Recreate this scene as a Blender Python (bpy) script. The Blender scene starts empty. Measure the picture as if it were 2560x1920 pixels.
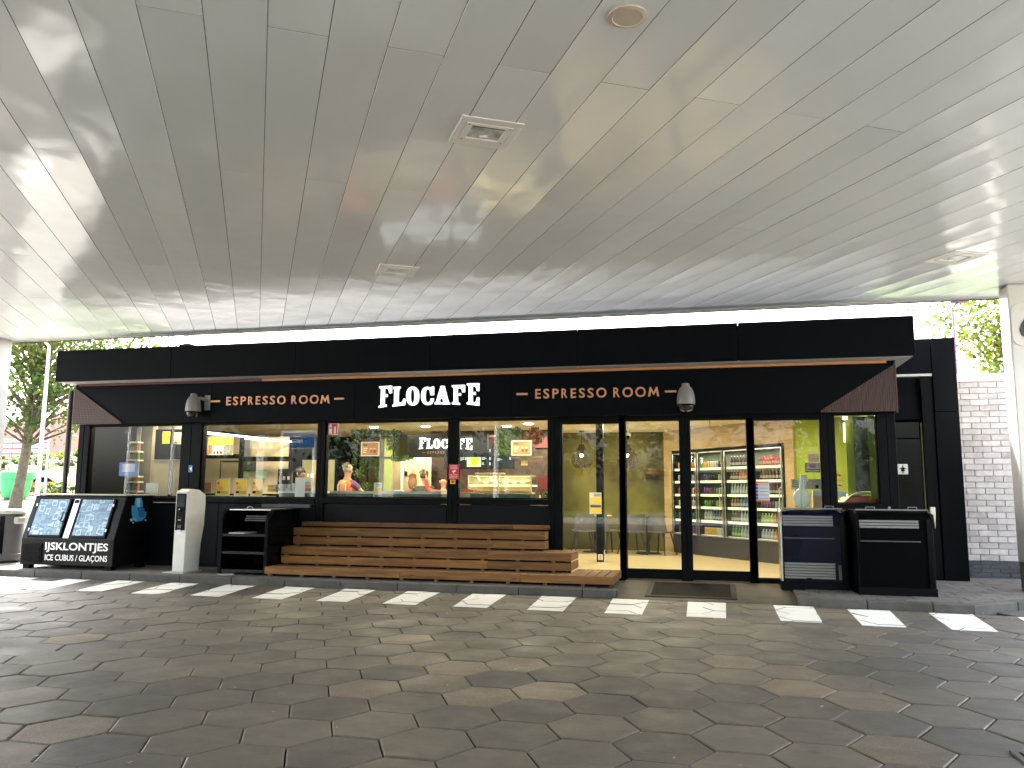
import bpy, bmesh, math, random
from mathutils import Vector, Matrix, noise as mnoise
R = math.radians
random.seed(7)
sc = bpy.context.scene
COL = sc.collection

# ---------------------------------------------------------------- camera
CAM_Z, F_PX = 1.35, 2044.7
YAW, PITCH, ROLL = R(-13.754), R(7.560), R(0.345)
cy, sy = math.cos(YAW), math.sin(YAW)
FW = Vector((sy*math.cos(PITCH), cy*math.cos(PITCH), math.sin(PITCH)))
r0 = Vector((cy, -sy, 0)); u0 = r0.cross(FW)
RT = r0*math.cos(ROLL) + u0*math.sin(ROLL)
UP = -r0*math.sin(ROLL) + u0*math.cos(ROLL)
cam = bpy.data.objects.new('camera', bpy.data.cameras.new('camera')); COL.objects.link(cam)
cam.matrix_world = Matrix(((RT.x, UP.x, -FW.x, 0), (RT.y, UP.y, -FW.y, 0), (RT.z, UP.z, -FW.z, CAM_Z), (0, 0, 0, 1)))
cam.data.sensor_width = 36; cam.data.lens = F_PX/2560*36
cam.data.clip_start = 0.05; cam.data.clip_end = 2000
sc.camera = cam

# ---------------------------------------------------------------- world, sun, exposure
SUN_EL, SUN_AZ = R(48), R(-38)      # azimuth from +Y towards +X
wd = bpy.data.worlds.new('World'); sc.world = wd; wd.use_nodes = True
nt = wd.node_tree; nt.nodes.clear()
sky = nt.nodes.new('ShaderNodeTexSky'); sky.sky_type = 'NISHITA'; sky.sun_disc = False
sky.sun_elevation = SUN_EL; sky.sun_rotation = SUN_AZ
sky.air_density = 1.2; sky.dust_density = 4.5; sky.ozone_density = 1.0
hs = nt.nodes.new('ShaderNodeHueSaturation'); hs.inputs['Saturation'].default_value = 0.45
bg = nt.nodes.new('ShaderNodeBackground'); bg.inputs['Strength'].default_value = 0.15
ow = nt.nodes.new('ShaderNodeOutputWorld')
nt.links.new(sky.outputs[0], hs.inputs['Color']); nt.links.new(hs.outputs[0], bg.inputs['Color']); nt.links.new(bg.outputs[0], ow.inputs[0])
sl = bpy.data.lights.new('sun', 'SUN'); sl.energy = 3.5; sl.angle = R(6); sl.color = (1.0, 0.95, 0.88)
sun = bpy.data.objects.new('sun', sl); COL.objects.link(sun)
sd = Vector((math.sin(SUN_AZ)*math.cos(SUN_EL), math.cos(SUN_AZ)*math.cos(SUN_EL), math.sin(SUN_EL)))
sun.rotation_euler = sd.to_track_quat('Z', 'Y').to_euler(); sun.location = sd*50
vs = sc.view_settings
vs.view_transform = 'Standard'; vs.look = 'None'; vs.gamma = 1; vs.use_curve_mapping = False; vs.exposure = 3.58
KI = 2**(1.35-vs.exposure)          # lamps were balanced for exposure 1.35
sc.cycles.max_bounces = 8; sc.cycles.diffuse_bounces = 4; sc.cycles.glossy_bounces = 4
sc.cycles.transparent_max_bounces = 16; sc.cycles.caustics_reflective = False; sc.cycles.caustics_refractive = False
sc.cycles.sample_clamp_indirect = 6

# ---------------------------------------------------------------- surveying helpers: picture measurements (2560x1920) to points on real planes
def ray(x, y): return RT*((x-1280)/F_PX) - UP*((y-960)/F_PX) + FW
def G(x, y, z=0.0):
    v = ray(x, y); return Vector((0, 0, CAM_Z)) + v*((z-CAM_Z)/v.z)
def A(x, y, Y):
    v = ray(x, y); return Vector((0, 0, CAM_Z)) + v*(Y/v.y)
def PR(x0, y0, x1, y1, Y):
    """rectangle on the plane Y: (X0, X1, Z0, Z1)"""
    xm, ym = (x0+x1)/2, (y0+y1)/2
    return A(x0, ym, Y).x, A(x1, ym, Y).x, A(xm, y1, Y).z, A(xm, y0, Y).z
def crop(ox, oy, s): return lambda x, y: (ox+s*x, oy+s*y)

# ---------------------------------------------------------------- materials
MATS = {}
def mat(name, col, rough=0.6, metal=0.0, var=0.12, scale=6.0, bump=0.0, bscale=None, emit=None, estr=1.0,
        spec=0.5, coat=0.0, rvar=0.0, dirt=0.0, rnd=0.0, stretch=(1, 1, 1), island=False, alpha=1.0):
    if name in MATS: return MATS[name]
    m = bpy.data.materials.new(name); m.use_nodes = True; n = m.node_tree; L = n.links
    b = n.nodes['Principled BSDF']
    b.inputs['Roughness'].default_value = rough; b.inputs['Metallic'].default_value = metal
    b.inputs['Specular IOR Level'].default_value = spec
    if coat: b.inputs['Coat Weight'].default_value = coat; b.inputs['Coat Roughness'].default_value = 0.08
    tc = n.nodes.new('ShaderNodeTexCoord'); mp = n.nodes.new('ShaderNodeMapping')
    L.new(tc.outputs['Object'], mp.inputs['Vector']); mp.inputs['Scale'].default_value = stretch
    oi = n.nodes.new('ShaderNodeObjectInfo')
    if rnd:
        ad = n.nodes.new('ShaderNodeVectorMath'); ad.operation = 'ADD'
        ml = n.nodes.new('ShaderNodeMath'); ml.operation = 'MULTIPLY'; ml.inputs[1].default_value = 37.0
        L.new(oi.outputs['Random'], ml.inputs[0]); L.new(ml.outputs[0], ad.inputs[1]); L.new(mp.outputs[0], ad.inputs[0]); vec = ad.outputs[0]
    else: vec = mp.outputs[0]
    nz = n.nodes.new('ShaderNodeTexNoise'); nz.inputs['Scale'].default_value = scale; nz.inputs['Detail'].default_value = 5
    L.new(vec, nz.inputs['Vector'])
    cr = n.nodes.new('ShaderNodeValToRGB')
    c = Vector(col[:3]); lo = c*(1-var); hi = c*(1+var)
    cr.color_ramp.elements[0].position = 0.3; cr.color_ramp.elements[1].position = 0.7
    cr.color_ramp.elements[0].color = (*lo, 1); cr.color_ramp.elements[1].color = (*[min(1, k) for k in hi], 1)
    L.new(nz.outputs['Fac'], cr.inputs[0]); out = cr.outputs[0]
    if dirt:
        n2 = n.nodes.new('ShaderNodeTexNoise'); n2.inputs['Scale'].default_value = scale*0.23; n2.inputs['Detail'].default_value = 8; n2.inputs['Roughness'].default_value = 0.7
        L.new(vec, n2.inputs['Vector'])
        c2 = n.nodes.new('ShaderNodeValToRGB'); c2.color_ramp.elements[0].position = 0.42; c2.color_ramp.elements[1].position = 0.75
        c2.color_ramp.elements[0].color = (1, 1, 1, 1); c2.color_ramp.elements[1].color = (1-dirt, 1-dirt*1.02, 1-dirt*1.08, 1)
        mx = n.nodes.new('ShaderNodeMixRGB'); mx.blend_type = 'MULTIPLY'; mx.inputs[0].default_value = 1
        L.new(n2.outputs['Fac'], c2.inputs[0]); L.new(out, mx.inputs[1]); L.new(c2.outputs[0], mx.inputs[2]); out = mx.outputs[0]
    if rnd:
        mr = n.nodes.new('ShaderNodeMapRange'); mr.inputs['To Min'].default_value = 1-rnd; mr.inputs['To Max'].default_value = 1+rnd
        if island:
            ge = n.nodes.new('ShaderNodeNewGeometry'); L.new(ge.outputs['Random Per Island'], mr.inputs[0])
        else: L.new(oi.outputs['Random'], mr.inputs[0])
        mx = n.nodes.new('ShaderNodeVectorMath'); mx.operation = 'SCALE'
        L.new(out, mx.inputs[0]); L.new(mr.outputs[0], mx.inputs['Scale']); out = mx.outputs[0]
    L.new(out, b.inputs['Base Color'])
    if rvar:
        mr = n.nodes.new('ShaderNodeMapRange'); mr.inputs['To Min'].default_value = max(0.02, rough-rvar); mr.inputs['To Max'].default_value = rough+rvar
        L.new(nz.outputs['Fac'], mr.inputs[0]); L.new(mr.outputs[0], b.inputs['Roughness'])
    if bump:
        bn = n.nodes.new('ShaderNodeTexNoise'); bn.inputs['Scale'].default_value = bscale or scale*4; bn.inputs['Detail'].default_value = 4
        L.new(vec, bn.inputs['Vector'])
        bp = n.nodes.new('ShaderNodeBump'); bp.inputs['Strength'].default_value = 1.0; bp.inputs['Distance'].default_value = bump
        L.new(bn.outputs['Fac'], bp.inputs['Height']); L.new(bp.outputs[0], b.inputs['Normal'])
    if emit:
        b.inputs['Emission Color'].default_value = (*emit, 1); b.inputs['Emission Strength'].default_value = estr
    MATS[name] = m; return m

def glass(name, tint=(0.95, 0.97, 0.96), ior=1.33, rough=0.0, base=0.0):
    m = bpy.data.materials.new(name); m.use_nodes = True; n = m.node_tree; n.nodes.clear(); L = n.links
    o = n.nodes.new('ShaderNodeOutputMaterial'); mx = n.nodes.new('ShaderNodeMixShader')
    t = n.nodes.new('ShaderNodeBsdfTransparent'); t.inputs[0].default_value = (*tint, 1)
    g = n.nodes.new('ShaderNodeBsdfGlossy'); g.inputs['Roughness'].default_value = rough
    # Schlick reflection from the angle to the pane, the same on both faces of the thin sheet
    ge = n.nodes.new('ShaderNodeNewGeometry'); dt = n.nodes.new('ShaderNodeVectorMath'); dt.operation = 'DOT_PRODUCT'
    L.new(ge.outputs['Normal'], dt.inputs[0]); L.new(ge.outputs['Incoming'], dt.inputs[1])
    ab = n.nodes.new('ShaderNodeMath'); ab.operation = 'ABSOLUTE'; L.new(dt.outputs['Value'], ab.inputs[0])
    om = n.nodes.new('ShaderNodeMath'); om.operation = 'SUBTRACT'; om.inputs[0].default_value = 1; L.new(ab.outputs[0], om.inputs[1])
    pw = n.nodes.new('ShaderNodeMath'); pw.operation = 'POWER'; pw.inputs[1].default_value = 5; L.new(om.outputs[0], pw.inputs[0])
    f0 = ((ior-1)/(ior+1))**2
    f = n.nodes.new('ShaderNodeMath'); f.operation = 'MULTIPLY_ADD'; f.inputs[1].default_value = 1-f0; f.inputs[2].default_value = f0; L.new(pw.outputs[0], f.inputs[0])
    a = n.nodes.new('ShaderNodeMath'); a.operation = 'ADD'; a.inputs[1].default_value = base
    L.new(f.outputs[0], a.inputs[0]); L.new(a.outputs[0], mx.inputs[0]); L.new(t.outputs[0], mx.inputs[1]); L.new(g.outputs[0], mx.inputs[2]); L.new(mx.outputs[0], o.inputs[0])
    MATS[name] = m; return m

def emitter(name, col, s):
    m = bpy.data.materials.new(name); m.use_nodes = True; b = m.node_tree.nodes['Principled BSDF']
    b.inputs['Base Color'].default_value = (*[min(.8, c) for c in col], 1); b.inputs['Emission Color'].default_value = (*col, 1); b.inputs['Emission Strength'].default_value = s*KI
    MATS[name] = m; return m

def wood(name, c1, c2, grooves=True, rough=0.7):
    m = bpy.data.materials.new(name); m.use_nodes = True; n = m.node_tree; L = n.links; b = n.nodes['Principled BSDF']
    b.inputs['Roughness'].default_value = rough
    tc = n.nodes.new('ShaderNodeTexCoord'); oi = n.nodes.new('ShaderNodeObjectInfo')
    ad = n.nodes.new('ShaderNodeVectorMath'); ad.operation = 'ADD'
    ml = n.nodes.new('ShaderNodeMath'); ml.operation = 'MULTIPLY'; ml.inputs[1].default_value = 53.0
    L.new(oi.outputs['Random'], ml.inputs[0]); L.new(tc.outputs['Object'], ad.inputs[0]); L.new(ml.outputs[0], ad.inputs[1])
    mp = n.nodes.new('ShaderNodeMapping'); mp.inputs['Scale'].default_value = (1.2, 14, 14); L.new(ad.outputs[0], mp.inputs[0])
    nz = n.nodes.new('ShaderNodeTexNoise'); nz.inputs['Scale'].default_value = 1.6; nz.inputs['Detail'].default_value = 8; nz.inputs['Distortion'].default_value = 0.6; L.new(mp.outputs[0], nz.inputs['Vector'])
    cr = n.nodes.new('ShaderNodeValToRGB'); cr.color_ramp.elements[0].position = .28; cr.color_ramp.elements[1].position = .72
    cr.color_ramp.elements[0].color = (*c1, 1); cr.color_ramp.elements[1].color = (*c2, 1); L.new(nz.outputs['Fac'], cr.inputs[0])
    m2 = n.nodes.new('ShaderNodeMapping'); m2.inputs['Scale'].default_value = (1.6, 6, 6); L.new(ad.outputs[0], m2.inputs[0])
    vo = n.nodes.new('ShaderNodeTexVoronoi'); vo.inputs['Scale'].default_value = 1.7; L.new(m2.outputs[0], vo.inputs['Vector'])
    k = n.nodes.new('ShaderNodeValToRGB'); k.color_ramp.elements[0].position = .0; k.color_ramp.elements[1].position = .16
    k.color_ramp.elements[0].color = (.25, .2, .17, 1); k.color_ramp.elements[1].color = (1, 1, 1, 1); L.new(vo.outputs['Distance'], k.inputs[0])
    mx = n.nodes.new('ShaderNodeMixRGB'); mx.blend_type = 'MULTIPLY'; mx.inputs[0].default_value = .9; L.new(cr.outputs[0], mx.inputs[1]); L.new(k.outputs[0], mx.inputs[2])
    mr = n.nodes.new('ShaderNodeMapRange'); mr.inputs['To Min'].default_value = .78; mr.inputs['To Max'].default_value = 1.2; L.new(oi.outputs['Random'], mr.inputs[0])
    s = n.nodes.new('ShaderNodeVectorMath'); s.operation = 'SCALE'; L.new(mx.outputs[0], s.inputs[0]); L.new(mr.outputs[0], s.inputs['Scale']); L.new(s.outputs[0], b.inputs['Base Color'])
    if grooves:
        sx = n.nodes.new('ShaderNodeSeparateXYZ'); L.new(tc.outputs['Object'], sx.inputs[0])
        w = n.nodes.new('ShaderNodeMath'); w.operation = 'MULTIPLY'; w.inputs[1].default_value = 2*math.pi/0.011; L.new(sx.outputs['Z'], w.inputs[0])
        si = n.nodes.new('ShaderNodeMath'); si.operation = 'SINE'; L.new(w.outputs[0], si.inputs[0])
        bp = n.nodes.new('ShaderNodeBump'); bp.inputs['Distance'].default_value = .002; bp.inputs['Strength'].default_value = .8; L.new(si.outputs[0], bp.inputs['Height']); L.new(bp.outputs[0], b.inputs['Normal'])
    MATS[name] = m; return m

black = mat('black_panel', (.0013, .0024, .0042), .5, var=.35, scale=1.3, rvar=.1, spec=.06, dirt=.3, stretch=(1, 1, .4))
blackm = mat('black_frame', (.0018, .0024, .0034), .4, spec=.07, var=.15, scale=8, rvar=.06)
blackg = mat('black_gloss', (.0015, .0015, .002), .16, spec=.1, var=.3, scale=3, rvar=.06)
blackr = mat('black_matte', (.004, .004, .0045), .75, spec=.15, var=.3)
grey_d = mat('dark_grey', (.045, .048, .052), .55)
grey = mat('mid_grey', (.22, .22, .22), .5, dirt=.15)
grey_l = mat('light_grey', (.48, .48, .47), .45, dirt=.1)
white = mat('white_paint', (.78, .77, .74), .4, var=.04, dirt=.12)
colm = mat('column_paint', (.62, .60, .56), .28, var=.04, dirt=.12, scale=2)
steel = mat('brushed_steel', (.55, .55, .54), .3, metal=.9)
red = mat('red', (.55, .015, .03), .4)
yel = mat('yellow_print', (.85, .52, .01), .5, var=.05)
orange = mat('orange_print', (.75, .16, .04), .5)
blue = mat('blue_print', (.02, .10, .38), .4)
paper = mat('paper', (.72, .72, .70), .6, var=.03)
cream = mat('cream_panel', (.62, .52, .34), .5, var=.05)
skin = mat('skin', (.50, .27, .18), .5, var=.08, scale=20)
skin_d = mat('skin_tan', (.36, .19, .12), .5, var=.08, scale=20)
GL = glass('window_glass')
GLB = glass('bottle_glass', (.8, .86, .84), base=.05, rough=.05)

# ---------------------------------------------------------------- geometry helpers
class MB:
    def __init__(s): s.v = []; s.f = []
    def add(s, vs_, fs):
        o = len(s.v); s.v += [tuple(p) for p in vs_]; s.f += [tuple(i+o for i in f) for f in fs]; return s
    def box(s, x0, x1, y0, y1, z0, z1, M=None):
        if x0 > x1: x0, x1 = x1, x0
        if y0 > y1: y0, y1 = y1, y0
        if z0 > z1: z0, z1 = z1, z0
        p = [(x0, y0, z0), (x1, y0, z0), (x1, y1, z0), (x0, y1, z0), (x0, y0, z1), (x1, y0, z1), (x1, y1, z1), (x0, y1, z1)]
        if M: p = [M @ Vector(q) for q in p]
        return s.add(p, [(0, 3, 2, 1), (4, 5, 6, 7), (0, 1, 5, 4), (1, 2, 6, 5), (2, 3, 7, 6), (3, 0, 4, 7)])
    def prism(s, poly, d, flip=False):
        """poly: list of Vector (one side), d: extrusion vector"""
        n = len(poly); p = [Vector(q) for q in poly] + [Vector(q)+Vector(d) for q in poly]
        f = [tuple(range(n)), tuple(range(2*n-1, n-1, -1))] + [(i, i+n, (i+1) % n+n, (i+1) % n) for i in range(n)]
        return s.add(p, f)
    def tube(s, path, rad, seg=8, cap=True):
        path = [Vector(p) for p in path]; n = len(path)
        rads = rad if isinstance(rad, (list, tuple)) else [rad]*n
        rings = []
        ref = Vector((0, 0, 1))
        t0 = (path[-1]-path[0]).normalized()
        if abs(t0.z) > .9: ref = Vector((0, 1, 0))
        for i, p in enumerate(path):
            t = (path[min(i+1, n-1)]-path[max(i-1, 0)]).normalized()
            a = t.cross(ref)
            if a.length < 1e-4: a = t.cross(Vector((1, 0, 0)))
            a.normalize(); b = t.cross(a)
            rings.append([p + (a*math.cos(2*math.pi*k/seg)+b*math.sin(2*math.pi*k/seg))*rads[i] for k in range(seg)])
        vs_ = [q for r_ in rings for q in r_]; fs = []
        for i in range(n-1):
            for k in range(seg): fs.append((i*seg+k, i*seg+(k+1) % seg, (i+1)*seg+(k+1) % seg, (i+1)*seg+k))
        if cap: fs += [tuple(range(seg-1, -1, -1)), tuple((n-1)*seg+k for k in range(seg))]
        return s.add(vs_, fs)
    def lathe(s, prof, c=(0, 0, 0), seg=16, sx=1, sy=1, M=None):
        vs_ = []; n = len(prof); c = Vector(c)
        for r_, z in prof:
            for k in range(seg):
                a = 2*math.pi*k/seg; q = Vector((r_*math.cos(a)*sx, r_*math.sin(a)*sy, z))
                vs_.append((M @ q if M else q) + c)
        fs = []
        for i in range(n-1):
            for k in range(seg): fs.append((i*seg+k, i*seg+(k+1) % seg, (i+1)*seg+(k+1) % seg, (i+1)*seg+k))
        fs += [tuple(range(seg-1, -1, -1)), tuple((n-1)*seg+k for k in range(seg))]
        return s.add(vs_, fs)
    def ball(s, c, rx, ry=None, rz=None, seg=12, rings=8):
        ry = ry or rx; rz = rz or rx
        prof = [(math.sin(math.pi*i/rings), -math.cos(math.pi*i/rings)*rz) for i in range(rings+1)]
        prof[0] = (.02, -rz); prof[-1] = (.02, rz)
        return s.lathe([(r_, z) for r_, z in prof], c, seg, rx, ry)
    def mesh(s, name='mesh'):
        me = bpy.data.meshes.new(name); me.from_pydata(s.v, [], s.f); me.update(); return me

def obj(name, mb, m, parent=None, bevel=0, smooth=False, kind=None, label=None, seg=1):
    me = mb.mesh(name) if isinstance(mb, MB) else mb
    if m:
        me.materials.clear(); me.materials.append(m)
    o = bpy.data.objects.new(name, me); COL.objects.link(o)
    if isinstance(mb, MB):
        bm = bmesh.new(); bm.from_mesh(me); bmesh.ops.recalc_face_normals(bm, faces=bm.faces); bm.to_mesh(me); bm.free()
    if smooth:
        for p in me.polygons: p.use_smooth = True
        me.set_sharp_from_angle(angle=R(40))
    if parent is not None:
        o.parent = parent
        root = parent
        if parent.type != 'EMPTY' : 
            if parent.parent is None: o.location = -parent.location
        else: o.location = -parent.location
    if bevel:
        b = o.modifiers.new('bevel', 'BEVEL'); b.width = bevel; b.segments = seg; b.limit_method = 'ANGLE'; b.harden_normals = False
    if kind: o['kind'] = kind
    if label: o['label'] = label
    return o
def thing(name, label, cat, loc=(0, 0, 0), group=None):
    o = bpy.data.objects.new(name, None); COL.objects.link(o); o.location = loc; o.empty_display_size = .1
    o['label'] = label; o['category'] = cat
    if group: o['group'] = group
    return o
def tag(o, label, cat, group=None):
    o['label'] = label; o['category'] = cat
    if group: o['group'] = group
    return o
def struct(name, mb, m, **k): return obj(name, mb, m, kind='structure', **k)
def copy_tree(o, parent=None):
    c = o.copy(); COL.objects.link(c)
    if parent is not None: c.parent = parent
    for ch in list(o.children): copy_tree(ch, c)
    return c
def dup(root, loc, rotz=None, label=None, group=None):
    r = copy_tree(root); r.location = loc
    if rotz is not None: r.rotation_euler = (0, 0, rotz)
    if label: r['label'] = label
    if group: r['group'] = group
    return r
def box_obj(name, x0, x1, y0, y1, z0, z1, m, parent=None, **k):
    return obj(name, MB().box(x0, x1, y0, y1, z0, z1), m, parent, **k)

def clip_poly(poly, test):
    """keep the part of a 2D polygon where test(p) >= 0 (linear)"""
    out = []
    for i, p in enumerate(poly):
        q = poly[(i+1) % len(poly)]; a, b = test(p), test(q)
        if a >= 0: out.append(p)
        if (a >= 0) != (b >= 0):
            t = a/(a-b); out.append((p[0]+(q[0]-p[0])*t, p[1]+(q[1]-p[1])*t))
    return out
def clip_convex(poly, clip):
    for i, a in enumerate(clip):
        b = clip[(i+1) % len(clip)]
        poly = clip_poly(poly, lambda p: (b[0]-a[0])*(p[1]-a[1])-(b[1]-a[1])*(p[0]-a[0]))
        if len(poly) < 3: return []
    return poly
def inset(poly, d):
    """shrink a convex counter-clockwise polygon"""
    big = poly[:]
    for i, a in enumerate(poly):
        b = poly[(i+1) % len(poly)]; L_ = math.hypot(b[0]-a[0], b[1]-a[1])
        if L_ < 1e-6: continue
        nx, ny = -(b[1]-a[1])/L_, (b[0]-a[0])/L_
        big = clip_poly(big, lambda p: (p[0]-a[0])*nx+(p[1]-a[1])*ny-d)
        if len(big) < 3: return []
    return big

_fonts = {}
def text_mesh(body, x0, x1, z0, z1, y, depth=.02, bold=.0, sx=None):
    """flat text on a wall facing -Y, fitted into x0..x1 and z0..z1, standing proud of y by depth"""
    cu = bpy.data.curves.new('text', 'FONT'); cu.body = body; cu.size = 1; cu.extrude = .05; cu.offset = bold; cu.resolution_u = 3
    o = bpy.data.objects.new('text', cu); COL.objects.link(o)
    dg = bpy.context.evaluated_depsgraph_get(); me = bpy.data.meshes.new_from_object(o.evaluated_get(dg))
    bpy.data.objects.remove(o); bpy.data.curves.remove(cu)
    xs = [v.co.x for v in me.vertices]; ys = [v.co.y for v in me.vertices]
    if not xs: return me
    a, b, c, d = min(xs), max(xs), min(ys), max(ys)
    kx = (x1-x0)/(b-a); kz = (z1-z0)/(d-c)
    for v in me.vertices:
        px, py, pz = v.co
        v.co = (x0+(px-a)*kx, y-depth*(.5+pz*10), z0+(py-c)*kz)
    me.update(); return me
def text(name, body, x0, x1, z0, z1, y, m, parent, depth=.004, bold=0.0, label=None):
    me = text_mesh(body, x0, x1, z0, z1, y, depth, bold); return obj(name, me, m, parent, label=label)
# ================================================================ GROUND
KERB_Y, PAVE_Z, FL_Z = 10.88, 0.10, 0.12
def terr(x, y):
    def sm(a, b, t): t = max(0, min(1, (t-a)/(b-a))); return t*t*(3-2*t)
    z = -0.045
    if x < -14: z += (.06*sm(-14, -17, x) if False else 0)
    z += .60*sm(26, 38, y) + .28*sm(42, 50, y)
    z += (2.9*sm(52, 66, y) + .5*mnoise.noise(Vector((x*.08, y*.08, 0)))*sm(52, 66, y)) * (1-sm(-35, -15, x))
    return z
mb = MB()
xs = [-260, -200, -150, -120, -100]+list(range(-90, 30, 4))+[40, 60, 100, 160, 260]
ys = [-260, -160, -90, -60, -40, -25, -12, 0, 12, 20]+list(range(24, 72, 3))+[80, 100, 130, 170, 230, 320]
for y in ys:
    for x in xs: mb.v.append((x, y, terr(x, y)))
nx = len(xs)
for j in range(len(ys)-1):
    for i in range(nx-1): mb.f.append((j*nx+i, j*nx+i+1, (j+1)*nx+i+1, (j+1)*nx+i))
asphalt = mat('joint_bed', (.011, .010, .009), .95, var=.35, scale=30, dirt=.3)
gr = struct('ground', mb, mat('ground_surface', (.27, .26, .24), .9, var=.15, scale=.5, dirt=.2))
struct('tile_bed', MB().box(-17.2, 7.8, -9.3, KERB_Y+3, -.042, -.022), asphalt)
lawnm = mat('lawn', (.05, .09, .02), .9, var=.35, scale=1.2, bump=.05, bscale=60)
roadm = mat('far_road', (.19, .19, .19), .85, var=.1, scale=3)
vergem = mat('dry_verge', (.17, .135, .05), .95, var=.35, scale=.6, bump=.1, bscale=20)
def strip(name, y0, y1, x0, x1, m, lift, n=14, ny=5):
    b = MB()
    for j in range(ny+1):
        for i in range(n+1):
            x = x0+(x1-x0)*i/n; y = y0+(y1-y0)*j/ny; b.v.append((x, y, terr(x, y)+lift))
    for j in range(ny):
        for i in range(n): b.f.append((j*(n+1)+i, j*(n+1)+i+1, (j+1)*(n+1)+i+1, (j+1)*(n+1)+i))
    return struct(name, b, m)
strip('lawn', 25, 36, -90, 60, lawnm, .05, 40, 8)
strip('far_road', 36.3, 43, -120, 60, roadm, .05, 40, 6)
strip('far_verge', 43.2, 51, -120, 60, vergem, .06, 40, 6)
strip('far_bank', 51.2, 71, -120, 20, mat('bank', (.16, .125, .045), .95, var=.4, scale=.25, bump=.2, bscale=8), .08, 60, 12)
# behind the photographer: verge, road and grass that show in the glass
struct('rear_road', MB().box(-60, 60, -22, -11.5, -.04, -.012), mat('rear_asphalt', (.22, .22, .21), .8, var=.15, scale=8))
struct('rear_lawn', MB().box(-60, 60, -34, -22.3, -.04, .06), lawnm)

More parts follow.
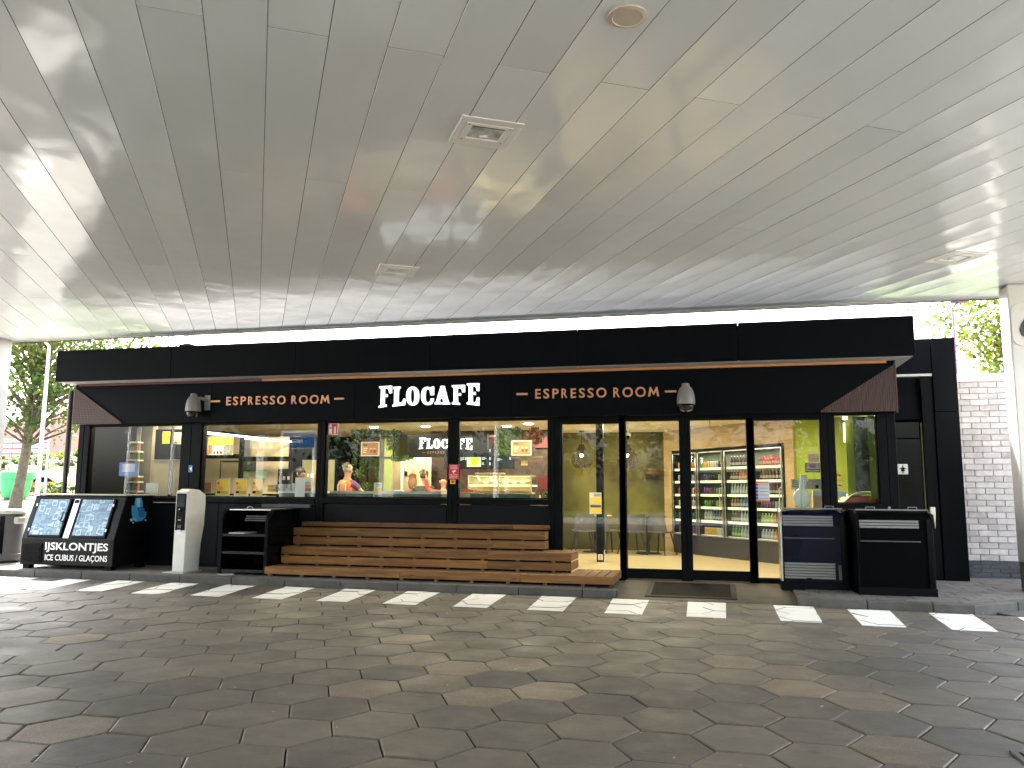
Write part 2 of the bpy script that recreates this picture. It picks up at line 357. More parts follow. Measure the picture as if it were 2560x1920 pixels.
# ---- hexagonal concrete tiles
PX, HY = .416, .268                   # column pitch, half height
def hexv(cx, cy_, g=0.0):
    a, b, c = 2*PX/3, PX/3, HY
    s = 1-g/HY
    return [(cx+a*s, cy_), (cx+b*s, cy_+c*s), (cx-b*s, cy_+c*s), (cx-a*s, cy_), (cx-b*s, cy_-c*s), (cx+b*s, cy_-c*s)]
def tile_mat(name, c_dark, c_light, speckle):
    """worn concrete: blotches over the whole forecourt, per tile tone, fine speckle, scrapes, pale sand at the edges"""
    m = bpy.data.materials.new(name); m.use_nodes = True; n = m.node_tree; L = n.links; b = n.nodes['Principled BSDF']
    N = n.nodes.new
    tc = N('ShaderNodeTexCoord'); ge = N('ShaderNodeNewGeometry'); oi = N('ShaderNodeObjectInfo')
    def noise(vec, sc_, det=5, rough=.6, dist=0): q = N('ShaderNodeTexNoise'); q.inputs['Scale'].default_value = sc_; q.inputs['Detail'].default_value = det; q.inputs['Roughness'].default_value = rough; q.inputs['Distortion'].default_value = dist; L.new(vec, q.inputs['Vector']); return q.outputs['Fac']
    def rng_(v, a, b_, c, d): q = N('ShaderNodeMapRange'); q.inputs['From Min'].default_value = a; q.inputs['From Max'].default_value = b_; q.inputs['To Min'].default_value = c; q.inputs['To Max'].default_value = d; L.new(v, q.inputs[0]); return q.outputs[0]
    def mul(a, b_): q = N('ShaderNodeMath'); q.operation = 'MULTIPLY'; L.new(a, q.inputs[0]); L.new(b_, q.inputs[1]); return q.outputs[0]
    def mix(f, a, b_, mode='MIX'):
        q = N('ShaderNodeMixRGB'); q.blend_type = mode
        if isinstance(f, float): q.inputs[0].default_value = f
        else: L.new(f, q.inputs[0])
        for k, v in ((1, a), (2, b_)):
            if isinstance(v, tuple): q.inputs[k].default_value = (*v, 1)
            else: L.new(v, q.inputs[k])
        return q.outputs[0]
    pos = ge.outputs['Position']
    base = mix(rng_(noise(pos, .55, 4), .35, .65, 0, 1), c_dark, c_light)
    base = mix(rng_(oi.outputs['Random'], 0, 1, 0, .8), base, mix(.5, base, (c_light[0]*1.15, c_light[1]*1.02, c_light[2]*.85)))
    tone = mul(rng_(oi.outputs['Random'], 0, 1, .76, 1.22), rng_(noise(pos, 3.1, 6, .7), .3, .7, .82, 1.15))
    tone = mul(tone, rng_(noise(pos, 95, 2), .3, .7, 1-speckle, 1+speckle))
    # scrapes: a very stretched noise, turned a little by large noise
    mp = N('ShaderNodeMapping'); mp.inputs['Scale'].default_value = (1.2, 22, 1); mp.inputs['Rotation'].default_value = (0, 0, .5); L.new(pos, mp.inputs[0])
    tone = mul(tone, rng_(noise(mp.outputs[0], 1.0, 2, .5, .4), .60, .72, 1, 1.16))
    mp2 = N('ShaderNodeMapping'); mp2.inputs['Scale'].default_value = (.5, 3.2, 1); mp2.inputs['Rotation'].default_value = (0, 0, .05); L.new(pos, mp2.inputs[0])
    tone = mul(tone, rng_(noise(mp2.outputs[0], 1.0, 4, .6, .2), .55, .72, 1, .80))
    # oil drips
    vo = N('ShaderNodeTexVoronoi'); vo.inputs['Scale'].default_value = 2.3; L.new(pos, vo.inputs['Vector']); 
    tone = mul(tone, rng_(vo.outputs['Distance'], .035, .11, .62, 1))
    v2 = N('ShaderNodeTexVoronoi'); v2.inputs['Scale'].default_value = 6.5; L.new(pos, v2.inputs['Vector'])
    spot = rng_(v2.outputs['Distance'], .03, .06, 1, 0)
    sc_ = N('ShaderNodeVectorMath'); sc_.operation = 'SCALE'; L.new(base, sc_.inputs[0]); L.new(tone, sc_.inputs['Scale']); col = sc_.outputs[0]
    gate = rng_(noise(pos, 1.7, 1), .58, .62, 0, .6); col = mix(mul(spot, gate), col, (.17, .16, .14))
    # pale sandy edge from the tile's own outline
    sx = N('ShaderNodeSeparateXYZ'); L.new(tc.outputs['Object'], sx.inputs[0])
    def absm(v, k): q = N('ShaderNodeMath'); q.operation = 'ABSOLUTE'; L.new(v, q.inputs[0]); w = N('ShaderNodeMath'); w.operation = 'MULTIPLY'; w.inputs[1].default_value = k; L.new(q.outputs[0], w.inputs[0]); return w.outputs[0]
    s1 = N('ShaderNodeMath'); s1.operation = 'ADD'; L.new(absm(sx.outputs['X'], 1.5/PX), s1.inputs[0]); L.new(absm(sx.outputs['Y'], .5/HY), s1.inputs[1])
    mxm = N('ShaderNodeMath'); mxm.operation = 'MAXIMUM'; L.new(s1.outputs[0], mxm.inputs[0]); L.new(absm(sx.outputs['Y'], 1/HY), mxm.inputs[1])
    edge_ = mul(rng_(mxm.outputs[0], .925, .985, 0, 1), rng_(noise(pos, 5, 4, .7), .42, .62, 0, .75))
    col = mix(edge_, col, (.16, .135, .10))
    L.new(col, b.inputs['Base Color']); b.inputs['Specular IOR Level'].default_value = .5
    L.new(rng_(noise(pos, 2.2, 5), .3, .7, .42, .72), b.inputs['Roughness'])
    bp_ = N('ShaderNodeBump'); bp_.inputs['Distance'].default_value = .0022; L.new(noise(pos, 70, 3, .7), bp_.inputs['Height']); L.new(bp_.outputs[0], b.inputs['Normal'])
    MATS[name] = m; return m
hexm = tile_mat('hex_tile', (.053, .049, .044), (.095, .084, .069), .12)
hexb = tile_mat('hex_tile_aggregate', (.105, .085, .064), (.135, .108, .080), .42)
hexs = mat('hex_tile_far', (.078, .071, .060), .6, var=.16, scale=5, bump=.0016, bscale=90, dirt=.38, rnd=.17, rvar=.12, island=True)
OX, OY = -2.38, 4.955
cells = []
for i in range(-36, 26):
    for j in range(-60, 60):
        if (i+j) % 2: continue
        x, y = OX+i*PX, OY+j*HY
        if -17 < x < 7.5 and -9 < y < KERB_Y+.2: cells.append((x, y))
def in_view(x, y):
    v = Vector((x, y, -CAM_Z)); d = v.dot(FW)
    if d < .8: return 0
    px = 1280+F_PX*v.dot(RT)/d; py = 960-F_PX*v.dot(UP)/d
    if -160 < px < 2720 and py < 2060: return 1/(v.length**2*abs(v.length))
    return 0
brown = [crop(0, 1400, .5787)(*p) for p in [(1785, 405), (1955, 445), (1560, 545), (1860, 345), (360, 352), (2030, 382), (320, 730), (1830, 510), (2120, 570)]] + \
        [crop(1280, 1400, .5787)(*p) for p in [(1210, 500), (1230, 580), (1490, 550), (120, 560), (930, 430), (1560, 640), (30, 430), (1630, 770), (1300, 790)]]
bw = [G(*p) for p in brown]
def tile_mesh(poly, h=.06, ch=.006, tilt=(0, 0), z=0):
    n = len(poly); cx = sum(p[0] for p in poly)/n; cy_ = sum(p[1] for p in poly)/n
    zt = lambda p: z+(p[0]-cx)*tilt[0]+(p[1]-cy_)*tilt[1]
    inn = [(p[0]+(cx-p[0])*ch/.28*1.6, p[1]+(cy_-p[1])*ch/.28*1.6) for p in poly]
    v = [(p[0], p[1], zt(p)) for p in inn]+[(p[0], p[1], zt(p)-ch*.8) for p in poly]+[(p[0], p[1], -h) for p in poly]
    f = [tuple(range(n))]
    for k in range(n):
        q = (k+1) % n; f += [(k, n+k, n+q, q), (n+k, 2*n+k, 2*n+q, n+q)]
    return v, f
vis = sorted([(in_view(x, y), x, y) for x, y in cells], reverse=True)
keep = set((x, y) for w, x, y in vis[:300] if w > 0)
road = thing('road_paving', 'forecourt paved with large dark hexagonal concrete tiles under the canopy', 'paving')
del road['label'], road['category']; road['kind'] = 'structure'
far = MB(); rng = random.Random(3); TILEZ = {}
for x, y in cells:
    poly = hexv(x, y, .0052)
    if y > 10.1 and x < 3.2: poly = clip_poly(poly, lambda p: KERB_Y-.012-.105*max(0, x-.3)-p[1])
    elif x >= 3.2: poly = clip_poly(poly, lambda p: -((p[0]-2.87)*-.638+(p[1]-10.61)*.77)-.012)
    if len(poly) < 3 or not poly: continue
    z = rng.uniform(-.004, .003); tl = (rng.uniform(-.006, .006), rng.uniform(-.006, .006)); TILEZ[(x, y)] = (z, tl)
    v, f = tile_mesh(poly, z=z, tilt=tl)
    if (x, y) in keep:
        m = hexb if any(math.hypot(x-b.x, (y-b.y)) < .24 for b in bw) else hexm
        c = Vector((x, y, 0)); b = MB().add([Vector(q)-c for q in v], f)
        o = obj('tile', b, m, road); o.location = c
        b.f = []
    else: far.add(v, f)
obj('distant_tiles', far, hexs, road, kind='stuff')
# light sand in some joints
rng = random.Random(5)

# ---- painted block marking: paint on the tiles and down into their joints
paint = mat('road_paint', (.84, .84, .81), .6, var=.04, scale=5, dirt=.14, bump=.001, bscale=80)
tops = [-10.37, -9.435, -8.504, -7.577, -6.65, -5.72, -4.795, -3.867, -2.94, -1.995, -1.06, -.115, .91, 1.745, 2.61, 3.5]
ky = lambda x: KERB_Y-max(0, x-.3)*.105      # the kerb line swings out a little on the right
for k, cx in enumerate(tops):
    w = .232; y1 = min(10.82, ky(cx)-.06); y0 = 9.63-.012*(cx+10)-(.06*max(0, cx-.2)); ob = -.034*cx
    quad = [(cx+ob-w+.02, y0), (cx+ob+w-.02, y0), (cx+w, y1), (cx-w, y1)]
    cx = cx+ob/2
    b = MB()
    for (x, y) in cells:
        if abs(x-cx) > .7 or y < y0-.4 or y > y1+.4: continue
        if (x, y) not in TILEZ: continue
        p = clip_convex(hexv(x, y, .0058), quad)
        if len(p) < 3: continue
        z, tl = TILEZ[(x, y)]
        b.add([(q[0], q[1], z+(q[0]-x)*tl[0]+(q[1]-y)*tl[1]+.0022) for q in p], [tuple(range(len(p)))])
    n0 = len(quad); b.add([(q[0], q[1], -.0035) for q in quad], [(0, 1, 2, 3)])
    struct('road_marking', b, paint)

# ---- small litter: dry leaves
leafm = mat('dry_leaf', (.42, .30, .10), .8, var=.4, scale=40)
b = MB(); rng = random.Random(11)
for k in range(60):
    x, y = rng.uniform(-9, 3), rng.uniform(3.6, 10.7); s_ = rng.uniform(.008, .022); a = rng.uniform(0, 6.3)
    p = [(math.cos(a+t)*s_*w_, math.sin(a+t)*s_*w_) for t, w_ in ((0, 1.2), (1.3, .5), (2.6, .9), (3.9, .45), (5.1, .7))]
    b.add([(x+q[0], y+q[1], .008+rng.uniform(0, .006)) for q in p], [(0, 1, 2, 3, 4)])
obj('fallen_leaves', b, leafm, kind='stuff'); o = COL.objects['fallen_leaves']; tag(o, 'scattered small dry yellow leaves and crumbs on the hexagonal paving', 'leaves')

dp0 = G(2592, 1885); dg = thing('drain_grate', 'iron drain grate cut by the bottom right corner of the picture', 'drain', (dp0.x, dp0.y, 0))
obj('grate_frame', MB().box(dp0.x-.13, dp0.x+.2, dp0.y-.03, dp0.y, .001, .012).box(dp0.x-.13, dp0.x+.2, dp0.y-.22, dp0.y-.19, .001, .012).box(dp0.x-.13, dp0.x-.10, dp0.y-.19, dp0.y-.03, .001, .012), mat('cast_iron', (.06, .055, .05), .6), dg)
obj('grate_pit', MB().box(dp0.x-.10, dp0.x+.2, dp0.y-.19, dp0.y-.03, .0045, .0062), blackr, dg)
for k in range(6): obj('grate_bar', MB().box(dp0.x-.08+k*.05, dp0.x-.055+k*.05, dp0.y-.19, dp0.y-.03, .0065, .012), MATS['cast_iron'], dg)
# ---- kerb
kerbm = mat('kerb_concrete', (.085, .08, .072), .85, var=.15, scale=8, bump=.002, bscale=60, dirt=.45, rnd=.12)
kerb = thing('kerb', 'x', 'x'); del kerb['label'], kerb['category']; kerb['kind'] = 'structure'
edges = [G(x, 1432, 0.02).x for x in (44, 163, 293, 426)]
x = -14.6
ks = []
while x < -1.3:
    ks.append((x, min(x+.86, -1.27))); x += .86
ks += [(.98, 1.75), (1.75, 2.45), (2.45, 2.87)]
rng = random.Random(2)
for a, b_ in ks:
    if b_-a < .1: continue
    h_ = PAVE_Z+rng.uniform(-.003, .003); ya, yb = ky(a), ky(b_)
    obj('kerb_stone', MB().prism([(a+.004, ya, -.05), (b_-.004, yb, -.05), (b_-.004, yb+.14, -.05), (a+.004, ya+.14, -.05)], (0, 0, h_+.05)), kerbm, kerb, bevel=.012, seg=2)
D = Vector((.77, .638, 0)); N_ = Vector((-.638, .77, 0)); P0 = Vector((2.87, ky(2.87), 0))
for k in range(6):
    a = P0+D*(.8*k+.006); c = P0+D*(.8*(k+1)-.006)
    b = MB().prism([(a.x, a.y, -.05), (c.x, c.y, -.05), ((c+N_*.14).x, (c+N_*.14).y, -.05), ((a+N_*.14).x, (a+N_*.14).y, -.05)], (0, 0, .05+PAVE_Z))
    obj('kerb_stone', b, kerbm, kerb, bevel=.012, seg=2)

# ---- pavement
pavem = mat('pavement_tile', (.13, .12, .108), .85, var=.12, scale=8, bump=.0015, bscale=70, dirt=.3, rnd=.14)
pave = thing('pavement', 'x', 'x'); del pave['label'], pave['category']; pave['kind'] = 'structure'
bed = MB().box(-30, -1.25, KERB_Y+.1, 26, -.05, PAVE_Z-.012).box(.99, 2.85, KERB_Y+.1-.1, 14.2, -.05, PAVE_Z-.012)
bed.box(-1.25, .99, 12.22, 14.2, -.05, PAVE_Z-.012)
bed.prism([(2.85, KERB_Y-.12, -.05), (7.2, KERB_Y-.12+3.6, -.05), (7.2, 26, -.05), (2.85, 26, -.05)], (0, 0, .05+PAVE_Z-.012))
obj('pavement_bed', bed, mat('pavement_joint', (.07, .068, .06), .95), pave)
cand = []
row = 0; y = KERB_Y+.145-.3
kp = lambda p: (p[0]-P0.x)*N_.x+(p[1]-P0.y)*N_.y-.145
while y < 17:
    x = -17+(.15 if row % 2 else 0)
    while x < 7:
        poly = [(x+.003, y+.003), (x+.297, y+.003), (x+.297, y+.297), (x+.003, y+.297)]
        ok = not (x+.3 > -10.6 and x < 2.3 and y > 12.35) and not (x+.3 > -1.27 and x < .99 and y < 12.25)
        if y < KERB_Y+.1: poly = clip_poly(poly, lambda p: p[1]-ky(max(x, .3))-.15) if x > .9 else []
        if x+.3 > 2.7 and poly: poly = clip_poly(poly, kp)
        if ok and len(poly) > 2: cand.append((x, y, poly))
        x += .3
    y += .3; row += 1
def pv(c):
    x, y, p = c; v = Vector((x, y, -1.25)); d = v.dot(FW)
    if d < 1: return 0
    px = 1280+F_PX*v.dot(RT)/d
    if not (-40 < px < 2600): return 0
    if -9 < x < 2.3 and y > 12.1: return 0
    return 1/v.length
cand.sort(key=pv, reverse=True)
rest = MB()
for k, (x, y, p) in enumerate(cand):
    z = PAVE_Z+rng.uniform(-.002, .002)
    v, f = tile_mesh(p, h=-PAVE_Z+.02, ch=.004, z=z)
    v = [(q[0], q[1], max(q[2], PAVE_Z-.02)) for q in v]
    if k < 300 and pv((x, y, p)) > 0:
        c = Vector((x, y, 0)); o = obj('paving_stone', MB().add([Vector(q)-c for q in v], f), pavem, pave); o.location = c
    else: rest.add(v, f)
obj('distant_paving', rest, mat('pavement_tile_far', (.15, .14, .125), .85, var=.12, scale=8, bump=.0015, bscale=70, dirt=.3, rnd=.14, island=True), pave, kind='stuff')
# sloping concrete apron before the doors
b = MB().add([(-1.26, KERB_Y-.01, .004), (.985, KERB_Y-.01, .004), (.985, 12.22, PAVE_Z+.012), (-1.26, 12.22, PAVE_Z+.012),
              (-1.26, KERB_Y-.01, -.05), (.985, KERB_Y-.01, -.05), (.985, 12.22, -.05), (-1.26, 12.22, -.05)],
             [(0, 1, 2, 3), (0, 4, 5, 1), (1, 5, 6, 2), (2, 6, 7, 3), (3, 7, 4, 0)])
struct('door_apron', b, mat('apron_concrete', (.085, .072, .052), .8, var=.25, scale=4, bump=.002, bscale=50, dirt=.5))
slope = lambda y: .004+(y-KERB_Y+.01)/(12.22-KERB_Y+.01)*(PAVE_Z+.008)

# ================================================================ CANOPY
CZ = 4.2; AP = R(-31)
PD = Vector((math.sin(AP), math.cos(AP))); JD = Vector((math.cos(AP), -math.sin(AP)))
CX0, CX1, CYA, CYB = -13.9, 5.6, -8.6, 12.86
canopy = thing('canopy', 'wide flat petrol station canopy with pale glossy metal ceiling panels over the forecourt', 'canopy', (-4, 2, CZ))
ceilm = mat('ceiling_panel', (.79, .815, .82), .15, metal=.0, spec=.55, var=.025, scale=.6, bump=.020, bscale=1.1, rnd=.05, dirt=.06, coat=.0)
ceilm.node_tree.nodes['Principled BSDF'].inputs['Coat Roughness'].default_value = .12
# the sheets are slightly hollow across their width and oil-canned along it
_n = ceilm.node_tree; _bp = [q for q in _n.nodes if q.type == 'BUMP'][0]; _nz = _bp.inputs['Height'].links[0].from_node
_tc = [q for q in _n.nodes if q.type == 'TEX_COORD'][0]; _oi = [q for q in _n.nodes if q.type == 'OBJECT_INFO'][0]
def _dot(v): q = _n.nodes.new('ShaderNodeVectorMath'); q.operation = 'DOT_PRODUCT'; q.inputs[1].default_value = v; _n.links.new(_tc.outputs['Object'], q.inputs[0]); return q.outputs['Value']
_u, _v = _dot((JD.x, JD.y, 0)), _dot((PD.x, PD.y, 0))
def _m(op, a, b_, c=None):
    q = _n.nodes.new('ShaderNodeMath'); q.operation = op
    for k, v in enumerate((a, b_, c)):
        if v is None: continue
        if isinstance(v, (int, float)): q.inputs[k].default_value = v
        else: _n.links.new(v, q.inputs[k])
    return q.outputs[0]
_cx = _n.nodes.new('ShaderNodeCombineXYZ'); _n.links.new(_u, _cx.inputs[0]); _n.links.new(_m('MULTIPLY', _v, .55), _cx.inputs[1]); _n.links.new(_m('MULTIPLY', _oi.outputs['Random'], 31.0), _cx.inputs[2])
_n.links.new(_cx.outputs[0], _nz.inputs['Vector']); _nz.inputs['Scale'].default_value = 1.5; _nz.inputs['Detail'].default_value = 2
_sq = _m('MULTIPLY', _u, _u)
_n.links.new(_m('ADD', _nz.outputs['Fac'], _m('MULTIPLY', _sq, 3.0)), _bp.inputs['Height']); _bp.inputs['Distance'].default_value = .026
rect = [(CX0, CYA), (CX1, CYA), (CX1, CYB), (CX0, CYB)]
W_ = .3728; npan = 0
fx = [((1.38+1.876)/2, 6.0), (1.628, 10.3), None]
def uv2xy(u, v): p = JD*u+PD*v; return (p.x, p.y)
def xy2uv(x, y): p = Vector((x, y)); return p.dot(JD), p.dot(PD)
for k in range(-46, 40):
    u0_ = -.057+k*W_; u1_ = u0_+W_
    j0 = 4.97 if k % 2 == 0 else 7.46
    for n in range(-6, 4):
        v0 = j0+6.1*(n-1); v1 = v0+6.1
        quad = [uv2xy(u0_+.0024, v0+.0025), uv2xy(u1_-.0024, v0+.0025), uv2xy(u1_-.0024, v1-.0025), uv2xy(u0_+.0024, v1-.0025)]
        p = clip_convex(quad, rect)
        if len(p) < 3: continue
        ar = abs(sum(p[i][0]*p[(i+1) % len(p)][1]-p[(i+1) % len(p)][0]*p[i][1] for i in range(len(p))))/2
        if ar < .004: continue
        q = inset(p, .0012)
        if len(q) < 3: continue
        n_ = len(p); cc = Vector((sum(a[0] for a in p)/n_, sum(a[1] for a in p)/n_, CZ))
        dz = random.uniform(-.0012, .0012)
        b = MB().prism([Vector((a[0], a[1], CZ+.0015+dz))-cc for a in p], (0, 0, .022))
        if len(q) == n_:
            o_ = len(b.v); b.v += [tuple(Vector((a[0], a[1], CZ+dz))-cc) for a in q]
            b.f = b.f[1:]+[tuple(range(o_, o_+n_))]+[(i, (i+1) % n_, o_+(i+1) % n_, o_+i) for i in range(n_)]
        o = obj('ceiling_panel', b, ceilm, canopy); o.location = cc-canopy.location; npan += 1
        o.data.materials.append(blackr); k0 = 1 if len(q) == n_ else 2          # black side faces put the shade of the joints into the colour
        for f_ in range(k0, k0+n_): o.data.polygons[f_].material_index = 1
obj('canopy_deck', MB().box(CX0, CX1, CYA, CYB, CZ+.03, CZ+.5), mat('deck_dark', (.06, .06, .06), .9), canopy)
edge = MB().box(CX0, CX1, CYB, CYB+.04, CZ-.03, CZ+.75)
obj('fascia', edge, white, canopy)
obj('gutter_trim', MB().box(CX0, CX1, CYB-.035, CYB-.001, CZ-.022, CZ-.002), grey_l, canopy)
obj('drip_edge', MB().box(CX0, CX1, CYB-.012, CYB+.012, CZ-.046, CZ-.034), blackm, canopy)
obj('fascia', MB().box(CX0-.04, CX0, CYA, CYB, CZ-.03, CZ+.75), white, canopy)
obj('fascia', MB().box(CX1, CX1+.04, CYA, CYB, CZ-.03, CZ+.75), white, canopy)
obj('fascia', MB().box(CX0, CX1, CYA-.04, CYA, CZ-.03, CZ+.75), white, canopy)

# recessed floodlights and a round speaker in the ceiling
plate = mat('fixture_plate', (.84, .81, .76), .6, var=.03, scale=4)
def fixture(u, v, label, s=.25, ang=None):
    x, y = uv2xy(u, v); root = thing('ceiling_light', label, 'ceiling light', (x, y, CZ), 'square floodlights set in the canopy ceiling')
    M = Matrix.Translation((x, y, CZ)) @ Matrix.Rotation(-AP if ang is None else ang, 4, 'Z')
    b = MB(); t = .010
    for (a0, a1, b0, b1) in ((-s, s, -s, -.16), (-s, s, .16, s), (-s, -.19, -.16, .16), (.19, s, -.16, .16)): b.box(a0, a1, b0, b1, -t, -.001, M)
    obj('frame_plate', b, plate, root, bevel=.003)
    b = MB()
    for (a0, a1, b0, b1) in ((-.187, .187, -.157, -.115), (-.187, .187, .115, .157), (-.187, -.135, -.114, .114), (.135, .187, -.114, .114)): b.box(a0, a1, b0, b1, -t-.003, -.001, M)
    obj('lamp_bezel', b, plate, root, bevel=.002)
    obj('reflector', MB().box(-.134, .134, -.113, .113, -.004, -.0015, M), mat('lamp_interior', (.55, .58, .60), .3, metal=.3, var=.5, scale=9), root)
    obj('lamp_bulb', MB().tube([M @ Vector((-.03, .07, -.008)), M @ Vector((.03, .05, -.008))], .012), white, root)
    obj('lamp_gasket', MB().box(-.134, .134, -.113, -.096, -.009, -.0045, M), blackr, root)
    for sx_ in (-.165, .165):
        for sy_ in (-.136, .136): obj('screw', MB().lathe([(.006, 0), (.006, .003)], M @ Vector((sx_, sy_, -t-.006)), 8), grey_d, root)
    return root
fixture(1.628, 6.0, 'square recessed floodlight in the middle of the canopy ceiling, nearest the camera')
fixture(1.628, 10.31, 'small looking square floodlight in the canopy ceiling farther back, above the shop name')
cxy = Vector((2.92, 10.6)); uu, vv_ = xy2uv(cxy.x, cxy.y)
fixture(uu, vv_, 'square floodlight with open black edged glass in the ceiling near the right column', ang=-AP)
x, y = -.43, 4.62
sp = thing('ceiling_speaker', 'round beige perforated loudspeaker in the canopy ceiling at the top of the picture', 'speaker', (x, y, CZ))
obj('rim', MB().lathe([(.088, -.001), (.118, -.001), (.118, -.010), (.092, -.016), (.088, -.012)], (x, y, CZ), 32), mat('beige_plastic', (.62, .54, .42), .5, var=.06), sp, smooth=True)
obj('speaker_grille', MB().lathe([(.005, -.009), (.09, -.009), (.09, -.004), (.005, -.004)], (x, y, CZ), 32), mat('grille', (.45, .38, .28), .6), sp)
b = MB(); rng = random.Random(9)
for rr in range(1, 8):
    for k in range(rr*6):
        a = 2*math.pi*k/(rr*6)+rr*.3; b.lathe([(.0032, -.0105), (.0032, -.008)], (x+math.cos(a)*rr*.0118, y+math.sin(a)*rr*.0118, CZ), 5)
obj('grille_holes', b, blackr, sp, kind='stuff')

# canopy columns
def column(x0, x1, y0, y1, label, plinth=.477):
    root = thing('canopy_column', label, 'column', ((x0+x1)/2, (y0+y1)/2, 0), 'columns holding up the canopy')
    obj('shaft', MB().box(x0, x1, y0, y1, plinth, CZ-.002), colm, root, bevel=.02, seg=3)
    obj('plinth', MB().box(x0+.012, x1-.012, y0+.012, y1-.012, -.02, plinth+.001), mat('plinth_grey', (.13, .135, .13), .7), root, bevel=.01)
    obj('collar', MB().box(x0-.003, x1+.003, y0-.003, y1+.003, CZ-.03, CZ-.022), grey_l, root)
    return root
colR = column(3.945, 4.62, 12.12, 12.47, 'broad white canopy column at the right edge standing beside the brick wall')
colL = column(-13.75, -13.04, 12.42, 12.79, 'white canopy column at the far left edge above the litter bin')
column(-13.75, -13.04, -8.4, -7.9, 'white canopy column on the left, behind the photographer')
column(3.945, 4.62, -8.4, -7.9, 'white canopy column on the right, behind the photographer')
# pump number plate on the right column
px0 = 3.99
pl = thing('pump_number_sign', 'pale rounded number plate with a big dark digit on the right column', 'sign', (4.3, 12.1, 3.6))
b = MB(); cxp, czp, hw, hh, rr = 4.29, 3.63, .325, .29, .12
pts = []
for (sx_, sz_, a0) in ((1, 1, 0), (-1, 1, 90), (-1, -1, 180), (1, -1, 270)):
    for t in range(0, 91, 18): pts.append(Vector((cxp+sx_*(hw-rr)+rr*math.cos(R(a0+t)), 12.119, czp+sz_*(hh-rr)+rr*math.sin(R(a0+t)))))
b.prism(pts, (0, -.012, 0)); obj('number_plate', b, mat('plate_pale', (.66, .64, .60), .3, var=.03), pl, bevel=.003)
text('digit', '6', 4.055, 4.36, 3.42, 3.80, 12.104, mat('digit_dark', (.02, .022, .03), .4), pl, .006, .03)

# numbered sign and blue board behind the photographer (seen mirrored in the windows)
def MIR(x, y, Yr): p = A(x, y, 24.6-Yr); return p.x, p.z
xm, _ = MIR(655, 1150, -13.4)
cs = column(xm-.22, xm+.22, -13.6, -13.2, 'white canopy column behind the photographer carrying pump numbers 9 and 10', .3)
ns = thing('pump_number_sign', 'white rounded sign with pump numbers 9 and 10 on the column behind the photographer', 'sign', (xm, -13.1, 3.2))
sx0, sz0 = MIR(623.5, 1122, -13.1); sx1, sz1 = MIR(682, 1100, -13.1); sm = (sx0+sx1)/2; sh2 = (sz1-sz0)
obj('sign_box', MB().box(sx0, sx1, -13.17, -13.08, sz0, sz1), white, ns, bevel=.04, seg=3)
def back_text(body, xc, z0, z1, wd_, y, m_, root, nm='digit'):
    me = text_mesh(body, -wd_/2, wd_/2, z0, z1, 0, .01, .02); o = obj(nm, me, m_, root); o.rotation_euler = (0, 0, math.pi); o.location = Vector((xc, y, 0))-root.location
back_text('9', sm+sh2*.75, sz0+sh2*.2, sz1-sh2*.2, sh2*.35, -13.078, grey_d, ns); back_text('10', sm-sh2*.65, sz0+sh2*.2, sz1-sh2*.2, sh2*.6, -13.078, grey_d, ns)
bb = thing('fuel_sign', 'wide blue fuel sign board standing behind the photographer, mirrored in the window', 'sign', (-4.6, -18, 3.2))
bx0, bz0_ = MIR(700, 1123, -18); bx1, bz1_ = MIR(790, 1076, -18); bw2 = bx1-bx0; bh2 = bz1_-bz0_
obj('sign_box', MB().box(bx0, bx1, -18.2, -18.01, bz0_, bz1_), grey_l, bb, bevel=.02)
obj('blue_face', MB().box(bx0+bw2*.08, bx1-bw2*.04, -18.0, -17.98, bz0_+bh2*.1, bz1_-bh2*.12), mat('sign_blue', (.015, .10, .30), .35), bb)
back_text('Shell', bx0+bw2*.48, bz0_+bh2*.62, bz1_-bh2*.2, bw2*.2, -17.97, white, bb, 'lettering'); back_text('AutoGas', bx0+bw2*.45, bz0_+bh2*.32, bz0_+bh2*.55, bw2*.42, -17.97, white, bb, 'lettering')
for xx in (bx0+.1, bx1-.1): obj('sign_post', MB().box(xx-.08, xx+.08, -18.2, -18.02, -.03, bz0_), white, bb)
for k, (px_, py_) in enumerate(((958, 1150), (1241, 1150), (322, 1150), (432, 1150))):
    x_, _ = MIR(px_, py_, -16.5+.3*k); r_ = thing('lamp_post', ['white lamp post behind the photographer, mirrored right of the orange vest', 'white lamp post behind the photographer, mirrored in the fourth window', 'white lamp post behind the photographer, mirrored in front of the magazine niche', 'white lamp post behind the photographer, mirrored at the right of the first window'][k], 'lamp post', (x_, -16.5+.3*k, 0), 'lamp posts behind the photographer')
    y_ = -16.5+.3*k; obj('pole', MB().tube([(x_, y_, -.04), (x_, y_, 3), (x_, y_, 8)], [.17, .14, .09], 12), white, r_, smooth=True); obj('lamp_head', MB().box(x_-.15, x_+.15, y_-.1, y_+.9, 8.0, 8.12), grey_l, r_)
# ================================================================ CAFE BUILDING SHELL
GY = 12.30                                        # glass plane
B = thing('cafe_building', 'long black cafe and shop building with glazed front and flat overhanging roof', 'building', (-4, 12.3, 0))
def bp(name, x0, x1, y0, y1, z0, z1, m, **k): return box_obj(name, x0, x1, y0, y1, z0, z1, m, B, **k)
SX0, SX1 = A(137, 952, 11.7).x, A(2290, 889, 11.7).x
SZ0, SZ1 = 3.195, 3.735
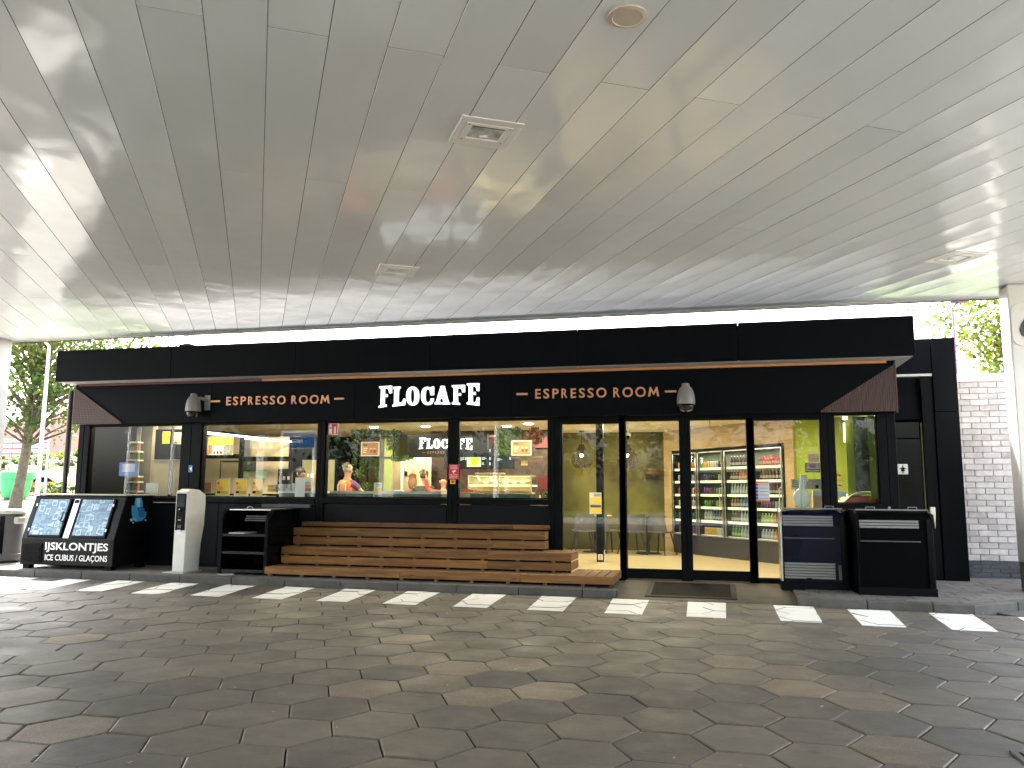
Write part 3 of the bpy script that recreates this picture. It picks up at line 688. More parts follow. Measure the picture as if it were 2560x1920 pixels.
# roof slab edge in lengths of cladding with thin joints
nseg = 6
for i in range(nseg):
    a = SX0+(SX1-SX0)*i/nseg; b_ = SX0+(SX1-SX0)*(i+1)/nseg
    bp('fascia_panel', a+.003, b_-.003, 11.70, 11.76, SZ0+.0, SZ1, black, bevel=.006)
bp('roof', SX0+.01, SX1-.01, 11.761, 20.0, SZ0+.02, SZ1-.03, black)
bp('fascia_panel', SX0, SX0+.009, 11.75, 20, SZ0, SZ1, black); bp('fascia_panel', SX1-.009, SX1, 11.75, 20, SZ0, SZ1, black)
bp('soffit', SX0+.02, SX1-.02, 11.765, 12.9, SZ0-.006, SZ0+.018, mat('soffit_grey', (.42, .42, .41), .5, dirt=.1))
bp('soffit', SX0+.02, SX0+.5, 12.9, 18, SZ0-.006, SZ0+.018, MATS['soffit_grey']); bp('soffit', SX1-.4, SX1-.02, 12.9, 18, SZ0-.006, SZ0+.018, MATS['soffit_grey'])
# dim light strip under the edge: dark red to the left, amber to the right
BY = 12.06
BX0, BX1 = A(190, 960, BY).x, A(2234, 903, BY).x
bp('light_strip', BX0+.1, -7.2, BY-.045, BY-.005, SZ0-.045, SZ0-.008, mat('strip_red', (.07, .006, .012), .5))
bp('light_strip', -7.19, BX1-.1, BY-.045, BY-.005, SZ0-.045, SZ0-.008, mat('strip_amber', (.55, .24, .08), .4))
# sign board in panels
BZ0, BZ1 = 2.487, SZ0-.01
bj = [BX0, -8.15, -5.55, -2.95, -.35, BX1]
for a, b_ in zip(bj[:-1], bj[1:]): bp('sign_board', a+.0025, b_-.0025, BY, BY+.10, BZ0, BZ1, black, bevel=.003)
bp('board_backing', BX0+.02, BX1-.02, BY+.101, GY+.1, BZ0+.01, BZ1, blackr)
# ribbed brown triangles at both ends of the board
ribm = mat('brown_rib', (.075, .036, .032), .5, var=.3, scale=60)
def ribs(xa, xb, left):
    b = MB(); b2 = MB(); n = 34; w = (xb-xa)/n
    for i in range(n):
        x0 = xa+i*w; xm = x0+w*.5; t = (xm-xa)/(xb-xa)
        h = (1-t) if left else t
        z1 = BZ0+(BZ1-.05-BZ0)*h
        if z1-BZ0 < .012: continue
        b.box(x0+w*.12, x0+w*.88, BY-.030, BY-.001, BZ0-.004, z1)
        nd = int((z1-BZ0)/.03)
        for q in range(nd): b2.box(x0+w*.38, x0+w*.62, BY-.0315, BY-.0302, BZ0+.008+q*.03, BZ0+.018+q*.03)
    obj('ribbed_panel', b, ribm, B); obj('rib_perforation', b2, blackr, B, kind='stuff')
ribs(BX0, A(309, 1058, BY).x, True); ribs(A(2046, 1033, BY).x, BX1+.01, False)
bp('board_end', BX1, BX1+.02, BY-.03, BY+.12, BZ0-.02, BZ1, ribm)

# ---- posts, sills, panes
WZ0, WZ1 = 1.253, 2.473
wins = [(-10.66, -8.80, WZ0-.012, WZ1), (-8.415, -6.262, WZ0-.012, WZ1), (-6.13, -4.02, WZ0, WZ1), (-3.868, -2.42, WZ0, WZ1)]
DA, DB, DC, DD = [A(q, 1180, 12.3).x for q in (1566, 1699.6, 1727.7, 1867.8)]; DM = (DB+DC)/2
doors = [(-2.23, -1.335, .16, 2.405), (DA, DB, .262, 2.42), (DC, DD, .262, 2.42), (.575, 1.50, .16, 2.42)]
small = (1.668, 2.238, 1.225, 2.475)
edges_ = [-10.88]
ZB = 2.50
segs = wins+doors+[small]
# black posts between the openings, split where the photo shows a joint
for i in range(len(segs)+1):
    a = -10.87 if i == 0 else segs[i-1][1]; b_ = 2.47 if i == len(segs) else segs[i][0]
    m_ = (a+b_)/2
    if b_-a > .11:
        bp('post', a, m_-.002, 12.22, 12.40, .10, ZB, blackm, bevel=.004); bp('post', m_+.002, b_, 12.225, 12.40, .10, ZB, blackm, bevel=.004)
    elif i != 6: bp('post', a, b_, 12.22, 12.40, .10, ZB, blackm, bevel=.004)
for (a, b_, z0, z1) in segs:
    bp('head_rail', a, b_, 12.235, 12.38, z1, ZB, blackm)
def pane(a, b_, z0, z1, name='window'):
    fr = MB(); t = .018
    for q in ((a, a+t, z0, z1), (b_-t, b_, z0, z1), (a+t, b_-t, z0, z0+t), (a+t, b_-t, z1-t, z1)): fr.box(q[0], q[1], 12.262, 12.34, q[2], q[3])
    w = obj(name, fr, blackm, B)
    obj('pane', MB().box(a+t, b_-t, GY-.003, GY+.003, z0+t, z1-t), GL, w)
    return w
for (a, b_, z0, z1) in wins+[small]:
    pane(a, b_, z0, z1)
    bp('sill', a, b_, 12.20, 12.40, z0-.085, z0-.002, blackm, bevel=.004)
    bp('lower_panel', a+.02, b_-.02, 12.262, 12.36, .16, z0-.10, mat('lower_cladding', (.0042, .0055, .008), .45, spec=.1, var=.15, scale=2, rvar=.08))
    bp('plinth', a, b_, 12.24, 12.38, .06, .159, blackr)
bp('panel_joint', -8.05, -8.03, 12.255, 12.262, .16, WZ0-.1, blackr)
pane(*doors[0]); pane(*doors[3])
bp('threshold', -2.23, -1.335, 12.23, 12.38, .06, .16, blackm); bp('threshold', .575, 1.5, 12.23, 12.38, .06, .16, blackm)
for k, (a, b_, z0, z1) in enumerate(doors[1:3]):
    st = .055
    d_ = MB()
    xa, xb = (a-.005, DM-.003) if k == 0 else (DM+.003, b_+.005)
    d_.box(xa, a, 12.25, 12.32, .125, z1+.02).box(b_, xb, 12.25, 12.32, .125, z1+.02).box(a, b_, 12.25, 12.32, .125, z0).box(a, b_, 12.25, 12.32, z1, z1+.02)
    door = obj('glass_door', d_, blackm, B, bevel=.003)
    obj('pane', MB().box(a, b_, GY-.018, GY-.012, z0, z1), GL, door)
    hx = b_+.045 if k == 0 else a-.045
    obj('lock', MB().box(hx-.012, hx+.012, 12.238, 12.2495, 1.06, 1.14), steel if k else blackg, door, bevel=.002)
    obj('keyhole', MB().box(hx-.005, hx+.005, 12.2365, 12.2378, 1.085, 1.115), blackr, door)
bp('post', -1.335, DA-.006, 12.22, 12.40, .10, ZB, blackm, bevel=.004); bp('post', DD+.006, .575, 12.22, 12.40, .10, ZB, blackm, bevel=.004)
bp('door_track', -1.25, .58, 12.20, 12.40, 2.44, ZB, blackm)
# body: closed side and rear walls, inner roof
bp('wall', -10.87, -10.75, 12.401, 19, .0, SZ0, black); bp('wall', 2.36, 2.47, 12.401, 19, 0, SZ0, black); bp('wall', -10.87, 2.47, 18.6, 19, 0, SZ0, black)
wallo = mat('olive_wall', (.095, .088, .010), .7, var=.55, scale=1.3, bump=.004, bscale=12, dirt=.3)
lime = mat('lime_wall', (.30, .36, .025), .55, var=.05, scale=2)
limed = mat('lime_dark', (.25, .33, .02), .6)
floorm = mat('shop_floor', (.50, .41, .23), .28, var=.08, scale=2, stretch=(.6, 6, 1), dirt=.06)
ceilin = mat('shop_ceiling', (.80, .73, .54), .7, var=.03)
concw = mat('concrete_wall', (.26, .245, .20), .7, var=.12, scale=3, dirt=.2)
woodw = wood('oak_panel', (.34, .235, .105), (.45, .33, .16), False, .5)
dark_tex = mat('dark_slate', (.018, .019, .018), .55, var=.5, scale=14, bump=.004)
brickd = mat('dark_brick_wall', (.055, .032, .022), .7, var=.6, scale=9, bump=.01, bscale=16)
IC = 2.69
bp('shop_floor', -10.74, 2.35, 12.41, 18.59, .0, FL_Z, floorm)
bp('ceiling_void', -10.74, 2.35, 12.41, 18.59, IC+.06, IC+.08, blackr)
# acoustic ceiling in long tiles with dark joints
for i in range(11):
    for j in range(5):
        x0 = -10.74+i*1.19; y0 = 12.45+j*1.23
        bp('ceiling_tile', x0+.006, min(2.35, x0+1.184), y0+.006, min(18.58, y0+1.224), IC, IC+.03, ceilin)
bp('green_wall', -8.2, -1.0, 18.2, 18.26, FL_Z, IC, wallo)
bp('inner_wall', -10.74, A(505, 1150, 13.7).x, 13.7, 13.78, FL_Z, IC, concw)
bp('lime_wall', 1.36, 2.34, 15.22, 15.28, FL_Z, IC, lime)
bp('lime_wall', 2.315, 2.345, 12.82, 15.2, FL_Z, IC, lime)
# dark soffit line where the ceiling steps over the fridges
# oblique oak wall with the built-in fridges
fw = thing('fridge_wall', 'row of four tall glass door drink fridges built into an oblique oak clad wall', 'fridge')
TH = R(-51.46)
obj('oak_panel', MB().box(0, 3.87, 0, .04, 2.14, IC-.07), woodw, fw); obj('oak_panel', MB().box(0, .30, 0, .04, 0, 2.139), woodw, fw); obj('oak_panel', MB().box(3.64, 3.87, 0, .04, 0, 2.139), woodw, fw)
obj('shadow_gap', MB().box(-.02, 3.88, -.01, .05, IC-.069, IC-.001), blackm, fw)  # black strip stands in for the shade of a gap
fb = [.31, 1.17, 2.0, 2.83, 3.63]
obj('fridge_base', MB().box(.31, 3.63, -.01, .03, 0, .38), mat('fridge_dark', (.035, .036, .04), .4), fw)
obj('top_rail', MB().box(.31, 3.63, -.012, .03, 2.08, 2.135), blackm, fw)
shz = [.40, .69, .96, 1.21, 1.48, 1.74]
inner = mat('fridge_liner', (.10, .12, .07), .5)
for a, b_ in zip(fb[:-1], fb[1:]):
    obj('fridge_liner', MB().box(a, b_, .55, .6, .38, 2.08), inner, fw)
    obj('mullion', MB().box(a-.022, a+.022, -.014, .03, .38, 2.08), blackm, fw)
    fr = MB(); x0, x1, z0, z1, t = a+.024, b_-.024, .385, 2.07, .022
    for q in ((x0, x0+t, z0, z1), (x1-t, x1, z0, z1), (x0+t, x1-t, z0, z0+t), (x0+t, x1-t, z1-t, z1)): fr.box(q[0], q[1], -.035, -.016, q[2], q[3])
    d_ = obj('fridge_door', fr, steel, fw); obj('pane', MB().box(x0+t, x1-t, -.028, -.022, z0+t, z1-t), GL, d_)
    obj('handle', MB().tube([(x1-.03, -.04, .95), (x1-.03, -.08, .97), (x1-.03, -.08, 1.33), (x1-.03, -.04, 1.35)], .010), steel, d_)
    for z in shz:
        obj('shelf', MB().box(a+.03, b_-.03, .05, .5, z-.02, z-.008), grey, fw)
        obj('shelf_edge', MB().box(a+.03, b_-.03, .035, .05, z-.035, z+.012), emitter('shelf_edge_glow', (1.0, .90, .60), 0.3) if 'shelf_edge_glow' not in MATS else MATS['shelf_edge_glow'], fw)  # shelf edges given a glow of their own, no lamp in them
obj('mullion', MB().box(3.63-.02, 3.63+.02, -.014, .03, .38, 2.08), blackm, fw)
fw.location = (-1.03, 18.17, FL_Z); fw.rotation_euler = (0, 0, TH)
E_ = Vector((math.cos(TH), math.sin(TH), 0)); NV = Vector((-math.sin(TH), math.cos(TH), 0))
# drinks
def bottle_proto(kind, col, capc, alpha=.9):
    nm = {'bottle': 'drink_bottle', 'can': 'drink_can', 'wide': 'drink_bottle', 'carton': 'drink_carton'}[kind]
    b = MB()
    if kind == 'can': b.lathe([(.024, 0), (.028, .008), (.028, .13), (.022, .142), (.022, .146)], seg=10)
    elif kind == 'bottle': b.lathe([(.028, 0), (.031, .01), (.031, .13), (.024, .165), (.013, .195), (.012, .215)], seg=10)
    elif kind == 'wide': b.lathe([(.034, 0), (.036, .01), (.036, .12), (.03, .15), (.016, .17), (.016, .185)], seg=10)
    else: b.box(-.03, .03, -.03, .03, 0, .14).prism([(-.03, -.03, .14), (.03, -.03, .14), (.03, 0, .17), (-.03, 0, .17)], (0, .005, 0))
    col = tuple(c*.6 for c in col)
    m = mat('drink_%02d%02d%02d' % tuple(int(c*99) for c in col), col, .3, var=.1, scale=30)
    o = obj(nm, b, m, smooth=True)
    if kind in ('bottle', 'wide'):
        z = .21 if kind == 'bottle' else .18
        obj('cap', MB().lathe([(.014, z), (.014, z+.02)], seg=8), mat('cap_%02d%02d%02d' % tuple(int(c*99) for c in capc), capc, .4), o)
        lc = [min(.8, c*.5+.3) for c in col]
        obj('bottle_label', MB().lathe([(.0325 if kind == 'bottle' else .0372, .05), (.0325 if kind == 'bottle' else .0372, .1)], seg=10), mat('lab_%02d%02d%02d' % tuple(int(c*99) for c in lc), lc, .5), o)
    else:
        obj('top_lid', MB().lathe([(.02, .1465), (.021, .149)], seg=8), steel, o) if kind == 'can' else None
    return o
KN = {'pink': (.62, .10, .10), 'redcola': (.10, .012, .01), 'orange': (.70, .22, .03), 'yellow': (.75, .5, .05), 'white': (.7, .68, .62), 'brown': (.12, .05, .025), 'navy': (.03, .04, .16), 'silver': (.4, .42, .45),
      'green': (.10, .30, .05), 'black': (.02, .02, .022), 'clear': (.42, .52, .55), 'blue': (.10, .25, .48), 'purple': (.16, .05, .22), 'lime': (.35, .55, .08), 'tea': (.30, .14, .04), 'red': (.5, .03, .03)}
plan = {  # door -> shelf (top first) -> list of (colour, shape, cap)
 0: [['orange', 'can'], ['silver', 'can'], ['red', 'can'], ['white', 'can'], ['navy', 'can'], ['purple', 'carton']],
 1: [['yellow', 'white', 'brown', 'can'], ['navy', 'black', 'silver', 'can'], ['purple', 'brown', 'green', 'white', 'can'], ['green', 'black', 'lime', 'white', 'can'], ['silver', 'navy', 'red', 'bottle'], ['yellow', 'white', 'carton']],
 2: [['black', 'brown', 'bottle'], ['brown', 'orange', 'white', 'wide'], ['clear', 'clear', 'bottle'], ['tea', 'blue', 'clear', 'bottle'], ['brown', 'clear', 'pink', 'bottle'], ['green', 'clear', 'lime', 'bottle']],
 3: [['pink', 'pink', 'wide'], ['redcola', 'redcola', 'bottle'], ['brown', 'redcola', 'bottle'], ['purple', 'silver', 'can'], ['lime', 'orange', 'wide'], ['clear', 'orange', 'wide']]}
lvl = ['top', 'second', 'third', 'fourth', 'fifth', 'bottom']; dn = ['leftmost', 'second', 'third', 'rightmost']
protos = {}; rng = random.Random(21)
ORD = ['first', 'second', 'third', 'fourth', 'fifth', 'sixth', 'seventh', 'eighth', 'ninth', 'tenth', 'eleventh', 'twelfth', 'thirteenth', 'fourteenth', 'fifteenth', 'sixteenth', 'seventeenth', 'eighteenth', 'nineteenth', 'twentieth']
knames = {'can': 'drink can', 'bottle': 'drink bottle', 'wide': 'juice bottle', 'carton': 'drink carton'}
for d_ in range(4):
    a, b_ = fb[d_], fb[d_+1]
    for s_ in range(6):
        *cols, kd = plan[d_][s_]; n = 9 if kd in ('can', 'carton') else 8
        for i in range(n):
            cn = cols[min(len(cols)-1, int(i*len(cols)/n))]
            key = (cn, kd); capc = (.6, .04, .03) if cn in ('redcola', 'pink', 'red') else (.7, .3, .02) if cn == 'orange' else (.6, .6, .6)
            u = a+.07+(b_-a-.14)*(i+.5)/n; p = Vector((-1.03, 18.17, FL_Z))+E_*u+NV*.10; z = FL_Z+shz[5-s_]-.007
            lab = '%s %s behind the %s fridge door, %s shelf, %s from the left' % ({'redcola': 'dark cola', 'tea': 'amber'}.get(cn, cn), knames[kd], dn[d_], lvl[s_], ORD[i])
            gp = 'drinks on the fridge shelves'
            if key not in protos: o = protos[key] = bottle_proto(kd, KN[cn], capc); o.location = (p.x, p.y, z); tag(o, lab, kd if kd in ('can', 'carton') else 'bottle', gp)
            else: o = dup(protos[key], (p.x, p.y, z), label=lab, group=gp)

# ---- annex with toilet door, right of the cafe
AN = thing('toilet_annex', 'black clad annex with toilet door and tall wing wall right of the cafe', 'building', (3, 13.6, 0))
AY = 13.5
def ap(name, x0, x1, y0, y1, z0, z1, m, **k): return box_obj(name, x0, x1, y0, y1, z0, z1, m, AN, **k)
ap('fascia_panel', 2.48, 3.285, AY, AY+.1, 3.19, 3.73, black, bevel=.004); ap('fascia_panel', 3.29, 3.62, AY-.02, AY+.5, 2.6, 3.73, black, bevel=.004)
ap('wing_wall', 3.285, 3.62, AY-.02, AY+.5, .10, 2.595, black, bevel=.004)
ap('soffit_strip', 2.48, 3.28, AY-.01, AY+.10, 3.15, 3.186, grey_l)
ap('wall_panel', 2.48, 3.12, AY+.12, AY+.2, 2.50, 3.149, black); ap('wall', 2.48, 3.62, AY+.6, AY+.7, .1, 3.7, black)
ap('transom', 2.62, 3.10, AY+.16, AY+.17, 2.22, 2.46, mat('dark_glass', (.003, .008, .005), .1, spec=.08))
dr = ap('toilet_door', 2.55, 3.10, AY+.14, AY+.18, .12, 2.20, blackg)
obj('handle', MB().tube([(3.04, AY+.12, 1.05), (3.04, AY+.09, 1.05), (2.95, AY+.09, 1.05)], .01), steel, dr)
ap('door_post', 3.125, 3.28, AY+.02, AY+.3, .12, 3.149, blackm)
ap('door_gap_light', 3.106, 3.120, AY+.10, AY+.14, .2, 2.45, mat('pale_gold', (.62, .50, .28), .4))  # pale gold stands in for light coming through the door gap
ws = thing('toilet_sign', 'small white square toilet sign with black pictogram of a woman', 'sign', (2.8, AY+.13, 1.75))
x0, x1, z0, z1 = PR(2244, 1160, 2270, 1186, AY+.12)
obj('sign_plate', MB().box(x0, x1, AY+.115, AY+.138, z0, z1), mat('sign_white', (.78, .78, .74), .4, var=.02), ws, bevel=.006)
mx_ = (x0+x1)/2; h_ = z1-z0; yy = AY+.113
b = MB().lathe([(.011, 0), (.011, .003)], (mx_, yy, z0+h_*.80), 10, M=Matrix.Rotation(R(90), 4, 'X'))
b.prism([(mx_-.012, yy, z0+h_*.7), (mx_+.012, yy, z0+h_*.7), (mx_+.03, yy, z0+h_*.32), (mx_-.03, yy, z0+h_*.32)], (0, -.003, 0))
b.prism([(mx_-.05, yy, z0+h_*.52), (mx_-.043, yy, z0+h_*.47), (mx_-.008, yy, z0+h_*.62), (mx_-.010, yy, z0+h_*.7)], (0, -.003, 0))
b.prism([(mx_+.05, yy, z0+h_*.52), (mx_+.043, yy, z0+h_*.47), (mx_+.008, yy, z0+h_*.62), (mx_+.010, yy, z0+h_*.7)], (0, -.003, 0))
b.box(mx_-.014, mx_-.004, yy-.003, yy, z0+h_*.12, z0+h_*.32).box(mx_+.004, mx_+.014, yy-.003, yy, z0+h_*.12, z0+h_*.32)
obj('pictogram', b, blackr, ws)

# ---- pale brick wall on the far right, dark brick plinth
BRY = 14.12
bw_ = thing('brick_wall', 'pale whitewashed brick wall with a dark brick plinth on the far right', 'wall', (4.6, BRY, 0))
bz0 = A(2420, 1401, BRY).z; bz1 = A(2400, 956, BRY).z; 
obj('mortar', MB().box(3.62, 6.6, BRY+.008, BRY+.3, 0.02, bz1), mat('mortar_mauve', (.27, .22, .22), .95), bw_)
obj('coping', MB().box(3.60, 6.62, BRY-.02, BRY+.32, bz1, bz1+.13), mat('coping_grey', (.45, .42, .42), .6), bw_, bevel=.008)
brm = mat('pale_brick', (.45, .425, .42), .85, var=.12, scale=14, bump=.003, bscale=50, rnd=.16, dirt=.35)
brd = mat('dark_brick', (.045, .05, .058), .8, var=.3, scale=14, bump=.002, bscale=60, rnd=.2)
pitch = (bz1-bz0)/30.0 ; bl = .262
rng = random.Random(4); base = None; based = None
bmesh_l = {}
def brick(x0, x1, z0, z1, m):
    key = (round(x1-x0, 3), m.name)
    if key not in bmesh_l:
        o = obj('brick', MB().box(0, x1-x0, 0, .02, 0, z1-z0), m, bw_, bevel=.0025); bmesh_l[key] = o
    else:
        o = bmesh_l[key].copy(); COL.objects.link(o)
    o.location = Vector((x0, BRY-.010+rng.uniform(-.0015, .0015), z0))-bw_.location
for r_ in range(30):
    z = bz0+r_*pitch; off = (0 if r_ % 2 else bl*.5)
    x = 3.56-off
    while x < 5.4:
        a, b_ = max(3.625, x+.0045), x+bl-.0045
        if b_-a > .03 and a < 5.3: brick(a, b_, z+.0045, z+pitch-.0045, brm)
        x += bl
nd = 5; pz = (bz0-.06)/nd
for r_ in range(nd):
    x = 3.56-(0 if r_ % 2 else bl*.5)
    while x < 5.4:
        a, b_ = max(3.625, x+.003), x+bl-.003
        if b_-a > .03: brick(a, b_, .06+r_*pz+.003, .06+(r_+1)*pz-.003, brd)
        x += bl
rb = MB()
for r_ in range(30):
    x = 5.4
    while x < 6.6: rb.box(x+.0045, min(6.6, x+bl-.0045), BRY-.01, BRY+.01, bz0+r_*pitch+.0045, bz0+(r_+1)*pitch-.0045); x += bl
obj('hidden_bricks', rb, brm, bw_, kind='stuff')

# ================================================================ SIGNS ON THE BOARD
bulb = emitter('sign_white_lit', (.93, .98, 1.0), 1.0)
def traced(name, loops, conv, y, depth, m, parent, back=None):
    """letter from traced outlines (first outer, then holes) standing proud of y"""
    cu = bpy.data.curves.new('c', 'CURVE'); cu.dimensions = '2D'; cu.fill_mode = 'BOTH'; cu.extrude = depth/2
    for lp in loops:
        sp_ = cu.splines.new('POLY'); sp_.points.add(len(lp)-1); sp_.use_cyclic_u = True
        for i, q in enumerate(lp):
            X, Z = conv(*q); sp_.points[i].co = (X, Z, 0, 1)
    o = bpy.data.objects.new('c', cu); COL.objects.link(o)
    me = bpy.data.meshes.new_from_object(o.evaluated_get(bpy.context.evaluated_depsgraph_get()))
    bpy.data.objects.remove(o); bpy.data.curves.remove(cu)
    for v in me.vertices: X, Z, t = v.co; v.co = (X, y-depth/2-t, Z)
    me.update(); return obj(name, me, m, parent)
def ell(cx, cy_, rx, ry, n=28, p=2.0):
    out = []
    for k in range(n):
        a = 2*math.pi*k/n; c, s_ = math.cos(a), math.sin(a)
        out.append((cx+rx*math.copysign(abs(c)**(2/p), c), cy_+ry*math.copysign(abs(s_)**(2/p), s_)))
    return out
FL = {
 'F1': [[(297, 285), (492, 272), (492, 385), (452, 388), (445, 345), (425, 318), (385, 312), (385, 410), (402, 408), (408, 403), (425, 403), (425, 445), (408, 446), (402, 440), (385, 440), (378, 548), (385, 560), (410, 562), (408, 592), (290, 612), (290, 582), (312, 575), (318, 560), (326, 330), (322, 318), (300, 310)]],
 'L': [[(510, 292), (622, 286), (622, 312), (606, 322), (600, 335), (592, 510), (600, 528), (630, 530), (655, 515), (664, 490), (668, 474), (697, 472), (694, 568), (500, 594), (500, 570), (518, 562), (524, 548), (530, 340), (527, 325), (510, 318)]],
 'O': [ell(811, 432, 99, 144, 32, 2.3), ell(809, 432, 29, 108, 24, 2.4)],
 'C': [[(1085, 305), (1108, 286), (1138, 286), (1138, 415), (1085, 418), (1075, 350), (1055, 328), (1035, 326), (1020, 340), (1010, 380), (1006, 440), (1012, 500), (1026, 526), (1045, 532), (1068, 522), (1082, 500), (1088, 468), (1136, 468), (1130, 510), (1108, 548), (1075, 566), (1040, 570), (1000, 562), (968, 535), (946, 490), (940, 430), (946, 370), (968, 320), (1000, 296), (1040, 288)]],
 'A': [[(1243, 276), (1300, 276), (1305, 300), (1362, 520), (1382, 530), (1382, 560), (1266, 560), (1266, 532), (1280, 520), (1278, 500), (1270, 470), (1234, 470), (1228, 500), (1230, 520), (1254, 532), (1254, 556), (1148, 556), (1148, 530), (1170, 518)], [(1250, 418), (1262, 362), (1276, 418)]],
 'F2': [[(1414, 266), (1614, 260), (1614, 372), (1572, 372), (1565, 335), (1545, 312), (1503, 310), (1503, 398), (1528, 396), (1532, 386), (1552, 386), (1552, 425), (1532, 424), (1526, 418), (1503, 420), (1505, 520), (1512, 532), (1535, 538), (1535, 567), (1414, 556), (1414, 532), (1432, 522), (1440, 510), (1440, 312), (1434, 300), (1414, 292)]],
 'E': [[(1645, 238), (1832, 234), (1832, 355), (1795, 352), (1788, 310), (1770, 282), (1733, 282), (1733, 380), (1750, 378), (1756, 368), (1778, 370), (1778, 415), (1756, 412), (1750, 404), (1733, 404), (1733, 520), (1760, 530), (1785, 510), (1798, 452), (1832, 450), (1832, 580), (1643, 556), (1643, 530), (1665, 520), (1672, 505), (1672, 290), (1664, 275), (1645, 268)]]}
LC = crop(900, 920, 360/2212)
def conv_board(x, y): p = A(*LC(x, y), BY-.05); return p.x, p.z
sg = thing('shop_sign', 'large lit white slab serif lettering FLOCAFE on the black board', 'sign', (-4.3, BY, 2.8))
rimm = mat('letter_side', (.10, .10, .11), .5)
for k, (n_, lp) in enumerate(FL.items()):
    traced('letter', lp, conv_board, BY-.05, .008, bulb, sg)
    traced('letter_side', lp, conv_board, BY-.002, .046, rimm, sg)
copper = mat('copper_letters', (.62, .30, .17), .38, metal=.35, var=.08)
def espresso(root, pts, y, m, depth=.02, bold=.012):
    """pts: native pixel letter boxes [(char, x0, y0, x1, y1)]"""
    for c, x0_, y0_, x1_, y1_ in pts:
        if c == '-':
            X0, X1, Z0, Z1 = PR(x0_, y0_, x1_, y1_, y); obj('dash', MB().box(X0, X1, y-depth, y-.001, Z0, Z1), m, root)
        else:
            X0, X1, Z0, Z1 = PR(x0_, y0_, x1_, y1_, y)
            if c == 'M':
                W, Hh = X1-X0, Z1-Z0; P_ = lambda a, b__: (X0+W*a, y-.0005, Z0+Hh*b__)
                lp = [P_(0, 0), P_(.18, 0), P_(.27, .58), P_(.5, .12), P_(.73, .58), P_(.82, 0), P_(1, 0), P_(.84, 1), P_(.74, 1), P_(.5, .48), P_(.26, 1), P_(.16, 1)]
                obj('letter', MB().prism(lp, (0, -depth, 0)), m, root); continue
            text('letter', c, X0, X1, Z0, Z1, y, m, root, depth, bold)
s2 = 420/2212; EC = lambda x, y: (480+s2*x, 960+s2*y)
es1 = [('-', 253, 217, 375, 240), ('E', 460, 170, 517, 280), ('S', 548, 168, 612, 280), ('P', 648, 166, 715, 277), ('R', 747, 164, 810, 274), ('E', 848, 162, 905, 272), ('S', 938, 160, 1003, 272), ('S', 1032, 158, 1098, 271), ('O', 1128, 154, 1240, 270),
       ('R', 1316, 152, 1385, 264), ('O', 1415, 148, 1530, 265), ('O', 1556, 144, 1672, 263), ('M', 1696, 147, 1818, 256), ('-', 1880, 184, 2007, 206)]
L1 = []
for c, a, b_, c_, d_ in es1: p, q = EC(a, b_), EC(c_, d_); L1.append((c, p[0], p[1], q[0], q[1]))
e1 = thing('lettering_sign', 'copper coloured lettering ESPRESSO ROOM between dashes, left of the big white name', 'sign', (-7, BY, 2.8))
espresso(e1, L1, BY-.002, copper)
# the right one: same rhythm between native x 1291 and 1692, sloping up to the right
e2 = thing('lettering_sign', 'copper coloured lettering ESPRESSO ROOM between dashes, right of the big white name', 'sign', (-2, BY, 2.8))
c4 = crop(1340, 900, .3858); c3_ = crop(780, 900, .3616)
q0 = c3_(1415, 237); q1 = c4(910, 203)
def mapx(x): t = (x-253)/(2007-253); t2 = t+.018*math.sin(math.pi*t)*0; return q0[0]+(q1[0]-q0[0])*t2
L2 = []
for c, a, b_, c_, d_ in es1:
    t = ((a+c_)/2-253)/(2007-253); ym = q0[1]+(q1[1]-q0[1])*t; h2 = (d_-b_)*s2/2*1.13
    L2.append((c, mapx(a), ym-h2, mapx(c_), ym+h2))
espresso(e2, L2, BY-.002, copper)
# ================================================================ DOME CAMERAS
camgrey = mat('camera_housing', (.20, .195, .185), .38, var=.05, dirt=.1)
def dome(cx, cz, side, label):
    root = thing('dome_camera', label, 'security camera', (cx, BY, cz), 'dome cameras on the sign board')
    y = BY-.32 if not side else BY-.16; x = cx
    bx = cx+.13 if side else cx
    if side:
        obj('wall_plate', MB().box(bx-.02, bx+.085, BY-.025, BY-.001, cz-.03, cz+.22), camgrey, root, bevel=.006)
        obj('arm', MB().tube([(bx+.03, BY-.02, cz+.13), (bx-.03, BY-.10, cz+.16), (cx, y, cz+.16)], .028), camgrey, root, smooth=True)
    else:
        obj('wall_plate', MB().box(cx-.07, cx+.07, BY-.025, BY-.001, cz, cz+.22), camgrey, root, bevel=.006)
        obj('arm', MB().tube([(cx, BY-.02, cz+.13), (cx, BY-.14, cz+.2), (cx, y, cz+.19)], .030), camgrey, root, smooth=True)
    obj('housing', MB().lathe([(.04, .235), (.052, .23), (.056, .19), (.085, .165), (.108, .115), (.122, .05), (.127, -.02), (.126, -.06), (.118, -.072)], (x, y, cz), 24), camgrey, root, smooth=True)
    obj('rim', MB().lathe([(.120, -.066), (.124, -.085), (.112, -.09)], (x, y, cz), 24), blackg, root, smooth=True)
    obj('dome', MB().lathe([(.108, -.088), (.102, -.12), (.075, -.155), (.035, -.17), (.004, -.172)], (x, y, cz), 24), mat('smoked_dome', (.015, .015, .018), .05, coat=.5), root, smooth=True)
    return root
p = A(483, 1022, BY-.16); dome(p.x, p.z+.02, True, 'grey dome security camera on a side bracket, left of the left lettering')
p = A(1715, 1003, BY-.32); dome(p.x, p.z+.02, False, 'grey dome security camera above the glass doors, right of the right lettering')

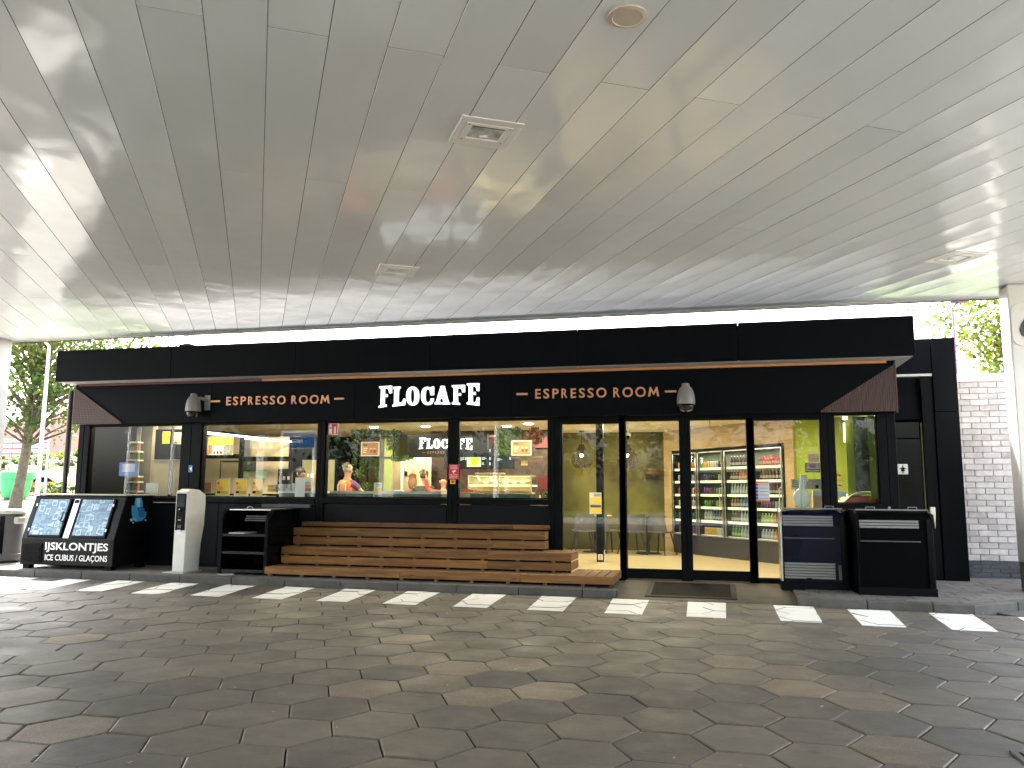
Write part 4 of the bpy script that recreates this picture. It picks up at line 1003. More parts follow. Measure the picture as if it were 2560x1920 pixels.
# ================================================================ ICE CABINET
IX0, IX1, IF, IM = -10.86, -9.12, 11.15, 11.37
ice = thing('ice_cabinet', 'black slanted ice cube freezer cabinet with two blue printed doors', 'ice freezer', ((IX0+IX1)/2, 11.6, .1))
prof = [(IF, .16), (IF, .575), (IM, 1.225), (IM-.01, 1.25), (12.03, 1.275), (12.03, .16)]
obj('body', MB().prism([(IX0, y, z) for y, z in prof], (IX1-IX0, 0, 0)), mat('cabinet_black', (.003, .003, .0036), .3, spec=.15, var=.3, scale=4, rvar=.1, dirt=.2), ice, bevel=.012, seg=2)
obj('top_plate', MB().box(IX0-.01, IX1+.01, IM-.03, 12.05, 1.262, 1.285), mat('top_plate', (.34, .31, .25), .45), ice, bevel=.004)
for fx_ in (IX0+.1, IX1-.1):
    obj('foot', MB().box(fx_-.06, fx_+.06, IF+.02, IF+.14, .095, .16), blackm, ice, bevel=.005)
    obj('foot', MB().box(fx_-.06, fx_+.06, 11.85, 11.97, .095, .16), blackm, ice, bevel=.005)
def S(u, t, o=0.0):     # point on the slanted front
    n = Vector((0, -(1.225-.575), IM-IF)).normalized()
    return Vector((IX0+(IX1-IX0)*u, IF+(IM-IF)*t, .575+(1.225-.575)*t)) + n*o
def slab(u0_, u1_, t0, t1, o0, o1):
    a = [S(u0_, t0, o0), S(u1_, t0, o0), S(u1_, t1, o0), S(u0_, t1, o0)]
    return MB().prism(a, S(0, 0, o1)-S(0, 0, o0))
# ice cube print
m = bpy.data.materials.new('ice_print'); m.use_nodes = True; n = m.node_tree; L = n.links; bs = n.nodes['Principled BSDF']; bs.inputs['Roughness'].default_value = .18
tc = n.nodes.new('ShaderNodeTexCoord'); wob = n.nodes.new('ShaderNodeTexNoise'); wob.inputs['Scale'].default_value = 6
L.new(tc.outputs['Object'], wob.inputs['Vector']); av = n.nodes.new('ShaderNodeMixRGB'); av.inputs[0].default_value = .08; L.new(tc.outputs['Object'], av.inputs[1]); L.new(wob.outputs['Color'], av.inputs[2])
v1 = n.nodes.new('ShaderNodeTexVoronoi'); v1.inputs['Scale'].default_value = 8.5; v1.distance = 'CHEBYCHEV'; v1.feature = 'F1'; L.new(av.outputs[0], v1.inputs['Vector'])
c1_ = n.nodes.new('ShaderNodeValToRGB'); e = c1_.color_ramp.elements; e[0].position = 0; e[0].color = (.10, .22, .34, 1); e[1].position = 1; e[1].color = (.03, .10, .19, 1)
for p_, c_ in ((.20, (.15, .29, .40, 1)), (.32, (.50, .62, .70, 1)), (.42, (.05, .15, .26, 1)), (.55, (.22, .36, .46, 1))): q = c1_.color_ramp.elements.new(p_); q.color = c_
L.new(v1.outputs['Distance'], c1_.inputs[0])
nz = n.nodes.new('ShaderNodeTexNoise'); nz.inputs['Scale'].default_value = 12; nz.inputs['Detail'].default_value = 3; nz.inputs['Distortion'].default_value = 1.2; L.new(tc.outputs['Object'], nz.inputs['Vector'])
cr = n.nodes.new('ShaderNodeValToRGB'); cr.color_ramp.elements[0].position = .35; cr.color_ramp.elements[0].color = (.8, .82, .85, 1); cr.color_ramp.elements[1].position = .65; cr.color_ramp.elements[1].color = (.95, .93, .92, 1); L.new(nz.outputs['Fac'], cr.inputs[0])
mx = n.nodes.new('ShaderNodeMixRGB'); mx.blend_type = 'MULTIPLY'; mx.inputs[0].default_value = 1; L.new(c1_.outputs[0], mx.inputs[1]); L.new(cr.outputs[0], mx.inputs[2]); L.new(mx.outputs[0], bs.inputs['Base Color']); MATS['ice_print'] = m
for (ua, ub, hs) in ((.065, .43, 1), (.535, .91, 0)):
    d_ = obj('freezer_door', slab(ua, ub, .03, .97, .003, .03), blackg, ice, bevel=.006)
    obj('door_print', slab(ua+.02, ub-.02, .08, .94, .0301, .033), m, d_)
    hu = ub-.025 if hs else ua+.02
    obj('handle', MB().tube([S(hu, .62, .03), S(hu, .62, .075), S(hu, .40, .075), S(hu, .40, .03)], .009, 8), blackm, d_)
    for t in (.2, .8): obj('hinge', slab(ua+.0 if hs else ub-.012, ua+.012 if hs else ub, t-.03, t+.03, .028, .045), steel, d_)
obj('steel_strip', slab(.455, .515, .02, .96, .002, .012), mat('strip_steel', (.45, .46, .47), .2, metal=.8), ice)
obj('badge', slab(.462, .508, .86, .94, .0125, .016), blackm, ice)
gr_ = obj('grille_frame', MB().box(IX0+.05, IX0+.42, IF-.018, IF-.001, .20, .50), blackm, ice, bevel=.006)
for k in range(9): obj('grille_slat', MB().box(IX0+.09, IX0+.39, IF-.026, IF-.0185, .23+k*.026, .243+k*.026), blackg, gr_)
wl = mat('white_letter', (.80, .80, .78), .45, var=.02)
def PRY(crp, a, b_, c, d_, Y): p0, p1 = crp(a, b_), crp(c, d_); return PR(p0[0], p0[1], p1[0], p1[1], Y)
c7 = crop(0, 1200, 400/2212)
X0, X1, Z0, Z1 = PRY(c7, 625, 868, 1495, 1008, IF); text('lettering', 'IJSKLONTJES', X0, X1, Z0, Z1, IF-.001, wl, ice, .003, .02)
X0, X1, Z0, Z1 = PRY(c7, 620, 1038, 1482, 1130, IF); text('lettering', 'ICE CUBUS / GLAÇONS', X0, X1, Z0-.012, Z1, IF-.001, wl, ice, .003, .016)
# blue ice crystal emblem on the side
def AXp(x, y, X): v = ray(x, y); t = X/v.x; return Vector((0, 0, CAM_Z))+v*t
def em(pts, m_, o=.003):
    b = MB(); q = [AXp(*c7(x, y), IX1+o*.2) for x, y in pts]; b.prism(q, (o, 0, 0)); return b
b1 = mat('ice_blue_mid', (.03, .25, .50), .4); b2 = mat('ice_blue_dark', (.012, .12, .32), .4); b3 = mat('ice_blue_light', (.22, .50, .68), .4)
for pts, mm, o_ in (([(1815, 470), (1850, 540), (1890, 578), (1960, 560), (2010, 520), (2025, 440), (1900, 420)], b1, .0030), ([(1820, 350), (1818, 450), (1850, 490), (1905, 480), (1905, 390), (1875, 360)], b1, .0036),
                    ([(1862, 300), (1875, 250), (1950, 243), (1968, 300), (1970, 370), (1900, 385), (1862, 360)], b1, .0042), ([(1910, 390), (1960, 375), (1998, 400), (1998, 500), (1960, 520), (1910, 500)], b2, .0048),
                    ([(1885, 255), (1935, 250), (1925, 375), (1890, 378)], b3, .0054), ([(1795, 540), (1825, 530), (1840, 555), (1820, 575), (1798, 568)], b3, .003), ([(1996, 548), (2018, 545), (2022, 562), (2000, 566)], b3, .003), ([(1828, 580), (1850, 580), (1848, 600), (1832, 600)], b3, .003), ([(1830, 510), (1890, 560), (1870, 575), (1840, 545)], b3, .0052)):
    obj('ice_emblem', em(pts, mm, o_), mm, ice)

# ================================================================ LITTER BIN
bn = thing('litter_bin', 'grey and black cylindrical litter bin with pale rim at the left edge', 'litter bin', (-12.15, 12.0, .1))
c0 = (-12.15, 12.0, 0)
obj('bin_body', MB().lathe([(.36, .12), (.40, .14), (.40, .24), (.37, .25), (.37, .92), (.33, .93)], c0, 32), mat('bin_grey', (.16, .16, .17), .45, var=.08), bn, smooth=True)
b = MB()
for k in range(8):
    a = R(-138+k*13); b.prism([Vector(c0)+Vector((.373*math.cos(a+t), .373*math.sin(a+t), .26)) for t in (0, .1, .2)], (0, 0, .64))
obj('dark_front', b, blackg, bn)
obj('rim', MB().lathe([(.30, .93), (.41, .93), (.42, .96), (.40, 1.0), (.28, 1.01)], c0, 32), white, bn, smooth=True)
obj('handle', MB().box(-11.80, -11.72, 11.9, 12.1, .76, .88), white, bn, bevel=.02)

# ================================================================ PAYMENT POST
kx, ky_ = -7.99, 11.20
ks_ = thing('payment_post', 'white free standing payment post with black screen panel before the window', 'payment terminal', (kx, ky_, .1))
ks_.rotation_euler = (0, 0, 0)
side = [(0, .115), (0, 1.33), (.10, 1.375), (.26, 1.36), (.40, 1.29), (.41, 1.15), (.40, .82), (.35, .55), (.335, .3), (.335, .115)]
w = .205
obj('shell', MB().prism([(kx-w/2+y*.12, ky_+y, z) for y, z in side], (w, 0, 0)), mat('kiosk_white', (.66, .645, .60), .38, var=.04, dirt=.15), ks_, bevel=.012, seg=3)
pz = obj('control_panel', MB().box(kx-w/2+.018, kx+w/2-.018, ky_-.006, ky_-.0005, .745, 1.305), blackm, ks_, bevel=.002)
obj('screen', MB().box(kx-w/2+.03, kx+w/2-.04, ky_-.0085, ky_-.0062, 1.105, 1.285), mat('screen_glass', (.008, .012, .03), .08), pz)
obj('keypad_ring', MB().lathe([(.012, 0), (.036, 0), (.036, .004), (.02, .01)], (kx-.01, ky_-.006, 1.045), 16, M=Matrix.Rotation(R(90), 4, 'X')), blackg, pz)
obj('keypad_light', MB().box(kx-.028, kx-.01, ky_-.018, ky_-.016, 1.055, 1.075), paper, pz)
obj('card_reader', MB().box(kx-.06, kx+.04, ky_-.014, ky_-.0065, .865, .965), blackg, pz, bevel=.003)
obj('card_slot', MB().box(kx-.035, kx+.015, ky_-.016, ky_-.0145, .895, .905), grey_l, pz)
obj('keypad', MB().box(kx-.04, kx+.02, ky_-.010, ky_-.0065, .775, .825), grey_d, pz)
obj('receipt_tray', MB().box(kx-.03, kx+.02, ky_-.02, ky_-.0005, .725, .75), white, pz)
obj('sticker', MB().box(kx-.05, kx+.045, ky_-.002, ky_-.0005, .685, .715), paper, ks_)
obj('foot_plate', MB().box(kx-.22, kx+.14, ky_-.07, ky_+.42, .098, .113), grey_l, ks_)

# ================================================================ RACK LEFT
rk = thing('display_rack', 'empty black open fronted display rack left of the wooden bench', 'rack', (-6.9, 11.6, .1))
RX0, RX1, RF, RB = -7.27, -6.47, 11.16, 12.12
pr = [(RF, .15), (RF, .90), (RF+.05, 1.0), (RF+.16, 1.065), (RB, 1.065), (RB, .15)]
for x in (RX0, RX1-.03): obj('side_panel', MB().prism([(x, y, z) for y, z in pr], (.03, 0, 0)), blackg, rk, bevel=.004)
for x in (RX0-.006, RX1-.044): obj('frame_post', MB().prism([(x, RF-.008, .12), (x, RF-.008, .90), (x, RF+.045, 1.01), (x, RF+.15, 1.075), (x, RF+.17, 1.05), (x, RF+.08, .98), (x, RF+.04, .89), (x, RF+.04, .12)], (.05, 0, 0)), blackm, rk, bevel=.004)
obj('back_panel', MB().box(RX0+.03, RX1-.03, RB-.02, RB, .15, 1.06), blackr, rk)
for z in (.165, .43, .69): obj('shelf', MB().box(RX0+.03, RX1-.03, RF+.012, RB-.02, z-.012, z+.012), blackm, rk, bevel=.003)
for z in (.165, .43, .69): obj('shelf_lip', MB().box(RX0+.03, RX1-.03, RF+.004, RF+.012, z-.018, z+.02), mat('lip_dark', (.008, .010, .013), .4, spec=.2), rk)
obj('top_panel', MB().box(RX0+.02, RX1-.02, RF+.17, RB, 1.066, 1.078), blackm, rk)
obj('top_edge', MB().box(RX0+.04, RX1-.01, RF+.155, RF+.169, 1.060, 1.072), steel, rk)
obj('lock_ring', MB().tube([(-6.87+.05*math.cos(t*math.pi/6), RF+.15, 1.072+.045*math.sin(t*math.pi/6)) for t in range(7)], .005, 6), steel, rk)
for k, z in enumerate((.90, .93, .96)): obj('shutter_slat', MB().box(RX0+.35, RX1-.06, RF+.10+k*.02, RF+.112+k*.02, z, z+.018), grey_d, rk)
bd = tag(obj('leaning_board', MB().box(RX0+.18, RX1+.22, 12.13, 12.17, 1.09, 1.145), grey_d), 'dark flat board lying on the top rear of the black rack', 'board')
bd.data.transform(Matrix.Translation((0, -.12, -.0)))
tray = tag(obj('white_tray', MB().box(-7.16, -6.90, RF+.06, RF+.42, .704, .726), mat('tray', (.5, .49, .46), .5), bevel=.004), 'thin pale tray on the upper shelf of the black rack', 'tray')
pz_ = tag(obj('plastic_strip', MB().prism([(-7.22, 11.06, .104), (-7.02, 11.12, .104), (-7.0, 11.16, .104), (-7.19, 11.10, .104)], (0, 0, .02)), mat('clear_plastic', (.3, .33, .28), .3)), 'bit of pale plastic lying under the front of the black rack', 'litter')

# ================================================================ WOODEN BENCH (stepped)
wd1 = wood('bench_wood', (.115, .050, .011), (.29, .138, .038))
ben = thing('stepped_bench', 'stepped bench of three tiers built from brown grooved decking planks', 'bench', (-4, 11.6, .1))
T = [(11.15, .125, .243, -6.49, -1.325, 1), (11.55, .243, .51, -6.45, -1.955, 2), (11.92, .51, .782, -6.46, -2.405, 2)]
rng = random.Random(8)
def plank(x0, x1, y0, y1, z0, z1, name='plank'):
    c = Vector((x0, y0, z0)); o = obj(name, MB().box(0, x1-x0, 0, y1-y0, 0, z1-z0), wd1, ben, bevel=.006, seg=2); o.location = c-ben.location
    return o
sp1 = c3_(1215, 1340); sp2 = c3_(1250, 1200)
for k, (yf, z0, z1, xa, xb, nr) in enumerate(T):
    ynext = T[k+1][0] if k < 2 else 12.16
    hh = (z1-z0)/nr
    xs_ = [xa, [A(780+.3616*500, 1440, yf).x, A(*sp1, yf).x, A(*sp2, yf).x][k], xb] if k else [xa, -4.35, -2.6, xb]
    for r_ in range(nr):
        zz0 = z0+r_*hh+(.02 if (r_ or k == 0) or True else 0); zz1 = z0+(r_+1)*hh-(.0 if r_ == nr-1 else .002)
        if k == 0: zz0 = z0+.012
        for a, b_ in zip(xs_[:-1], xs_[1:]): plank(a+.0015, b_-.0015, yf, yf+.028, zz0, zz1+rng.uniform(-.001, .001))
        plank(xb-.028, xb, yf+.0285, 12.18, zz0, zz1, 'end_plank'); plank(xa, xa+.028, yf+.0285, 12.18, zz0, zz1, 'end_plank')
        x = xa+.05
        while x < xb-.1:
            plank(x, x+.045, yf+.012, yf+.06, z0+r_*hh-.004 if k or r_ else .1, z0+r_*hh+.03, 'spacer_block'); x += .52
    # deck slats running front to back
    x = xa+.03; 
    while x < xb-.03:
        w_ = min(.118, xb-.03-x)
        plank(x, x+w_, yf+.029, (ynext if x+w_ < (T[k+1][4] if k < 2 else 9) else 12.18), z1-.024, z1-.002, 'deck_slat'); x += .132
plank(-6.45, -2.95, 12.165, 12.19, .80, .868, 'back_plank'); plank(-2.947, -2.385, 12.165, 12.19, .80, .868, 'back_plank')
obj('inner_frame', MB().box(-6.40, -1.4, 11.25, 12.1, .10, .20).box(-6.40, -2.05, 11.65, 12.1, .20, .47).box(-6.40, -2.5, 12.0, 12.1, .47, .75), blackr, ben)

# ================================================================ SHUTTERED COOLERS RIGHT
alu = mat('alu_slat', (.20, .20, .195), .5, metal=.3, var=.08, stretch=(1, 20, 20))
navy = mat('navy_panel', (.002, .0035, .012), .28, spec=.12, var=.4, scale=2, rvar=.08)
def cooler(x0, x1, yf, yb, label, slats, pan, H_=1.155):
    root = thing('outdoor_cooler', label, 'cooler', ((x0+x1)/2, yf, .1), 'black outdoor coolers beside the door')
    pr = [(yf, .13), (yf, .95), (yf+.03, 1.05), (yf+.09, 1.12), (yf+.16, H_), (yb, H_), (yb, .13)]
    sidem = steel if x0 < 1.2 else blackm
    obj('side_panel', MB().prism([(x0, y, z) for y, z in pr], (.03, 0, 0)), sidem, root, bevel=.004); obj('side_panel', MB().prism([(x1-.03, y, z) for y, z in pr], (.03, 0, 0)), blackm, root, bevel=.004)
    pin = [(y+.02 if y == yf else y, z-.005 if z > .2 else z) for y, z in pr]
    obj('body', MB().prism([(x0+.031, y+.012, z-.012) for y, z in pr], (x1-x0-.062, 0, 0)), pan, root)
    obj('base', MB().box(x0-.01, x1+.01, yf-.02, yb, .085, .20), blackm, root, bevel=.008)
    obj('top_rail', MB().box(x0+.02, x1-.02, yf+.13, yf+.16, H_-.005, H_+.012), alu, root, bevel=.002)
    for fx_ in (.22, .78):
        xx = x0+(x1-x0)*fx_; b = MB()
        for q in ((xx-.055, xx+.055, .034, .042), (xx-.055, xx-.047, .012, .034), (xx+.047, xx+.055, .012, .034)): b.box(q[0], q[1], yf+.135, yf+.15, H_+q[2], H_+q[3])
        obj('lift_handle', b, alu, root)
    obj('lock_ring', MB().lathe([(.012, 0), (.018, 0), (.018, .01), (.012, .01)], ((x0+x1)/2-.02, yf+.14, H_+.03), 12, M=Matrix.Rotation(R(90), 4, 'X')), alu, root)
    # roller shutter slats: upper ones follow the curved front
    for k in range(slats[0]):
        t0 = .945-k*.0; z = .93+k*.035; dy = 0 if z < .95 else (.006*(k-0)**1.6)
        obj('shutter_slat', MB().box(x0+.035, x1-.16, yf-.004+dy, yf+.012+dy, z, z+.030), alu, root, bevel=.006)
    for k in range(slats[1]):
        z = .235+k*.036; obj('shutter_slat', MB().box(x0+.035, x1-.155, yf-.006, yf+.010, z, z+.031), alu, root, bevel=.006)
    obj('bar', MB().box(x0+.04, x1-.15, yf-.008, yf+.012, .76, .775), grey_d, root)
    if slats[1]:
        obj('lock', MB().box((x0+x1)/2-.1, (x0+x1)/2-.04, yf-.02, yf-.006, .225, .25), blackm, root)
        obj('guide_rail', MB().box(x1-.115, x1-.08, yf-.006, yf+.012, .23, .42), mat('rail_green', (.05, .075, .07), .4), root)
    obj('frame_post', MB().box(x0+.02, x0+.034, yf-.012, yf+.012, .2, .95), blackg, root); obj('frame_post', MB().box(x1-.075, x1-.03, yf-.012, yf+.012, .2, 1.05), blackg, root)
    return root
cooler(.865, 1.70, 11.74, 12.18, 'left black outdoor cooler with pale roller slats at top and bottom', (4, 6), navy)
cooler(1.765, 2.66, 11.33, 12.18, 'right black outdoor cooler, all black below its upper slats', (3, 0), mat('cooler_black', (.0008, .0009, .0012), .5, spec=.03))
ep = thing('corner_bracket', 'pale metal bracket on the right top corner of the right cooler', 'bracket', (2.66, 11.4, 1.15))
obj('bracket_arm', MB().prism([(2.645, 11.33, 1.20), (2.70, 11.33, 1.20), (2.70, 11.33, 1.11), (2.685, 11.33, .93), (2.675, 11.33, 1.10), (2.645, 11.33, 1.12)], (0, .04, 0)), mat('bracket_cream', (.6, .56, .44), .4), ep, bevel=.003)

# ================================================================ DOOR MAT
mt = thing('door_mat', 'black ribbed rubber door mat in a dark frame before the glass doors', 'door mat', (-.3, 11.6, .05))
m0, m1, my0, my1 = -.90, .265, 11.02, 12.05
sh = lambda b: [tuple((x, y, z+slope(y))) for x, y, z in b.v]
for q in ((m0, m1, my0, my0+.07), (m0, m1, my1-.07, my1), (m0, m0+.07, my0+.07, my1-.07), (m1-.07, m1, my0+.07, my1-.07)):
    b = MB().box(q[0], q[1], q[2], q[3], .001, .013); b.v = sh(b); obj('mat_frame', b, mat('mat_frame', (.018, .016, .014), .7, spec=.2), mt)
b = MB().box(m0+.07, m1-.07, my0+.07, my1-.07, .001, .004); b.v = sh(b); obj('mat_base', b, blackr, mt)
b = MB(); x = m0+.08
while x < m1-.085: b.box(x, x+.012, my0+.075, my1-.075, .003, .012); x += .021
b.v = sh(b); obj('mat_ribs', b, mat('mat_rib', (.006, .006, .006), .8, spec=.1), mt, kind='stuff')

# ================================================================ STICKERS AND SIGNS ON THE FRONT
fs = thing('fire_sign', 'small red fire extinguisher sign stuck at the top of the third window', 'sign', (-6, GY, 2.4))
X0, X1, Z0, Z1 = PR(817.4, 1058, 844.2, 1087, GY-.02)
obj('sign_plate', MB().box(X0, X1, GY-.012, GY-.005, Z0, Z1), white, fs); obj('red_field', MB().box(X0+.008, X1-.008, GY-.0135, GY-.0121, Z0+.008, Z1-.008), red, fs)
w_, h_ = X1-X0, Z1-Z0; u_ = lambda a: X0+w_*a; t_ = lambda a: Z0+h_*a; yy = GY-.0137
b = MB().box(u_(.16), u_(.45), yy-.0012, yy, t_(.1), t_(.55)).box(u_(.16), u_(.45), yy-.0012, yy, t_(.64), t_(.78)).box(u_(.24), u_(.37), yy-.0012, yy, t_(.78), t_(.88)).box(u_(.2), u_(.44), yy-.0012, yy, t_(.88), t_(.93)).box(u_(.12), u_(.16), yy-.0012, yy, t_(.6), t_(.86))
obj('extinguisher_symbol', b, wl, fs)
b = MB()
for k in range(4): z = .14+k*.15; b.prism([(u_(.6), yy, t_(z)), (u_(.86-k*.03), yy, t_(z+.16)), (u_(.84), yy, t_(z+.04)), (u_(.72), yy, t_(z-.06))], (0, -.0012, 0))
obj('flame_symbol', b, wl, fs)
cs_ = thing('cctv_sign', 'red sign with white camera symbol and lines of text on the middle post', 'sign', (-4, 12.2, 1.9))
X0, X1, Z0, Z1 = PR(1121.7, 1160.7, 1146.2, 1198.5, 12.2)
obj('sign_plate', MB().box(X0, X1, 12.205, 12.214, Z0, Z1), red, cs_); w_, h_ = X1-X0, Z1-Z0; yy = 12.2048
for k, s_ in enumerate(('WANNEER', 'BEWAKING', 'SYSTEEM')): text('lettering', s_, u_(.14), u_(.86), t_(.88-k*.1), t_(.945-k*.1), yy, wl, cs_, .001, .02)
for k, s_ in enumerate(('FUEL STORE', 'THUISNACHT', 'STOP MOTOR')): text('lettering', s_, u_(.08), u_(.92), t_(.27-k*.1), t_(.33-k*.1), yy, wl, cs_, .001, .02)
b = MB().prism([(u_(.3), yy, t_(.55)), (u_(.68), yy, t_(.62)), (u_(.72), yy, t_(.56)), (u_(.66), yy, t_(.5)), (u_(.34), yy, t_(.5))], (0, -.001, 0)).box(u_(.45), u_(.53), yy-.001, yy, t_(.42), t_(.5)).box(u_(.4), u_(.58), yy-.001, yy, t_(.395), t_(.42))
obj('camera_symbol', b, wl, cs_)
lg = thing('shell_sticker', 'tiny yellow sticker with a red shell emblem under the red sign', 'sticker', (-4, 12.2, 1.6))
X0, X1, Z0, Z1 = PR(1125.4, 1199.5, 1137.6, 1209.7, 12.2)
obj('sticker', MB().box(X0, X1, 12.208, 12.214, Z0, Z1), mat('shell_yellow', (.85, .6, .03), .4), lg)
b = MB().prism([((X0+X1)/2+.030*math.cos(R(a)), 12.2078, (Z0+Z1)/2-.006+.030*math.sin(R(a))) for a in range(0, 181, 20)]+[((X0+X1)/2-.012, 12.2078, Z0+.012), ((X0+X1)/2+.012, 12.2078, Z0+.012)], (0, -.001, 0)); obj('shell_emblem', b, red, lg)
ar = thing('arrow_sticker', 'small blue sticker with a white arrow on the post left of the second window', 'sticker', (-8.6, 12.2, 1.6))
X0, X1, Z0, Z1 = PR(470.5, 1163, 480, 1180.5, 12.2); obj('sticker', MB().box(X0, X1, 12.21, 12.217, Z0, Z1), mat('sticker_blue', (.03, .16, .5), .4), ar)
w_, h_ = X1-X0, Z1-Z0; obj('arrow', MB().prism([(u_(.25), 12.2095, t_(.5)), (u_(.85), 12.2095, t_(.8)), (u_(.85), 12.2095, t_(.2))], (0, -.001, 0)), wl, ar)
hr = thing('rules_poster', 'white poster with orange edges and five round icons on the glass right of the doors', 'poster', (.9, GY, 1.6))
X0, X1, Z0, Z1 = PR(1885.8, 1203.7, 1923.8, 1253.7, GY-.01); w_, h_ = X1-X0, Z1-Z0
obj('poster_sheet', MB().box(X0, X1, GY-.010, GY-.005, Z0, Z1), mat('poster_white', (.55, .57, .60), .5, var=.02), hr)
obj('orange_bar', MB().box(X0, X1, GY-.0115, GY-.0101, Z1-.022, Z1), orange, hr); obj('orange_bar', MB().box(X0, X1, GY-.0115, GY-.0101, Z0, Z0+.022), orange, hr)
for k in range(5):
    obj('icon', MB().lathe([(.022, 0), (.022, .0015)], (u_(.16), GY-.0101, t_(.84-k*.17)), 16, M=Matrix.Rotation(R(90), 4, 'X')), red if k in (0, 3) else MATS['sticker_blue'], hr)
    obj('text_line', MB().box(u_(.32), u_(.9), GY-.0110, GY-.0101, t_(.84-k*.17)-.004, t_(.84-k*.17)+.001), grey_d, hr)

# ================================================================ DOWNPIPE / POST LEFT OF THE CAFE
a_ = A(181, 958, 12.6)
pp = tag(obj('downpipe', MB().tube([(a_.x, 12.6, 0), (a_.x, 12.6, 3.15)], .045, 12), mat('pipe_brown', (.03, .022, .02), .45), smooth=True), 'slim dark brown post from the roof overhang down behind the ice freezer', 'downpipe')
# ================================================================ SHOP INTERIOR
c1 = crop(180, 1040, 300/2212); c2 = crop(490, 1040, 330/2212); cA = crop(700, 1000, 300/1991); cB = crop(940, 1040, 210/1584); cC = crop(1130, 1040, 260/1961)
cP = crop(1300, 1000, 300/2212); cQ = crop(1400, 1200, 240/1593); cF = crop(1660, 1080, 300/1382); cG = crop(1900, 1030, 320/2212)
def IB(name, crp, a, b_, c, d_, Y, m_, parent=None, th=.03, **k):
    X0, X1, Z0, Z1 = PRY(crp, a, b_, c, d_, Y); return obj(name, MB().box(X0, X1, Y, Y+th, Z0, Z1), m_, parent, **k)
def itag(name, crp, a, b_, c, d_, Y, m_, label, cat, th=.03, **k): return tag(IB(name, crp, a, b_, c, d_, Y, m_, None, th, **k), label, cat)
lampw = emitter('lamp_white', (1.0, .93, .78), 14)
tubew = emitter('tube_white', (1.0, .95, .8), 2)
# ---- lamps in the ceiling (discs only; the area lights are added apart from them)
LP_ = [(cA(1560, 455), 'round ceiling lamp inside the shop above the man in the orange vest'), (cB(937, 205), 'round ceiling lamp inside the shop left of the middle post'), (cC(1032, 200), 'round ceiling lamp inside the shop over the plants'), (cC(1445, 152), 'round ceiling lamp inside the shop nearest the doors')]
for q, lab in LP_:
    p = G(q[0], q[1], IC-.01); o = tag(obj('ceiling_lamp', MB().lathe([(.02, 0), (.085, 0), (.09, .012)], (p.x, p.y, IC-.013), 20), lampw), lab, 'lamp', 'ceiling lamps inside the shop')
def area(x, y, z, sx_, sy_, pw, col=(1, .86, .62), nm='shop_light'):
    l = bpy.data.lights.new(nm, 'AREA'); l.shape = 'RECTANGLE'; l.size = sx_; l.size_y = sy_; l.energy = pw*KI; l.color = col
    o = bpy.data.objects.new(nm, l); COL.objects.link(o); o.location = (x, y, z); return o
for (x, y) in ((-9.6, 13.2), (-7.5, 13.6), (-5.3, 13.6), (-3.1, 13.4), (-1.0, 13.6), (.7, 13.4), (-6.2, 16.2), (-3.6, 16.4), (-1.6, 16.4)):
    area(x, y, IC-.012, .55, .55, 31)  # fill lights added in a grid to brighten the shop
    obj('fill_light_frame', MB().box(x-.3, x+.3, y-.3, y+.3, IC-.006, IC-.001), white, B)  # frame made up to go with the added light
# spots washing the oak wall
for u in (.7, 1.6, 2.45, 3.3):
    p = Vector((-1.03, 18.17, 0))+E_*u+NV*-.0+Vector((math.sin(TH), -math.cos(TH), 0))*.42
    l = bpy.data.lights.new('wall_spot', 'SPOT'); l.energy = 18*KI; l.spot_size = R(75); l.spot_blend = .5; l.color = (1, .84, .55); l.shadow_soft_size = .03
    o = bpy.data.objects.new('wall_spot', l); COL.objects.link(o); o.location = (p.x, p.y, IC-.07); t_d = (Vector((-1.03, 18.17, 1.2))+E_*u)-o.location; o.rotation_euler = t_d.to_track_quat('-Z', 'Y').to_euler()
    obj('wall_spot_lamp', MB().lathe([(.03, 0), (.04, .05)], (p.x, p.y, IC-.06), 12), white, B)
for u in (.74, 1.58, 2.42, 3.23):
    p = Vector((-1.03, 18.17, 0))+E_*u+NV*.22; l = bpy.data.lights.new('fridge_light', 'AREA'); l.shape = 'RECTANGLE'; l.size = .7; l.size_y = .12; l.energy = 3.6*KI; l.color = (1, .95, .8)
    o = bpy.data.objects.new('fridge_light', l); COL.objects.link(o); o.location = (p.x, p.y, FL_Z+2.06); o.rotation_euler = (0, 0, TH)
area(1.9, 13.8, 2.6, .3, .3, 9, (1, .95, .7))
